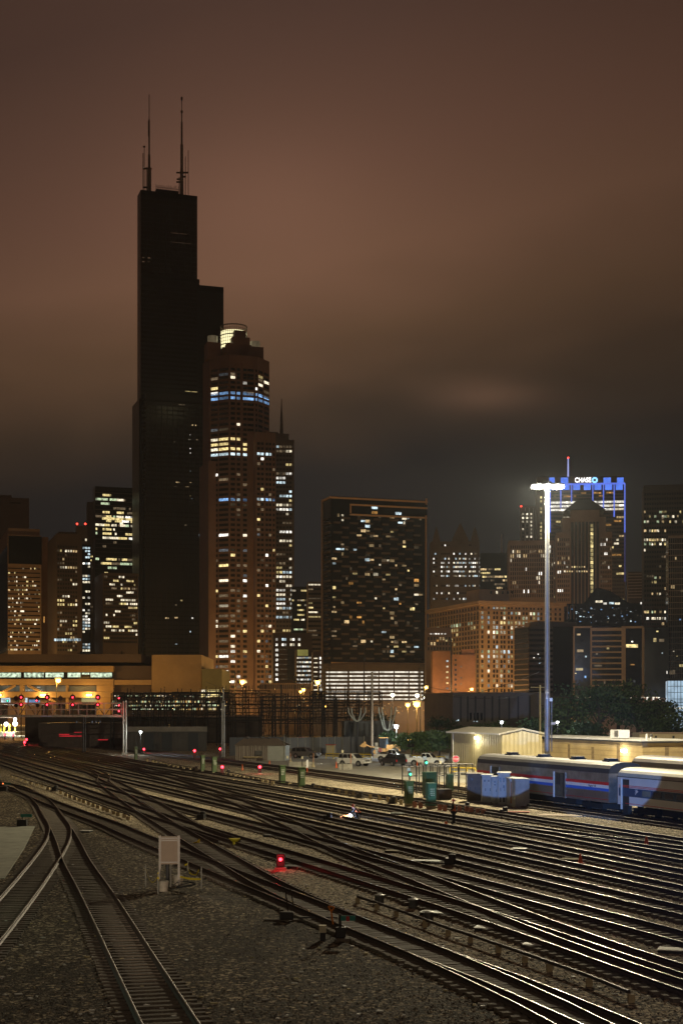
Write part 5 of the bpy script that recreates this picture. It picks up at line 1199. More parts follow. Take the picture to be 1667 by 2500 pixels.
# near side of the car is local -y (towards the camera, west)
LB = 25.2; ctr = p0 + nrm * 1.52
bc = coach('baggage_car', 'stainless baggage car with red, white and blue stripes', ctr, LB, 4.22, STAIN, ROOFM)
yS = -1.525
RS = mat('red_stripe_paint', (.62, .025, .03), .4, var=.08, scale=1); WS = mat('white_stripe_paint', (.78, .78, .76), .4, var=.06, scale=1); BS = mat('blue_stripe_paint', (.02, .13, .62), .4, var=.08, scale=1)
D1, D2 = (3.2, 5.1), (15.9, 18.0)
def runs():
    e = [0.05, D1[0], D1[1], D2[0], D2[1], LB - .05]; return ((e[0], e[1]), (e[2], e[3]), (e[4], e[5]))
for z0, z1, m, nm in ((2.42, 2.66, RS, 'red_stripe'), (2.16, 2.415, WS, 'white_stripe'), (1.92, 2.155, BS, 'blue_stripe')):
    for a0, a1 in runs(): MB().bb(a0, a1, yS - .012, yS + .01, z0, z1).build(nm, m, bc)
for a0, a1 in runs():
    MB().bb(a0, a1, yS - .03, yS + .01, 1.12, 1.90).build('fluted_panel', FLUTE, bc); MB().bb(a0, a1, yS - .034, yS + .01, 1.26, 1.30).build('red_line', RS, bc); MB().bb(a0, a1, yS - .012, yS + .01, 2.67, 3.30).build('letterboard', STAIN, bc)
INT = mat('dim_car_interior', (.10, .09, .06), .8, var=.4, scale=2)
for a0, a1 in (D1, D2):
    o = MB().bb(a0 + .1, a1 - .15, yS - .006, yS + .02, 1.1, 3.1).build('doorway', INT, bc)
    MB().bb(a0 + .35, a0 + 1.05, yS - .02, yS, 2.1, 3.0).build('door_window', MATTEGLASS, o); MB().bb(a1 - .5, a1 - .15, yS - .02, yS, 1.1, 3.1).build('dark_gap', BLACKM, o)
    MB().bb(a0 - .05, a0 + .1, yS - .1, yS + .02, 1.0, 3.15).build('door_post', WHITEM, bc); MB().bb(a1 - .15, a1, yS - .06, yS + .02, 1.0, 3.15).build('door_post', STAIN, bc)
for x in (4.6, 11.0, 17.2, 22.8):
    o = MB().bb(x - .55, x + .55, -.5, .5, 4.16, 4.30).build('roof_vent', BLACKM, bc); MB().bb(x - .45, x + .45, -.4, .4, 4.30, 4.46).build('vent_cap', GALV, o)
text_mesh('car_lettering', 'Baggage 1182', .23, BLACKM, bc, (21.9, yS - .022, 2.21), (R(90), 0, 0), .004)
MB().bb(LB, LB + .5, -.6, .6, 1.0, 3.2).build('gangway', UNDER, bc)
ctr2 = ctr + dT * (LB + 1.3) + nrm * .02
WHT = mat('silver_white_coach_side', (.66, .67, .68), .42, .15, var=.06, scale=.6); ROOF2 = mat('pale_cream_roof', (.58, .55, .44), .6, .1, var=.15, scale=.4); NAVY = mat('dark_blue_window_band', (.012, .055, .13), .35, var=.1, scale=1)
ac = coach('passenger_coach', 'silver coach with a dark blue window band coupled behind the baggage car', ctr2, 26, 3.9, WHT, ROOF2, zs=3.2)
MB().bb(.2, 25.9, yS - .012, yS + .01, 1.72, 2.36).build('window_band', NAVY, ac)
for z in (2.42, 2.52): MB().bb(.2, 25.9, yS - .012, yS + .01, z, z + .045).build('red_line', RS, ac)
MB().bb(1.2, 25.9, yS - .012, yS + .01, 1.16, 1.20).build('red_line', RS, ac); MB().bb(0, 26, yS - .03, yS + .2, 3.17, 3.23).build('gutter', GALV, ac)
MB().bb(.75, 1.75, yS - .006, yS + .02, 1.0, 3.02).build('doorway', BLACKM, ac); MB().bb(.6, .75, yS - .1, yS + .02, .7, 3.05).build('door_post', WHITEM, ac); MB().bb(.85, 1.7, yS - .05, yS + .3, .3, 1.0).build('step_well', UNDER, ac)
for i in range(14): MB().bb(3.7 + i * 1.58, 4.85 + i * 1.58, yS - .03, yS, 1.84, 2.26).build('coach_window', mat('coach_window_pane', (.16, .17, .15), .2, var=.3, scale=1) if i == 0 else DARKGLASS, ac)
lg = MB()     # white three-blade arrow emblem
for k, (l0, hh) in enumerate(((.52, .0), (.40, -.10), (.26, -.20))):
    lg.prism([(2.55 + .05 * k, yS - .03, 2.10 + hh), (2.55 + .05 * k + l0 * .55, yS - .03, 2.19 + hh * .9), (2.6 + l0, yS - .03, 2.18 + hh * .2), (2.56 + l0, yS - .03, 2.12 + hh * .4), (2.55 + .05 * k + l0 * .5, yS - .03, 2.13 + hh)], (0, .015, 0))
lg.build('emblem', WHITEM, ac); text_mesh('car_lettering', 'AMTRAK', .10, WHITEM, ac, (2.62, yS - .03, 2.24), (R(90), 0, 0), .004)
lw = coach('baggage_car', 'second dark roofed car parked beyond the striped baggage car', Vector((27.5, 128.5, 0)), 26, 4.3, STAIN, mat('dark_brown_car_roof', (.12, .10, .085), .5, .3, var=.2, scale=.4))
for x in (8.5, 9.2): MB().bb(x, x + .5, -1.0, -.6, 4.1, 4.25).build('amber_lamp', glow('amber_lamp', (1, .5, .1), .5), lw)
coach('passenger_coach', 'pale roofed coach at the right edge on the rear track', Vector((27.5, 128.5, 0)) + dT * 27.2, 24, 4.0, STAIN, ROOF2)

# ------------------------------------------------------------------ sheds and the brick hall
CREAM = mat('cream_corrugated_steel', (.62, .54, .32), .5, .1, var=.10, scale=.4, wave=('X', .5), bump=1.0); CREAM2 = mat('cream_gable_steel', (.60, .53, .32), .5, .1, var=.10, scale=.4, wave=('Y', .40), bump=1.0); CRROOF = mat('pale_ribbed_roof', (.60, .57, .46), .5, .2, var=.1, scale=.4)
b = Bld('metal_shed', 'cream corrugated metal shed lit by a wall lamp behind the stop sign', 1224, 1321, 1793, 190, xb=1101, body=False, cat='shed', group='low buildings beyond the yard')
sh = b.root; wS, dS, hS = b.Wd, b.D, b.Ht; zr_ = b.uz(1273, 1783)[1]
MB().bb(0, wS, 0, dS, 0, hS).build('wall', CREAM2, sh)
MB().prism([(0, -.01, 0), (wS, -.01, 0), (wS, -.01, hS), (wS / 2, -.01, zr_), (0, -.01, hS)], (0, -.12, 0)).build('gable_wall', CREAM, sh)
MB().prism([(-.45, -.4, hS - .04), (wS / 2, -.4, zr_ + .08), (wS + .45, -.4, hS - .04), (wS + .45, -.4, hS + .18), (wS / 2, -.4, zr_ + .32), (-.45, -.4, hS + .18)], (0, dS + .9, 0)).build('roof', CRROOF, sh)
MB().bb(-.62, -.46, -.4, dS + .5, hS - .06, hS + .16).build('gutter', WHITEM, sh); MB().tube((-.2, dS - 1.2, 0), (-.2, dS - 1.2, hS), .1, n=8).build('downpipe', CRROOF, sh); MB().bb(-.05, 0, dS * .25, dS * .25 + 1.0, 0, 2.1).build('door', mat('cream_door_paint', (.5, .44, .28), .5, var=.1, scale=1), sh)
ul, zl_ = b.uz(1165, 1802, 'l'); yl = dS - ul
MB().bb(-.35, 0, yl - .35, yl + .35, zl_ - .1, zl_ + .16).build('wall_lamp', glow('shed_lamp_glow', (1, .93, .7), 14), sh)
q = sh.location + Matrix.Rotation(b.rz, 3, 'Z') @ Vector((-1.0, yl, zl_ - .5)); lamp(q, 170, (1, .9, .62), .2, 'wall_lamp_light')
BRK = mat('pale_yellow_brick', (.42, .32, .16), .85, var=.3, scale=.25, bump=.3, bscale=12)
b = Bld('brick_hall', 'long low pale brick hall with a white roof edge behind the trains', 1567, 1720, 1814, 168, xb=1251, wall=BRK, cat='building', group='low buildings beyond the yard')
bh = b.root; hb = b.Ht; Dh = b.D; Rm = Matrix.Rotation(b.rz, 3, 'Z'); bl = Vector(bh.location)
MB().bb(-.25, b.Wd + .2, -.25, Dh + .2, hb, hb + .2).build('roof_edge', mat('black_roof_flashing', (.03, .03, .03), .6, var=.2, scale=1), bh); MB().bb(-.12, b.Wd, -.12, Dh, hb + .2, hb + .34).build('roof', WHITEM, bh)
for f_, us in (('l', (3.0, 8.5, 17.0, 23.5, 30.0)), ('f', (3.0, 8.0))):
    for u in us: b.slab(f_, u, .8, u + random.uniform(.3, .8), hb - random.uniform(.2, .8), mat('dark_damp_brick', (.20, .145, .075), .8, var=.5, scale=2), 'damp_stain', t=.02)
for i in range(6):
    z = hb - .5 - i * .62; b.slab('l', 0, z, Dh - .03, z + .035, mat('dark_joint', (.22, .165, .085), .9, var=.3, scale=2), 'brick_course', t=.014); b.slab('f', 0, z, b.Wd, z + .035, MATS['dark_joint'], 'brick_course', t=.014)  # darker joint lines across the brick
for x, y, f_ in ((1308, 1835, 'l'), (1525, 1833, 'l')):
    u, z = b.uz(x, y, f_); (p_, a_) = b.place(f_, u, z); MB().bb(-.5, .5, -.3, 0, -.15, .18).build('wall_lamp', glow('brick_lamp_glow', (1, .92, .68), 12), bh, loc=p_, rz=a_); lamp(bl + Rm @ (Vector(p_) + Vector((-.9, 0, -.2))), 170, (1, .88, .6), .25, 'wall_lamp_light')
def onroof(x): u, z = b.uz(x, 1812, 'l'); return bl + Rm @ Vector((1.2, Dh - u, hb + .34))
ru = thing('rooftop_unit', 'grey air conditioning unit on the brick hall roof', 'air unit', onroof(1478), b.rz)
MB().bb(0, 1.5, -1.1, 1.1, .1, 1.1).build('casing', WHITEM, ru, bevel=.03); MB().bb(.1, 1.1, 1.1, 1.7, .3, .7).build('intake_hood', GALV, ru)
for i in range(4): MB().bb(-.03, .01, -.95 + i * .26, -.78 + i * .26, .25, 1.0).build('grille', DSTEEL, ru)
rp = thing('vent_pipe', 'pair of white vent pipes on the brick hall roof', 'vent pipe', onroof(1556), 0)
MB().tube((0, 0, 0), (0, 0, .7), .14, n=10).build('pipe', WHITEM, rp); MB().tube((.5, 0, 0), (.5, 0, .45), .12, n=10).build('pipe', WHITEM, rp); MB().ball((.5, 0, .55), .22, 10).build('cap', GALV, rp)
sb_ = Bld('small_building', 'small cream flat roofed block with two windows behind the brick hall', 1560, 1690, 1790, 215, wall=mat('cream_render', (.40, .33, .20), .85, var=.15, scale=.5), rz=R(-4), depth=8, group='low buildings beyond the yard')
for x in (1584, 1597, 1640): sb_.px(x, 1796, x + 5, 1805, MATTEGLASS)
sb_.slabpx(1559, 1787.5, 1690, 1790.5, BROWNB, 'roof_edge', t=.25); sb_.finish()
# grey hut near the middle
p = G(576, 1857); s = p.y / F; hu = thing('equipment_hut', 'brown and grey metal hut with roof vents, left of the parked cars', 'hut', p, R(-6)); w1 = 78 * s; w2 = 44 * s; hh = (1857 - 1820) * s; dp = 5.0
HUTB = mat('brown_ribbed_hut_wall', (.19, .155, .125), .6, .2, var=.15, scale=.6, wave=('X', .8)); HUTG = mat('pale_grey_hut_wall', (.36, .37, .33), .55, .2, var=.15, scale=.8)
MB().bb(0, w1, 0, dp, 0, hh).build('wall', HUTB, hu); MB().bb(w1 + .002, w1 + w2, .05, dp - .05, 0, hh - .02).build('end_wall', HUTG, hu)
MB().prism([(-.2, -.25, hh), (w1 + w2 + .2, -.25, hh), (w1 + w2 - 1.6, dp * .5, hh + 1.1), (.9, dp * .5, hh + 1.1)], (0, 0, .08)).build('roof', mat('brown_hut_roof', (.20, .16, .125), .6, .2, var=.15, scale=.6), hu)
MB().prism([(w1 + w2 + .2, dp + .25, hh), (-.2, dp + .25, hh), (.9, dp * .5, hh + 1.1), (w1 + w2 - 1.6, dp * .5, hh + 1.1)], (0, 0, .08)).build('roof', MATS['brown_hut_roof'], hu)
for i in range(9): MB().bb(i * w1 / 8 - .06, i * w1 / 8 + .06, -.07, .01, 0, hh).build('rib', mat('pale_rib', (.30, .26, .21), .6, .2, var=.1, scale=1), hu)
for x in (1.6, 4.0, 5.2): MB().lathe([(.16, 0), (.16, .25), (.38, .3), (.30, .5), (.05, .55)], 12, (x, dp * .45, hh + .95)).build('roof_vent', GALV, hu)
MB().bb(3.3, 4.4, -.35, 0, .9, 1.7).build('air_unit', GALV, hu); MB().tube((w1 + w2 * .95, -.1, 0), (w1 + w2 * .95, -.1, hh + 1.9), .05, n=6).build('aerial', PALEST, hu)
MB().bb(w1 + .3, w1 + w2 - .3, -.02, .06, .2, hh - .4).build('door', HUTG, hu)
pt = thing('pole_stack', 'pale poles stacked on a cart in front of the grey hut', 'pole stack', G(597, 1857), R(-4)); s = 236 / F
for i in range(4): MB().tube((0, -.3 - i * .16, .55 + .1 * (i % 2)), (44 * s, -.3 - i * .16, .5 + .1 * (i % 2)), .08, n=8).build('pole', mat('yellowed_pole', (.42, .33, .18), .7, var=.2, scale=2), pt)
MB().bb(34 * s, 47 * s, -.9, -.1, .15, .5).build('cart', RUSTY, pt)
# ------------------------------------------------------------------ high mast floodlight
YM = 150.0; pm = W(1335, 1845, YM); pm.z = 0; zt = H - (1184 - HY) / F * YM; s = YM / F
MASTP = mat('grey_mast_paint', (.27, .28, .30), .45, .3, var=.08, scale=1)
hm = thing('high_mast_light', 'tall grey floodlight mast rising behind the railway cars', 'floodlight mast', pm, 0)
MB().tube((0, 0, 0), (0, 0, zt * .48), 7.0 * s, 6.3 * s, 16).build('shaft', MASTP, hm, smooth=True); MB().tube((0, 0, zt * .48), (0, 0, zt), 6.0 * s, 4.6 * s, 16).build('shaft', MASTP, hm, smooth=True)
MB().bb(-.55, .55, -.55, .55, 0, .25).build('base_plate', GALV, hm)
MB().lathe([(.42, 0), (.5, .1), (.5, .3), (.3, .4)], 16, (0, 0, zt)).build('head_ring', MASTP, hm); MB().bb(-1.5, 1.5, -.08, .08, zt + .1, zt + .22).build('crossbar', MASTP, hm)
FLOOD = glow('floodlight_lens', (1, .97, .86), 40)
for i, (dx, dy) in enumerate(((-1.4, -.25), (-.9, .25), (-.45, -.35), (.45, -.35), (.9, .25), (1.4, -.25))):
    o = MB().bb(dx - .3, dx + .3, dy - .32, dy + .32, zt - .12, zt + .1).build('floodlight', MASTP, hm, bevel=.03); MB().bb(dx - .28, dx + .28, dy - .4, dy + .3, zt - .38, zt - .121).build('lens', FLOOD, o)
    lamp((pm.x + dx, pm.y + dy, zt - .5), MASTW, (1, .87, .58), .25, 'floodlight_beam')
MB().tube((10.5 * s, -.1, 4.0), (10.5 * s, -.1, H - (1708 - HY) * s), .06, n=8).build('conduit', MASTP, hm)
MB().bb(10.5 * s - .05, 10.5 * s + .42, -.2, .1, H - (1769 - HY) * s, H - (1763 - HY) * s).build('junction_box', WHITEM, hm); MB().bb(10.5 * s - .4, 10.5 * s + .06, -.2, .1, H - (1712 - HY) * s, H - (1704 - HY) * s).build('camera_box', WHITEM, hm)
MB().bb(-.28, .1, -.62, -.3, H - (1693 - HY) * s, H - (1690 - HY) * s).build('camera_arm', WHITEM, hm); MB().bb(-.2, 0, -.5, -.28, H - (1707 - HY) * s, H - (1693 - HY) * s).build('camera_bracket', WHITEM, hm)
# assumed bluish headlight of an unseen locomotive, cone rims stand in for shadow edges
BLUEL = (.22, .42, 1.0)
src = Vector((2.0, -6.0, 5.2))
spot(src, W(1335, 1535, 150), 420000, BLUEL, 7.2, .4, .04)
spot(src, W(1452, 1846, 114), HEADW * 1.4, BLUEL, 4.95, .10, .04)
spot(src, W(1212, 1813, 121), HEADW * 1.05, BLUEL, 4.4, .10, .04); spot(src, W(1050, 1879, 119), HEADW * .9, (.5, .8, 1), 2.5, .25, .04)
spot((-3, -6, 5.0), W(420, 2105, 66), 44000, (1, .80, .62), 6.5, .7, .05)  # added unseen warm spot aimed at the tan enclosure
lamp((7, -14, 17), 7000, (1, .86, .66), .3, 'unseen_fill_light')  # added unseen fill light behind the viewpoint
lamp(G(-150, 1985, 4.5) + Vector((-4, 0, 0)), 300, (.72, 1, .70), .3, 'assumed_green_light')  # assumed unseen greenish light beyond the left edge, added without any lamp

# ------------------------------------------------------------------ road vehicles
TYRE = mat('black_tyre_rubber', (.02, .02, .02), .8, var=.2, scale=4); RIM = mat('alloy_wheel_rim', (.45, .45, .45), .35, .8, var=.1, scale=4); CARGL = mat('car_window_glass', (.012, .014, .015), .06, 0, var=.1, scale=1, spec=.9); HEADL = mat('headlamp_glass', (.6, .62, .62), .1, .2, var=.1, scale=3); TAILL = mat('red_tail_lamp', (.45, .02, .02), .25, var=.1, scale=3); CHROME = mat('chrome_trim', (.6, .6, .58), .2, 1, var=.08, scale=3); PLASTIC = mat('black_plastic_trim', (.02, .02, .02), .6, var=.2, scale=4)
def paint(n, c): return mat(n, c, .3, .1, var=.05, scale=.8, coat=.6)
def frustum(x0b, x1b, zb, x0t, x1t, zt, wb, wt):
    return [(x0b, -wb / 2, zb), (x1b, -wb / 2, zb), (x1b, wb / 2, zb), (x0b, wb / 2, zb), (x0t, -wt / 2, zt), (x1t, -wt / 2, zt), (x1t, wt / 2, zt), (x0t, wt / 2, zt)]
def facepane(v, ids, a0, a1, b0, b1, t=.02):
    A, B, C_, D = [Vector(v[i]) for i in ids]      # A->B bottom, D->C top
    def P(a, b_): return (A.lerp(B, a)).lerp(D.lerp(C_, a), b_)
    n = (B - A).cross(D - A).normalized(); q = [P(a0, b0), P(a1, b0), P(a1, b1), P(a0, b1)]
    return [p + n * t for p in q], n
def vehicle(name, label, p, ang, kind, pm_, cat, sc_=1.0):
    rt = thing(name, label, cat, p, ang, 'vehicles on the parking lot')
    if kind == 'pickup': Lh, wd, zb, belt, hood, top = 2.95, 2.02, .55, 1.22, 1.20, 1.95; cab = (-.75, 1.25, -.55, .55)
    else: Lh, wd, zb, belt, hood, top = 2.5, 1.98, .42, 1.12, 1.08, 1.86; cab = (-2.42, 1.15, -2.15, .32)
    prof = [(-Lh, zb), (-Lh - .03, zb + .35), (-Lh + .03, belt), (cab[1], belt), (Lh - .25, hood - .06), (Lh - .02, hood - .25), (Lh + .04, zb + .2), (Lh - .1, zb)]
    if kind == 'pickup': prof = [(-Lh, zb), (-Lh, .74), (-.78, .76), (-.78, belt), (cab[1], belt), (Lh - .2, hood), (Lh - .02, hood - .22), (Lh + .04, zb + .2), (Lh - .1, zb)]
    MB().prism([(x, -wd / 2, z) for x, z in prof], (0, wd, 0)).build('body', pm_, rt, bevel=.05)
    v = frustum(cab[0], cab[1], belt - .01, cab[2], cab[3], top, wd * .96, wd * .78)
    MB().add(v, [(0, 1, 5, 4), (1, 2, 6, 5), (2, 3, 7, 6), (3, 0, 4, 7), (4, 5, 6, 7)]).build('cabin', pm_, rt, bevel=.04)
    def pane(nm, ids, a0, a1, b0, b1, m=CARGL):
        q, n = facepane(v, ids, a0, a1, b0, b1); MB().prism(q, -n * .03).build(nm, m, rt)
    pane('windscreen', (1, 2, 6, 5), .06, .94, .08, .92); pane('rear_window', (3, 0, 4, 7), .08, .92, .25, .9)
    cuts = ((.04, .44), (.49, .90)) if kind == 'pickup' else ((.03, .26), (.29, .56), (.59, .88))
    for a, c in cuts: pane('side_window', (0, 1, 5, 4), a, c, .12, .9); pane('side_window', (2, 3, 7, 6), 1 - c, 1 - a, .12, .9)
    if kind == 'pickup':
        for sy in (-1, 1): MB().bb(-Lh, -.78, sy * (wd / 2) - .05 * (sy + 1), sy * (wd / 2) + .05 * (1 - sy), .74, 1.18).build('bed_side', pm_, rt, bevel=.02)
        MB().bb(-Lh - .02, -Lh + .06, -wd / 2 + .1, wd / 2 - .1, .74, 1.17).build('tailgate', pm_, rt)
    wx = (-1.75, 1.85) if kind == 'pickup' else (-1.45, 1.55); wr = .42 if kind == 'pickup' else .39
    for x in wx:
        for sy in (-1, 1):
            MB().disc((x, sy * (wd / 2 - .1), wr + .04), wr + .07, (0, 1, 0), .235, 20).build('wheel_arch', PLASTIC, rt)
            o = MB().disc((x, sy * (wd / 2 - .1), wr), wr, (0, 1, 0), .28, 20).build('tyre', TYRE, rt); MB().disc((x, sy * (wd / 2 + .03), wr), wr * .6, (0, 1, 0), .05, 12).build('rim', RIM, o)
    for sy in (-1, 1):
        MB().bb(Lh - .12, Lh + .05, sy * wd * .36 - .2, sy * wd * .36 + .2, hood - .42, hood - .2).build('headlight', HEADL, rt, bevel=.02); MB().bb(-Lh - .05, -Lh + .05, sy * wd * .43 - .1, sy * wd * .43 + .1, belt - .4, belt - .1).build('tail_light', TAILL, rt)
        MB().bb(cab[1] - .55, cab[1] - .38, sy * wd / 2 + (sy * .1) - .1, sy * wd / 2 + (sy * .1) + .1, belt + .02, belt + .18).build('wing_mirror', pm_, rt)
    o = MB().bb(Lh - .08, Lh + .06, -wd * .24, wd * .24, hood - .48, hood - .16).build('grille', PLASTIC, rt); MB().bb(Lh, Lh + .08, -wd * .24, wd * .24, hood - .34, hood - .30).build('grille_bar', CHROME, o)
    MB().bb(Lh - .1, Lh + .12, -wd * .48, wd * .48, zb + .05, zb + .3).build('front_bumper', pm_ if kind != 'pickup' else CHROME, rt, bevel=.03); MB().bb(-Lh - .1, -Lh + .1, -wd * .48, wd * .48, zb, zb + .24).build('rear_bumper', PLASTIC, rt)
    if kind != 'pickup':
        for sy in (-1, 1): MB().tube((-1.7, sy * .72, top + .05), (.1, sy * .72, top + .05), .025, n=6).build('roof_rack', CHROME, rt)
    return rt
CW = paint('white_car_paint', (.78, .77, .73)); CK = paint('black_car_paint', (.012, .012, .013)); CG = paint('grey_car_paint', (.12, .11, .10))
vehicle('parked_car', 'white sport utility car in front of the yellow barrier rail', G(864, 1870), R(-38), 'suv', CW, 'car')
v = vehicle('parked_car', 'dark grey car with one lit headlight left of the cream box', G(746, 1851), R(-24), 'suv', CG, 'car')
q = G(783, 1851, .85); lamp((q.x, q.y - .9, .85), 25, (1, .95, .8), .05, 'headlight_glow')
vehicle('parked_car', 'black car seen from behind between the two white pickups', G(959, 1870), R(118), 'suv', CK, 'car')
vehicle('pickup_truck', 'white pickup mostly hidden behind the black car', G(958, 1859), R(-14), 'pickup', CW, 'pickup truck')
vehicle('pickup_truck', 'white crew cab pickup beside the metal shed', G(1042, 1870), R(-20), 'pickup', CW, 'pickup truck')
# wheel loader
LO = mat('faded_orange_machine_paint', (.40, .20, .05), .55, .1, var=.3, scale=1.2)
wl = thing('wheel_loader', 'orange wheel loader parked behind the timber pole', 'loader', G(938, 1846), R(180))
MB().bb(-2.9, -.3, -.9, .9, .9, 2.1).build('engine_hood', LO, wl, bevel=.1); MB().bb(-.3, 2.2, -.6, .6, .8, 1.5).build('front_frame', LO, wl, bevel=.06); o = MB().bb(-.6, .9, -.75, .75, 1.5, 3.3).build('cab', DARKGLASS, wl); MB().bb(-.7, 1.0, -.85, .85, 3.3, 3.45).build('cab_roof', LO, o)
for x in (-1.9, 1.7):
    for sy in (-1, 1): o = MB().disc((x, sy * 1.0, .8), .8, (0, 1, 0), .5, 20).build('tyre', TYRE, wl); MB().disc((x, sy * 1.27, .8), .38, (0, 1, 0), .06, 12).build('rim', LO, o)
for sy in (-.5, .5): MB().path([(.8, sy, 1.5), (2.6, sy, 1.7), (3.6, sy, 2.2)], .13, 6).build('lift_arm', LO, wl)
MB().prism([(3.3, -1.3, 1.7), (3.4, -1.3, 2.7), (3.7, -1.3, 2.6), (4.5, -1.3, 1.9), (4.0, -1.3, 1.6)], (0, 2.6, 0)).build('bucket', LO, wl); MB().bb(-2.6, -1.4, -.92, -.905, 1.65, 1.85).build('side_plate', LABELW, wl)
# red portable frame, cream box
rf = thing('portable_generator', 'dark trailer machine with a red frame behind the grey car', 'generator', G(745, 1838), 0); MB().bb(-1.5, 2.4, 0, 1.6, .5, 2.0).build('casing', DSTEEL, rf, bevel=.05)
REDP = mat('red_frame_paint', (.40, .06, .03), .55, var=.2, scale=2)
for x in (-1.6, 0): MB().bb(x - .06, x + .06, -.1, .02, .2, 3.1).build('frame_post', REDP, rf)
MB().bb(-1.66, .06, -.1, .02, 3.0, 3.12).build('frame_bar', REDP, rf)
for x, m in ((-1.0, LABELW), (.1, REDP), (.9, LABELW)): MB().bb(x - .35, x + .3, -.12, -.02, 1.0, 1.55).build('panel', m, rf)
for x in (-.8, 1.6): MB().disc((x, .2, .35), .35, (0, 1, 0), .2, 14).build('wheel', TYRE, rf)
cb_ = thing('storage_box', 'cream storage box behind the yellow rail', 'box', G(806, 1842), R(-10)); MB().bb(-.8, .8, 0, 1.5, .1, 1.75).build('body', mat('cream_box_paint', (.50, .44, .28), .6, var=.12, scale=1), cb_, bevel=.03); MB().bb(-.9, .9, -.1, 1.6, 1.75, 1.9).build('lid', REDP, cb_); MB().bb(-.7, .7, .1, 1.4, 0, .1).build('skid', DSTEEL, cb_); MB().bb(.5, .62, -.05, -.005, .3, 1.7).build('yellow_post', mat('yellow_barrier_paint', (.62, .46, .06), .55, var=.15, scale=1.5), cb_)
# grey panel fence with pale posts
FEN = mat('grey_fence_panel', (.13, .125, .115), .7, .1, var=.2, scale=.5, wave=('X', 1.6))
a = G(690, 1842); c = G(990, 1836); fe = thing('panel_fence', 'long grey panel fence behind the parked cars', 'fence', a, 0); d = c - a; hF = 3.2; aF = math.atan2(d.y, d.x)
nP = 17
for i in range(nP):
    q = d * (i / nP); MB().bb(.06, d.length / nP - .06, -.04, .04, .05, hF).build('fence_panel', FEN, fe, loc=q, rz=aF); MB().tube((q.x, q.y - .1, 0), (q.x, q.y - .1, hF + .1), .06, n=6).build('post', PALEST, fe)
a = G(560, 1846); c = G(700, 1842); f2 = thing('panel_fence', 'dark panel fence behind the grey hut', 'fence', a, 0); d = c - a; aF = math.atan2(d.y, d.x)
for i in range(8): MB().bb(.05, d.length / 8 - .05, -.04, .04, .05, 3.4).build('fence_panel', mat('dark_fence_panel', (.06, .055, .05), .7, .1, var=.2, scale=.5, wave=('X', 1.6)), f2, loc=d * (i / 8), rz=aF)
YEL = MATS['yellow_barrier_paint']
def yrail(x0, y0, x1, y1, label, n=6, h=.95):
    a = G(x0, y0); c = G(x1, y1); r = thing('barrier_rail', label, 'barrier', a, 0, 'yellow barrier rails'); d = c - a
    for i in range(n + 1): MB().tube(d * (i / n), d * (i / n) + Vector((0, 0, h)), .07, n=8).build('post', YEL, r)
    for f in (.55, 1.0): MB().tube((0, 0, h * f), (d.x, d.y, h * f), .085, n=8).build('rail', YEL, r)
yrail(796, 1853, 905, 1856, 'yellow barrier rail behind the white sport utility car'); yrail(700, 1842, 770, 1849, 'yellow barrier rail behind the dark grey car', 4); yrail(1000, 1858, 1085, 1862, 'yellow barrier rail behind the crew cab pickup', 5); yrail(1098, 1896, 1160, 1898, 'bright yellow barrier rail under the stop sign', 3, 1.15)
a = G(1112, 1901); lw_ = thing('concrete_barrier', 'pale low concrete wall below the bright yellow rail', 'barrier', a, 0, 'concrete barriers'); MB().bb(0, 4.0, 0, .4, 0, .85).build('block', CONCRETE, lw_, bevel=.04); MB().bb(.6, 3.6, -.02, .01, .45, .75).build('dark_slot', BLACKM, lw_)
for x0, x1, y, lab in ((706, 762, 1873, 'long low concrete barrier below the dark grey car'), (827, 860, 1879, 'short concrete barrier in front of the white sport utility car')):
    a = G(x0, y); c = G(x1, y); r = thing('concrete_barrier', lab, 'barrier', a, 0, 'concrete barriers'); w = c.x - a.x; MB().prism([(0, 0, 0), (0, .6, 0), (0, .42, .35), (0, .38, .8), (0, .22, .8), (0, .18, .35)], (w, 0, 0)).build('block', CONCRETE, r); MB().bb(w * .7, w * .74, -.01, .05, .1, .3).build('lifting_slot', BLACKM, r)
# signs
STOPR = mat('red_sign_face', (.50, .03, .03), .4, var=.06, scale=2); SIGNWH = mat('white_sign_face', (.80, .80, .78), .4, var=.05, scale=2)
def stop(x, y, ybase, r, label, yaw=0):
    p = G(x, ybase); z = H - (y - HY) / F * p.y; rt = thing('stop_sign', label, 'stop sign', p, R(yaw), 'stop signs')
    MB().tube((0, .05, 0), (0, .05, z + r), .04, n=8).build('post', GALV, rt)
    def octp(k): return [(k * math.cos(R(22.5 + 45 * i)), 0, z + k * math.sin(R(22.5 + 45 * i))) for i in range(8)]
    MB().prism(octp(r), (0, -.02, 0)).build('sign_border', SIGNWH, rt); MB().prism([(a_, -.021, c_) for a_, b_, c_ in octp(r * .93)], (0, -.01, 0)).build('sign_plate', STOPR, rt)
    text_mesh('sign_lettering', 'STOP', r * .72, SIGNWH, rt, (0, -.036, z - r * .26), (R(90), 0, 0), .004, 'CENTER', .92, .006)
stop(1112, 1853, 1896, .46, 'stop sign in front of the metal shed'); stop(928, 1831, 1852, .40, 'stop sign between the timber pole and the loader')
p = G(919, 1850); s = p.y / F; rs = thing('road_sign', 'post of three white plates beside the timber pole', 'sign', p, 0); MB().tube((0, .05, 0), (0, .05, (1850 - 1812) * s), .04, n=8).build('post', GALV, rs)
for y0, y1, w in ((1813, 1821.5, 7), (1823, 1829.5, 10), (1830.5, 1839, 6)): MB().bb(-w / 2 * s, w / 2 * s, -.03, 0, (1850 - y1) * s, (1850 - y0) * s).build('sign_plate', SIGNWH, rs)
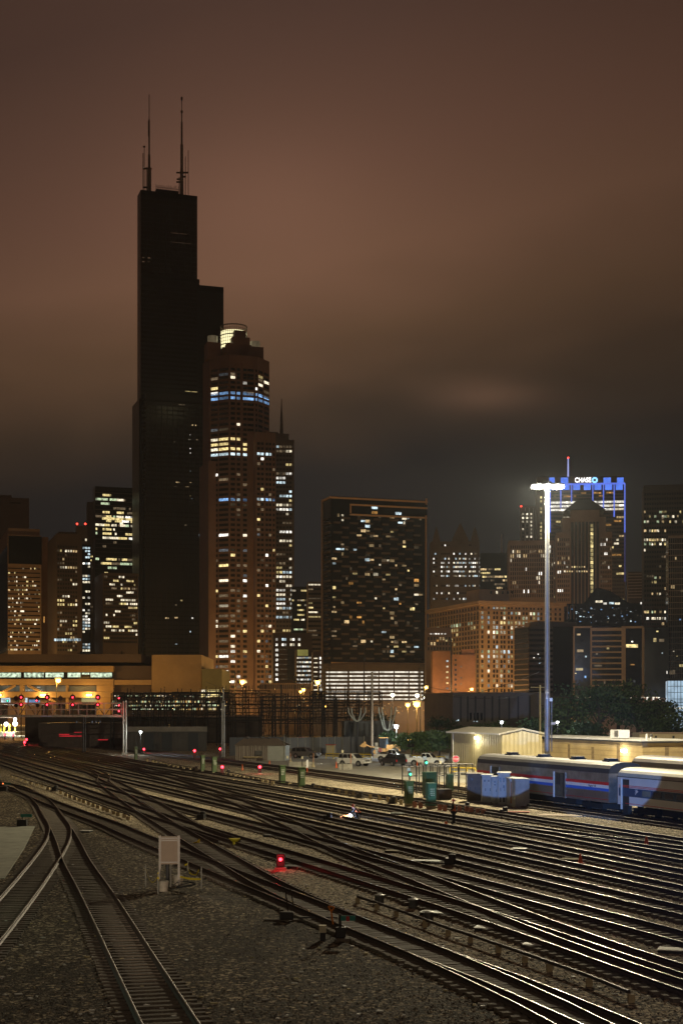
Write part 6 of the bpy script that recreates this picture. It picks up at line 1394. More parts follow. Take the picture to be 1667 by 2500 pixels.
p = G(1003, 1858); s = p.y / F; so = thing('solar_panel', 'small solar panel on a green post behind the black car', 'solar panel', p, R(-10)); MB().tube((0, 0, 0), (0, 0, (1858 - 1818) * s), .06, n=8).build('post', GRN, so); MB().prism([(-.55, -.4, (1858 - 1824) * s), (.55, -.4, (1858 - 1824) * s), (.45, .4, (1858 - 1817) * s), (-.65, .4, (1858 - 1817) * s)], (0, 0, .05)).build('panel', DARKGLASS, so)
ORG = mat('orange_cone_plastic', (.75, .14, .03), .5, var=.12, scale=2); PALEO = mat('pale_orange_post', (.55, .27, .15), .6, var=.15, scale=2)
def cone(x, yb, h, label, r=.16):
    p = G(x, yb); rt = thing('traffic_cone', label, 'traffic cone', p, random.uniform(0, 1), 'traffic cones'); MB().bb(-r * 1.3, r * 1.3, -r * 1.3, r * 1.3, 0, .04).build('base', ORG, rt); MB().lathe([(r, .04), (r * .25, h), (r * .2, h)], 16).build('body', ORG, rt, smooth=True)
cone(1577, 2072, .72, 'large orange cone between tracks at the right edge', .2); cone(1416, 2108, .55, 'orange cone on the pale box among the tracks', .14); cone(821, 1875, .95, 'orange cone left of the white sport utility car', .14); cone(658, 1869, .9, 'orange cone right of the grey hut', .14); cone(592, 1880, .8, 'orange cone in front of the grey hut', .12); cone(1018, 1872, .9, 'orange post cone before the crew cab pickup', .1)
for x, yt, yb, lab in ((765, 1839, 1873, 'slim orange delineator in front of the dark grey car'), (856, 1839, 1877, 'slim orange delineator before the white sport utility car'), (709, 1839, 1862, 'slim orange delineator left of the dark grey car')):
    p = G(x, yb); s = p.y / F; r = thing('delineator_post', lab, 'delineator', p, 0, 'delineator posts'); MB().lathe([(.26, 0), (.26, .05), (.08, .75)], 10).build('base', mat('pale_rubber_base', (.50, .42, .26), .8, var=.15, scale=2), r); MB().tube((0, 0, .7), (0, 0, (yb - yt) * s), .06, n=8).build('post', PALEO, r)
p = G(750, 1890); s = p.y / F; r = thing('marker_post', 'white topped red marker post between the cabinet pair', 'marker post', p, 0); MB().tube((0, 0, 0), (0, 0, 16 * s), .06, n=8).build('post', ORG, r); MB().bb(-.13, .13, -.03, .03, 16 * s, 35 * s).build('white_plate', SIGNWH, r)
for x, yt, yb, lab in ((702, 1846, 1873, 'small signal post with a cream box by the long barrier'), (836, 1832, 1880, 'thin signal post with a cream box by the short barrier'), (738, 1847, 1873, 'thin grey post with a small lamp by the long barrier'), (1075, 1858, 1892, 'signal post with a cream box before the crew cab pickup')):
    p = G(x, yb); s = p.y / F; r = thing('signal_post', lab, 'signal post', p, 0, 'small signal posts'); MB().tube((0, 0, 0), (0, 0, (yb - yt) * s), .05, n=8).build('post', GALV, r); MB().box((0, 0, (yb - yt) * s - .15), (.3, .25, .36)).build('signal_head', mat('cream_signal_box', (.62, .57, .38), .5, var=.1, scale=2), r)

# ------------------------------------------------------------------ timber stub rows carrying the heater pipe
STUB = mat('pale_timber_stub', (.44, .35, .20), .8, var=.25, scale=3); PIPE = mat('dark_iron_pipe', (.055, .045, .038), .5, .5, var=.3, scale=2)
def heater(label, pts, hs, ws, group='heater pipe runs between tracks'):
    P = [G(x, y) for x, y in pts]; r = thing('heater_pipe', label, 'pipe', P[0], 0, group); o = P[0]; first = None
    for q in P:
        a = random.uniform(-.2, .2)
        if first is None: first = MB().box((0, 0, hs / 2 - .1), (ws, ws * .8, hs + .2)).build('stub_post', STUB, r, loc=q - o, rz=a)
        else: copy_as(first, r, q - o + Vector((random.uniform(-.05, .05), 0, random.uniform(-.05, .03))), a)
    mb = MB(); pp = [q - o + Vector((0, .12, hs + .03)) for q in P]
    for a, b_ in zip(pp[:-1], pp[1:]): mb.tube(a, b_, .06, n=8)
    mb.build('pipe_run', PIPE, r, smooth=True); return r
heater('near pipe run on timber stubs beside the lower right track', [(873, 2206), (922, 2222), (966, 2238), (1037, 2264), (1092, 2285), (1148, 2303), (1213, 2326), (1281, 2350), (1339, 2371), (1440, 2408), (1536, 2448)], .25, .18)
heater('left pipe run on dense pale stubs behind the curving tracks', [(29, 1899), (40, 1902), (52, 1906), (63, 1911), (76, 1915), (90, 1919), (104, 1923), (118, 1928), (134, 1932), (150, 1938), (163, 1944), (172, 1948), (184, 1953), (195, 1957), (205, 1961), (217, 1965), (229, 1970), (241, 1974), (253, 1979), (264, 1983), (277, 1988), (289, 1992), (303, 1996), (316, 2002)], .32, .30)
heater('far pipe run on pale stubs below the left cabinet pair', [(360, 1859), (373, 1862), (381, 1864), (390, 1866.5), (398, 1869), (406, 1871), (414, 1873), (424, 1875), (434, 1877), (449, 1880), (464, 1882), (481, 1885)], .5, .34)
heater('far pipe run on pale stubs between the cabinet pairs', [(552, 1894), (565, 1896), (576, 1898), (585, 1900), (595, 1902), (605, 1905), (616, 1907), (628, 1909), (641, 1912), (652, 1914), (666, 1917), (708, 1921)], .48, .34)
heater('pipe run on timber stubs from the right cabinet pair to the olive cabinet', [(770, 1929), (781, 1931), (799, 1934), (812, 1936), (828, 1939), (845, 1942), (862, 1944), (880, 1947), (903, 1951), (926, 1954), (946, 1958), (966, 1962), (980, 1965)], .5, .28)
REDW = mat('red_lit_timber_stub', (.42, .18, .12), .8, var=.25, scale=3)  # red light on the wood put into the timber colour
h6 = heater('reddish pipe run on stubs behind the standing worker', [(1012, 1971), (1025, 1973), (1072, 1978), (1085, 1980), (1122, 1982), (1138, 1984), (1151, 1986), (1166, 1988), (1180, 1990)], .5, .34)
for ch in list(h6.children):
    if ch.name.startswith('stub_post'):
        if ch.data.materials[0] is STUB:
            me = ch.data.copy(); me.materials[0] = REDW
        ch.data = me
a = G(1182, 1983); r = thing('plastic_mesh', 'strip of red plastic mesh lying behind the standing worker', 'mesh strip', a, R(-12)); MB().bb(0, 3.6, 0, 1.4, 0, .03).build('sheet', mat('faded_red_mesh', (.52, .14, .09), .8, var=.3, scale=3), r); MB().tube((0, 0, .05), (3.6, 0, .05), .04, n=6).build('edge_tube', mat('red_edge_plastic', (.55, .10, .06), .6, var=.2, scale=3), r)
a = G(1370, 1993); r = thing('timber_board', 'pale board lying on gravel in front of the railway cars', 'board', a, R(-12)); MB().bb(-1.8, 1.6, 0, 1.8, 0, .05).build('plank', mat('pinkish_pale_board', (.48, .38, .27), .8, var=.15, scale=1), r); MB().bb(1.7, 9.5, .2, .9, 0, .04).build('long_plank', mat('weathered_pale_board', (.40, .34, .24), .8, var=.25, scale=1), r)

# ------------------------------------------------------------------ switch machines, boxes, covers
def machine(x, y, label, w=.9, arm=1.4, a=-18):
    p = G(x, y); r = thing('switch_machine', label, 'switch machine', p, R(a), 'switch machines beside the tracks'); MB().bb(-w / 2, w / 2, -.25, .25, .08, .42).build('housing', DSTEEL, r, bevel=.04); MB().lathe([(.2, .42), (.2, .6), (.12, .64)], 12, (w * .2, 0, 0)).build('motor_cap', DSTEEL, r); MB().bb(-w / 2 - arm, -w / 2, -.03, .03, .1, .16).build('throw_rod', GALV, r); MB().bb(-w * .7, w * .7, -.4, .4, 0, .08).build('timber_base', TIE, r)
for x, y, lab in ((135, 1932, 'dark switch machine in the left pipe run'), (478, 1882, 'dark machine between the left cabinets and rail'), (556, 1891, 'dark machine right of the left cabinet pair'), (762, 1927, 'dark machine right of the right cabinet pair'), (878, 1949, 'dark machine behind the welder'), (958, 1962, 'dark machine left of the olive cabinet'), (492, 2001, 'dark machine above the yellow funnel'), (800, 2004, 'dark machine with a red mark left of the welder'), (1098, 2114, 'dark motor beside the pale lid in the middle right'), (1137, 1977, 'dark motor in the reddish pipe run'), (1229, 1989, 'dark motor at the end of the red mesh')): machine(x, y, lab, .55, .8)
for x, y, lab in ((926, 2206, 'round dark drum beside the near pipe run'), (1045, 2249, 'round grey drum near the grey box lid'), (1008, 2217, 'small pale topped drum above the near pipe run')):
    r = thing('valve_drum', lab, 'drum', G(x, y), 0, 'round drums by the near pipe run'); MB().lathe([(.2, 0), (.2, .34)], 16).build('shell', mat('grey_drum_steel', (.10, .10, .095), .5, .3, var=.25, scale=3), r); MB().lathe([(.22, .34), (.22, .38), (.08, .42)], 16).build('lid', mat('pale_drum_lid', (.30, .30, .27), .5, .3, var=.2, scale=3), r); MB().tube((-.2, 0, .12), (-.5, .1, .12), .04, n=8).build('pipe_stub', PIPE, r)
def lid(x, y, w, d, label, m, h=.12, a=-18):
    p = G(x, y); r = thing('cover_lid', label, 'cover', p, R(a), 'covers and lids on the ballast'); MB().bb(-w / 2, w / 2, -d / 2, d / 2, 0, h).build('box', DSTEEL, r); MB().bb(-w / 2 - .03, w / 2 + .03, -d / 2 - .03, d / 2 + .03, h, h + .03).build('lid', m, r)
GRL = mat('grey_green_lid', (.24, .27, .24), .5, .2, var=.15, scale=2)
for x, y, w, d, lab, m in ((1040, 2106, 1.6, .7, 'long grey green lid on the middle right ballast', GRL), (1072, 2234, 1.5, .6, 'long grey lid beside the round grey drum', GRL), (956, 2081, .7, .6, 'small cream box top in the middle ballast', CONC2), (990, 1989, 2.4, .6, 'flat grey cover right of the welder', GRL), (1267, 2076, .8, .6, 'small pale box right of the worker', LABELW), (1400, 2102, 1.3, .8, 'pale box under the orange cone', CONC2), (1190, 2271, .9, .6, 'white lid above the near pipe run', LABELW), (1640, 2325, .9, .6, 'white lid at the right edge', LABELW), (1303, 2313, .7, .4, 'small white board among the ties', LABELW), (211, 2032, .7, .5, 'white board right of the curving track', LABELW), (675, 2043, 1.6, .8, 'dark slab above the red signal', DSTEEL), (738, 2120, 2.0, .8, 'dark slab right of the red signal', DSTEEL)): lid(x, y, w, d, lab, m, .1)
YP = mat('yellow_plastic', (.62, .55, .03), .5, var=.1, scale=2)
p = G(573, 2066); r = thing('yellow_funnel', 'yellow plastic funnel standing on the ballast in the middle left', 'funnel', p, 0); MB().lathe([(.10, 0), (.12, .26), (.30, .40), (.32, .48)], 14).build('body', YP, r); MB().bb(-.34, .34, -.03, .03, .44, .5).build('handle', YP, r)
p = G(479, 2063); r = thing('yellow_hose', 'crumpled yellow hose beside the diagonal track', 'hose', p, 0); MB().path([(-.4, 0, .05), (-.1, .1, .12), (.1, 0, .2), (.2, .1, .35), (.15, .2, .1), (.4, .1, .05)], .05, 6).build('tube', mat('yellow_hose_rubber', (.55, .38, .03), .6, var=.2, scale=2), r, smooth=True); MB().tube((.38, .1, .05), (.5, .1, .05), .07, n=8).build('coupling', BLACKM, r)
# switch stands
p = G(830, 2296); r = thing('switch_stand', 'switch stand with an orange handle and teal target beside the near track', 'switch stand', p, 0, 'switch stands')
MB().bb(-.17, .2, -.15, .15, .1, .48).build('gear_box', DSTEEL, r, bevel=.04); MB().tube((0, 0, .4), (0, 0, .95), .05, n=8).build('spindle', DSTEEL, r); MB().bb(-.15, 1.0, -.25, .25, 0, .1).build('timber_base', TIE, r); MB().bb(.0, .55, -.04, -.01, .72, .90).build('target', mat('teal_target_paint', (.02, .22, .17), .5, var=.1, scale=3), r); MB().bb(.22, .34, -.06, -.04, .70, .88).build('red_mark', STOPR, r)
MB().path([(-.25, -.1, .6), (-.32, -.1, 1.05), (-.2, -.1, 1.22), (-.42, -.1, 1.25), (-.34, -.1, 1.08)], .03, 6).build('handle', mat('orange_handle_paint', (.8, .25, .03), .4, var=.1, scale=3), r); MB().bb(-.75, -.5, -.15, .15, .3, .55).build('cream_box', mat('cream_signal_box', (.6, .5, .3), .5), r); MB().bb(-.72, -.52, -.1, .1, 0, .3).build('box_foot', DSTEEL, r); MB().bb(.3, 2.2, -.05, .05, .06, .12).build('throw_rod', GALV, r)
p = G(700, 2248); r = thing('switch_stand', 'low dark switch stand with two rusty rods left of the orange handled one', 'switch stand', p, 0, 'switch stands'); MB().bb(-.28, .28, -.16, .16, .06, .36).build('gear_box', DSTEEL, r, bevel=.05); MB().bb(-.9, 1.2, -.1, .1, 0, .07).build('timber_base', TIE, r); MB().tube((.05, 0, .4), (-.05, 0, 1.25), .025, n=6).build('rod', RUSTY, r); MB().tube((.3, 0, .4), (.15, 0, 1.25), .025, n=6).build('rod', RUSTY, r); MB().bb(.5, 2.0, -.04, .04, .1, .16).build('throw_rod', GALV, r)
for x, y, lab in ((55, 2018, 'small switch stand with a teal target by the concrete path'), (10, 1932, 'switch stand with a red lamp at the left edge')):
    p = G(x, y); r = thing('switch_stand', lab, 'switch stand', p, 0, 'switch stands'); MB().bb(-.35, .35, -.2, .2, .05, .5).build('gear_box', DSTEEL, r, bevel=.04); MB().tube((0, 0, .5), (0, 0, .9), .04, n=8).build('spindle', DSTEEL, r); MB().bb(-.1, .7, -.04, 0, .68, .9).build('target', MATS['teal_target_paint'], r); MB().bb(-.6, 1.0, -.25, .25, 0, .06).build('timber_base', TIE, r)
    if x == 10: MB().ball((-.05, -.1, .8), .08, 8).build('lamp', glow('small_red_orange_lamp', (1, .2, .05), 2), r)

# ------------------------------------------------------------------ tan enclosure with its tape, stakes and heap of earth
GALB = mat('pale_galvanised_channel', (.34, .31, .27), .5, .4, var=.15, scale=3); TANP = mat('tan_plywood_panel', (.40, .30, .215), .65, var=.10, scale=1.6)
p = G(415, 2166); s = p.y / F; en = thing('metal_enclosure', 'tan panelled box on galvanised posts in two concrete buckets', 'enclosure', p, R(4))
for x in (391, 437): MB().bb((x - 415 - 2.6) * s, (x - 415 + 2.6) * s, -.05, .05, .1, (2166 - 2040) * s).build('post', GALB, en)
zb_ = (2166 - 2110) * s; zt2 = (2166 - 2041) * s
MB().bb(-24 * s + .02, 22 * s - .06, -.02, .42, zb_, zt2 - .04).build('box', TANP, en); MB().bb(-18.5 * s, 9.5 * s, -.045, -.02, zb_ + .16, zt2 - .2).build('door_panel', TANP, en)
for z in (zt2 - .10, zt2 - .2, zb_ + .1): MB().bb(-24 * s, 22 * s - .05, -.07, -.03, z - .03, z + .03).build('cross_channel', GALB, en)
MB().tube((-6 * s, .1, 0), (-6 * s, .1, zb_), .085, n=12).build('conduit', BLACKM, en); MB().tube((2 * s, .1, 0), (2 * s, .1, zb_), .035, n=8).build('conduit', GALB, en)
BKT = mat('stained_white_bucket', (.52, .46, .36), .7, var=.25, scale=3)
for x, y in ((399, 2176), (436, 2163)):
    q = G(x, y); r = thing('concrete_bucket', ('left' if x < 410 else 'right') + ' concrete filled bucket holding a post of the tan enclosure', 'bucket', q, 0, 'buckets under the tan enclosure'); MB().lathe([(.19, 0), (.25, .44), (.25, .47)], 18).build('shell', BKT, r, smooth=False); MB().lathe([(.23, .46), (.23, .49)], 18).build('concrete_fill', CONCRETE, r)
STK = mat('weathered_grey_stake', (.32, .31, .27), .8, var=.2, scale=4)
stk = []
for x, yt, yb, lean, lab in ((356, 2113, 2165, .06, 'leftmost thin stake with a yellow knot'), (386.5, 2130, 2182, .0, 'pale stake in front of the left bucket'), (492, 2118, 2176, .08, 'rightmost pale stake holding the yellow tape'), (459, 2105, 2135, .02, 'stake with curling yellow tape right of the enclosure')):
    q = G(x, yb); s_ = q.y / F; h = (yb - yt) * s_; r = thing('wooden_stake', lab, 'stake', q, 0, 'stakes around the tan enclosure'); MB().box((0, 0, h / 2), (.05, .03, h)).build('stake', STK, r); MB().prism([(-.025, -.015, h), (.025, -.015, h), (0, 0, h + .05)], (0, .03, 0)).build('point', STK, r); stk.append((q, h))
TAPE = mat('yellow_caution_tape', (.75, .60, .02), .45, var=.12, scale=4)
def ribbon(name, label, pts, w):
    r = thing(name, label, 'tape', pts[0], 0, 'yellow caution tapes'); mb = MB(); o = pts[0]; vs = []
    for i, p_ in enumerate(pts):
        tw = .35 * math.sin(i * 1.1); vs += [p_ - o + Vector((0, tw * w, -w / 2)), p_ - o + Vector((0, -tw * w, w / 2))]
    fs = [(2 * i, 2 * i + 2, 2 * i + 3, 2 * i + 1) for i in range(len(pts) - 1)]; mb.add(vs, fs); mb.add([v_ + Vector((0, .006, 0)) for v_ in vs], [f[::-1] for f in fs]); mb.build('tape_strip', TAPE, r, smooth=True)
    MB().ball(tuple(pts[0] - o), w * .6, 8).build('knot', TAPE, r)
a, c = G(440, 2165), G(492, 2176); za, zc = (2165 - 2140) * G(440, 2165).y / F, (2176 - 2146) * c.y / F
ribbon('caution_tape', 'tight yellow tape from the enclosure post to the rightmost stake', [a.lerp(c, t) + Vector((0, 0, za + (zc - za) * t - .05 * math.sin(t * 3.14))) for t in [i / 8 for i in range(9)]], .09)
q = G(459, 2135); ribbon('caution_tape', 'loose curling yellow tape hanging from the short stake', [q + Vector(v_) for v_ in ((-.14, 0, .48), (.02, 0, .55), (.03, -.05, .3), (.1, -.1, .1), (.25, -.2, -.0), (.45, -.4, .02), (.62, -.6, .3))], .08)
a, c = stk[0][0], stk[1][0]; ribbon('caution_tape', 'slack yellow tape left of the enclosure', [a.lerp(c, t) + Vector((0, 0, .82 + .0 * t - .45 * math.sin(t * 3.14))) for t in [i / 8 for i in range(9)]], .035)
q = G(386.5, 2182); ribbon('caution_tape', 'yellow tape knotted on the pale front stake', [q + Vector(v_) for v_ in ((0, -.02, .72), (-.03, -.03, .9), (.03, -.03, .95), (.05, -.03, .7), (.02, -.03, .6))], .09)
q = G(450, 2178); r = thing('cable_coil', 'black cable coils on the heap under the enclosure', 'cable', q, 0)
for k in range(3): MB().path([(.05 * k + .42 * math.cos(t), .2 * math.sin(t) + .05 * k, .36 + .10 * math.sin(t + k) - .05 * k) for t in [i * .35 for i in range(19)]], .022, 6).build('loop', BLACKM, r)
MOUND = BALLAST
mb = MB(); n = 26; q = G(468, 2208); vs = []
for j in range(n):
    for i in range(n):
        u, v_ = (i / (n - 1) - .5) * 2, (j / (n - 1) - .5) * 2; rr = math.hypot(u, v_); z = .40 * max(0, 1 - rr) ** 1.2 * (1 + .35 * math.sin(5 * u + 2) * math.cos(4 * v_)) - .02; vs.append((u * 2.6, v_ * 3.4, z))
mb.add(vs, [(j * n + i, j * n + i + 1, (j + 1) * n + i + 1, (j + 1) * n + i) for j in range(n - 1) for i in range(n - 1)]); o = mb.build('earth_heap', MOUND, None, smooth=True, loc=q); tag(o, kind='structure')
# scattered litter and loose pale stones
random.seed(5); mb = MB()
for i in range(420):
    x = random.uniform(-20, 1660); y = random.uniform(1935, 2495); p_ = G(x, y); k = random.uniform(.03, .11); mb.box((p_.x, p_.y, .02 + random.uniform(0, .03)), (k * random.uniform(1, 2.5), k, .03), random.uniform(0, 3.1), random.choice((0, 0, 1, 2)))
sm = [MB(), MB(), MB()]
for i in range(11000):      # loose stones lying proud of the ballast close to the viewer
    y = 37 + 52 * random.random() ** 1.5; x = random.uniform(-.25, .25) * y; k = random.uniform(.018, .04); q = sm[random.choice((0, 0, 0, 1, 2))]; t = random.uniform(0, 3)
    a_, b_ = Vector((math.cos(t), math.sin(t), random.uniform(-.3, .3))) * k * random.uniform(.9, 1.6), Vector((-math.sin(t), math.cos(t), random.uniform(-.3, .3))) * k; c_ = Vector((0, 0, k * random.uniform(.6, 1))); o_ = Vector((x, y, k * .3))
    q.add([o_ + a_, o_ + b_, o_ - a_, o_ - b_, o_ + c_ + a_ * .3, o_ + c_ * .8 - a_ * .3], [(0, 1, 4), (1, 5, 4), (1, 2, 5), (2, 3, 5), (3, 0, 4), (3, 4, 5)])
allst = MB()
for i, q in enumerate(sm): allst.add(q.v, q.f, i)
tag(allst.build('loose_gravel', [mat('grey_loose_gravel', (.11, .09, .065), .6, var=.4, scale=2), mat('pale_loose_gravel', (.36, .29, .19), .6, var=.3, scale=2), mat('dark_loose_gravel', (.04, .033, .025), .6, var=.4, scale=2)]), kind='stuff')
tag(mb.build('litter', [LABELW, mat('yellowed_litter', (.5, .42, .2), .8, var=.2, scale=3), mat('grey_loose_stone', (.3, .28, .24), .8, var=.3, scale=5)]), kind='stuff')

# ------------------------------------------------------------------ overhead cables
CABLE = mat('black_overhead_cable', (.02, .018, .016), .6, var=.2, scale=1)
for (x0, y0, Y0), (x1, y1, Y1), sag, lab in (((1026, 1672, 330), (1316, 1682, 236), 1.2, 'uppermost dark cable before the orange brick blocks'), ((1026, 1682, 330), (1316, 1690, 236), 1.6, 'dark cable running just above the warehouse roof'), ((1101, 1700, 330), (1316, 1640, 236), .8, 'slanting dark cable rising to the pale timber pole'), ((1318, 1690, 235), (1700, 1712, 250), 1.0, 'faint cable crossing the framed block at right'), ((1318, 1722, 235), (1700, 1732, 250), 1.0, 'faint cable above the dark trees at right'), ((504, 1665, 380), (655, 1690, 330), 1.0, 'cable near the orange lamp below the reddish tower')):
    a, c = W(x0, y0, Y0), W(x1, y1, Y1); mb = MB(); pts = [a.lerp(c, t) - Vector((0, 0, sag * 4 * t * (1 - t))) - a for t in [i / 16 for i in range(17)]]; mb.path(pts, .05, 5); o = mb.build('overhead_cable', CABLE, None, loc=a); tag(o, lab, 'cable', 'overhead cables')

# ------------------------------------------------------------------ people
SKIN = mat('skin', (.42, .24, .17), .55, var=.08, scale=8); NAVYC = mat('dark_work_clothes', (.030, .030, .034), .85, var=.25, scale=6); HIVIS = mat('orange_safety_fabric', (.80, .17, .03), .7, var=.1, scale=6); HATR = mat('red_white_helmet', (.65, .10, .07), .35, var=.1, scale=8); REFL = mat('pale_reflective_band', (.75, .75, .68), .35, .3, var=.1, scale=8); BOOT = mat('black_boot_leather', (.02, .018, .016), .6, var=.2, scale=6)
def skin(name, nodes, edges, m, parent, root=0, sub=2):
    me = bpy.data.meshes.new(name); names = list(nodes); ix = {k: i for i, k in enumerate(names)}
    me.from_pydata([nodes[k][0] for k in names], [(ix[a], ix[b]) for a, b in edges], []); me.materials.append(m)
    o = bpy.data.objects.new(name, me); COL.objects.link(o); o.parent = parent
    md = o.modifiers.new('skin', 'SKIN'); md.use_smooth_shade = True
    if not me.skin_vertices: me.attributes.new('skin', 'FLOAT', 'POINT')
    for i, k in enumerate(names):
        sv = me.skin_vertices[0].data[i]; r_ = nodes[k][1]; sv.radius = r_ if isinstance(r_, tuple) else (r_, r_); sv.use_root = (i == root)
    sd = o.modifiers.new('sub', 'SUBSURF'); sd.levels = sub; sd.render_levels = sub
    return o
def hand(nodes, edges, wrist, direction, side, tag_):
    """palm, four bent fingers of unequal length and a thumb leaving the side of the palm"""
    d = Vector(direction).normalized(); a = d.orthogonal().normalized(); a = a if a.dot(Vector(side)) > 0 else -a; b_ = d.cross(a); w = Vector(nodes[wrist][0]); pl = tag_ + 'palm'
    nodes[pl] = (tuple(w + d * .06), (.036, .020)); edges.append((wrist, pl))
    for i, (off, ln) in enumerate(((-.030, .070), (-.010, .082), (.010, .078), (.028, .060))):
        k1, k2, k3 = (tag_ + 'f%d%d' % (i, j) for j in range(3)); p1 = w + d * .095 + a * off; p2 = p1 + d * ln * .5 + b_ * .012; p3 = p2 + d * ln * .35 + b_ * .03
        nodes[k1] = (tuple(p1), .0095); nodes[k2] = (tuple(p2), .0088); nodes[k3] = (tuple(p3), .0075); edges += [(pl, k1), (k1, k2), (k2, k3)]
    t1 = w + d * .05 + a * -.042; t2 = t1 + d * .035 + a * -.018 + b_ * .012
    nodes[tag_ + 't1'] = (tuple(t1), .011); nodes[tag_ + 't2'] = (tuple(t2), .009); edges += [(pl, tag_ + 't1'), (tag_ + 't1', tag_ + 't2')]
def person(label, p, rz, J, extra=None):
    """J: joint positions; body is one skin, clothing are looser skins over it"""
    rt = thing('person', label, 'person', p, rz, 'track workers')
    n = {'pelvis': (J['pelvis'], (.15, .11)), 'waist': (J['waist'], (.135, .10)), 'chest': (J['chest'], (.165, .115)), 'neck': (J['neck'], .055), 'chin': (J['chin'], (.062, .07)), 'head': (J['head'], (.078, .098)), 'crown': (J['crown'], (.062, .075)), 'nose': (J['nose'], .016)}
    e = [('pelvis', 'waist'), ('waist', 'chest'), ('chest', 'neck'), ('neck', 'chin'), ('chin', 'head'), ('head', 'crown'), ('head', 'nose')]
    for s_ in 'LR':
        n['sh' + s_] = (J['sh' + s_], .062); n['el' + s_] = (J['el' + s_], .043); n['wr' + s_] = (J['wr' + s_], .029); n['hip' + s_] = (J['hip' + s_], .095); n['kn' + s_] = (J['kn' + s_], .062); n['an' + s_] = (J['an' + s_], .043); n['toe' + s_] = (J['toe' + s_], .036)
        e += [('chest', 'sh' + s_), ('sh' + s_, 'el' + s_), ('el' + s_, 'wr' + s_), ('pelvis', 'hip' + s_), ('hip' + s_, 'kn' + s_), ('kn' + s_, 'an' + s_), ('an' + s_, 'toe' + s_)]
        hand(n, e, 'wr' + s_, Vector(J['wr' + s_]) - Vector(J['el' + s_]), (1 if s_ == 'R' else -1, 0, 0), s_)
    skin('body', n, e, SKIN, rt)
    jk = {k: (n[k][0], (n[k][1][0] + .022, n[k][1][1] + .022) if isinstance(n[k][1], tuple) else n[k][1] + .018) for k in ('pelvis', 'waist', 'chest', 'shL', 'shR', 'elL', 'elR')}
    jk['collar'] = (tuple(Vector(J['chest']).lerp(Vector(J['neck']), .82)), (.085, .085))
    for s_ in 'LR': jk['cf' + s_] = (tuple(Vector(J['el' + s_]).lerp(Vector(J['wr' + s_]), .85)), .046)
    skin('jacket', jk, [('pelvis', 'waist'), ('waist', 'chest'), ('chest', 'collar'), ('chest', 'shL'), ('chest', 'shR'), ('shL', 'elL'), ('shR', 'elR'), ('elL', 'cfL'), ('elR', 'cfR')], NAVYC, rt)
    vs_ = {k: (n[k][0], (n[k][1][0] + .034, n[k][1][1] + .034)) for k in ('waist', 'chest')}; vs_['vb'] = (tuple(Vector(J['pelvis']).lerp(Vector(J['waist']), .5)), (.18, .15)); vs_['vt'] = (tuple(Vector(J['chest']).lerp(Vector(J['neck']), .45)), (.14, .10))
    skin('safety_vest', vs_, [('vb', 'waist'), ('waist', 'chest'), ('chest', 'vt')], HIVIS, rt)
    tr = {'pelvis': (J['pelvis'], (.168, .13))}
    for s_ in 'LR': tr['hip' + s_] = (J['hip' + s_], .108); tr['kn' + s_] = (J['kn' + s_], .080); tr['an' + s_] = (J['an' + s_], .068)
    skin('trousers', tr, [('pelvis', 'hipL'), ('pelvis', 'hipR'), ('hipL', 'knL'), ('knL', 'anL'), ('hipR', 'knR'), ('knR', 'anR')], NAVYC, rt)
    for s_ in 'LR': skin('boot', {'a': (tuple(Vector(J['an' + s_]) + Vector((0, 0, .03))), .06), 'b': (J['an' + s_], .062), 'c': (J['toe' + s_], .05)}, [('a', 'b'), ('b', 'c')], BOOT, rt)
    hd = Vector(J['head']); up = (Vector(J['crown']) - hd).normalized(); c_ = hd + up * .092
    M = up.to_track_quat('Z', 'Y').to_matrix(); mb = MB(); mb.lathe([(.165, -.005), (.165, .012), (.128, .02), (.122, .07), (.085, .125), (.02, .145)], 18); mb.v = [tuple(c_ + M @ Vector(v_)) for v_ in mb.v]; mb.build('helmet', HATR, rt, smooth=True)
    f = (Vector(J['nose']) - hd); f.normalize(); sd = f.cross(up).normalized()
    for k in (-1, 1): MB().ball(tuple(hd + f * .088 + sd * k * .032 + up * .012), .013, 8).build('eye', LABELW, rt)
    mo = hd + f * .088 - up * .062; MB().box(tuple(mo), (.045, .012, .010), math.atan2(f.x, -f.y)).build('mouth', mat('lips', (.35, .13, .10), .5), rt)
    for k in (-1, 1): MB().ball(tuple(hd + sd * k * .082), .024, 8).build('ear', SKIN, rt)
    ch = Vector(J['chest']); wa = Vector(J['waist'])
    return rt
# standing worker, facing away to the left, one arm bent across the waist
J = dict(pelvis=(0, 0, .95), waist=(0, 0, 1.10), chest=(0, -.01, 1.34), neck=(0, -.015, 1.49), chin=(0, -.04, 1.545), head=(0, -.03, 1.63), crown=(0, -.02, 1.71), nose=(0, -.135, 1.615),
         shL=(.19, 0, 1.42), elL=(.30, .05, 1.16), wrL=(.20, -.16, 1.02), shR=(-.19, 0, 1.42), elR=(-.27, .04, 1.14), wrR=(-.27, -.10, .90), hipL=(.095, 0, .90), knL=(.115, -.02, .50), anL=(.125, .02, .10), toeL=(.14, -.14, .05), hipR=(-.095, 0, .90), knR=(-.11, -.02, .50), anR=(-.12, .02, .10), toeR=(-.135, -.14, .05))
pw = person('standing worker in dark clothes with orange vest and red helmet between the tracks', G(1107, 2013), R(-120), J)
pw2 = thing('hand_tool', 'small dark tool with an orange head left of the standing worker', 'tool', G(1088, 2012), 0); MB().tube((0, 0, .05), (.25, .1, .55), .02, n=6).build('handle', BLACKM, pw2); MB().ball((0, 0, .1), .12, 10).build('head', HIVIS, pw2)
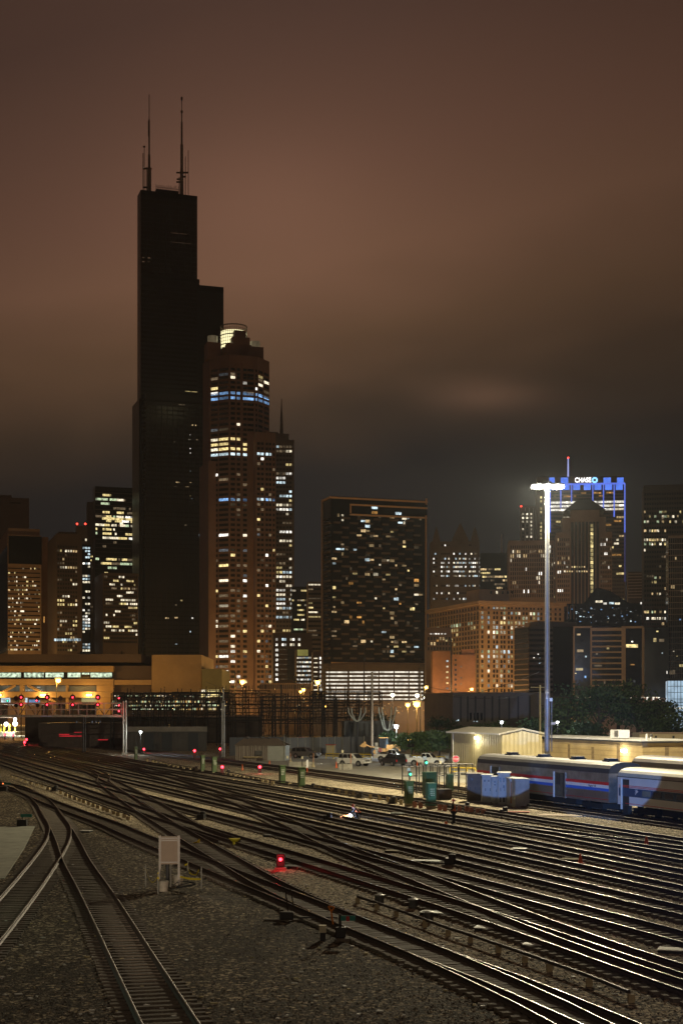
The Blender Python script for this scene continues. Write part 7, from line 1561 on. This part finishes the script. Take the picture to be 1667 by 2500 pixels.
# crouching welder, leaning over the rail, facing left
J = dict(pelvis=(0, .20, .46), waist=(0, .10, .60), chest=(0, -.10, .78), neck=(0, -.21, .89), chin=(0, -.27, .90), head=(0, -.31, .97), crown=(0, -.32, 1.05), nose=(0, -.40, .92),
         shL=(.19, -.14, .85), elL=(.25, -.34, .60), wrL=(.12, -.56, .50), shR=(-.19, -.14, .85), elR=(-.26, -.32, .58), wrR=(-.10, -.54, .44), hipL=(.10, .16, .44), knL=(.20, -.22, .52), anL=(.17, .08, .12), toeL=(.18, -.10, .05), hipR=(-.10, .16, .44), knR=(-.18, -.20, .10), anR=(-.15, .22, .09), toeR=(-.15, .30, .05))
wp = G(872, 2001); person('welder in orange vest crouching over a rail in a blue flash', wp, R(-80), J)
ARC = glow('welding_arc', (.75, .85, 1), 30); arc = G(857, 2001); wd_ = thing('welding_torch', 'welding torch with a bright arc and sparks at the rail', 'torch', (arc.x, arc.y, 0), 0)
MB().ball((0, 0, .30), .085, 10).build('arc', ARC, wd_); MB().path([(.02, 0, .34), (.22, .02, .46), (.36, .02, .46)], .018, 6).build('torch_tube', BLACKM, wd_)
mb = MB(); random.seed(8)
for i in range(120):
    t = R(random.uniform(150, 235)); d0 = random.uniform(.1, .95); l0 = random.uniform(.05, .14); fall = -.30 * d0 * d0 + random.uniform(-.1, .22) * d0; dv = Vector((math.cos(t) * .8, math.sin(t) * .4, -.25)); p_ = Vector((dv.x * d0, dv.y * d0, max(.05, .32 + fall))); mb.tube(p_, p_ + dv * l0, .010, .004, 4)
tag(mb.build('spark', glow('orange_welding_spark', (1, .42, .18), 7), wd_), kind='stuff')
lamp((arc.x - .1, arc.y - .1, .5), 70, (.45, .6, 1), .08, 'welding_light')
# ------------------------------------------------------------------ night haze over the city
hz = bpy.data.materials.new('night_haze'); hz.use_nodes = True; nt = hz.node_tree
for n in list(nt.nodes):
    if n.type == 'BSDF_PRINCIPLED': nt.nodes.remove(n)
out = [n for n in nt.nodes if n.type == 'OUTPUT_MATERIAL'][0]
pv = nn(nt, 'ShaderNodeVolumePrincipled'); pv.inputs['Color'].default_value = (.78, .86, .98, 1); pv.inputs['Density'].default_value = HAZE; pv.inputs['Anisotropy'].default_value = .2
nt.links.new(pv.outputs[0], out.inputs['Volume'])
o = MB().bb(-900, 900, -60, 1700, -1, 560).build('haze', hz); tag(o, kind='stuff')
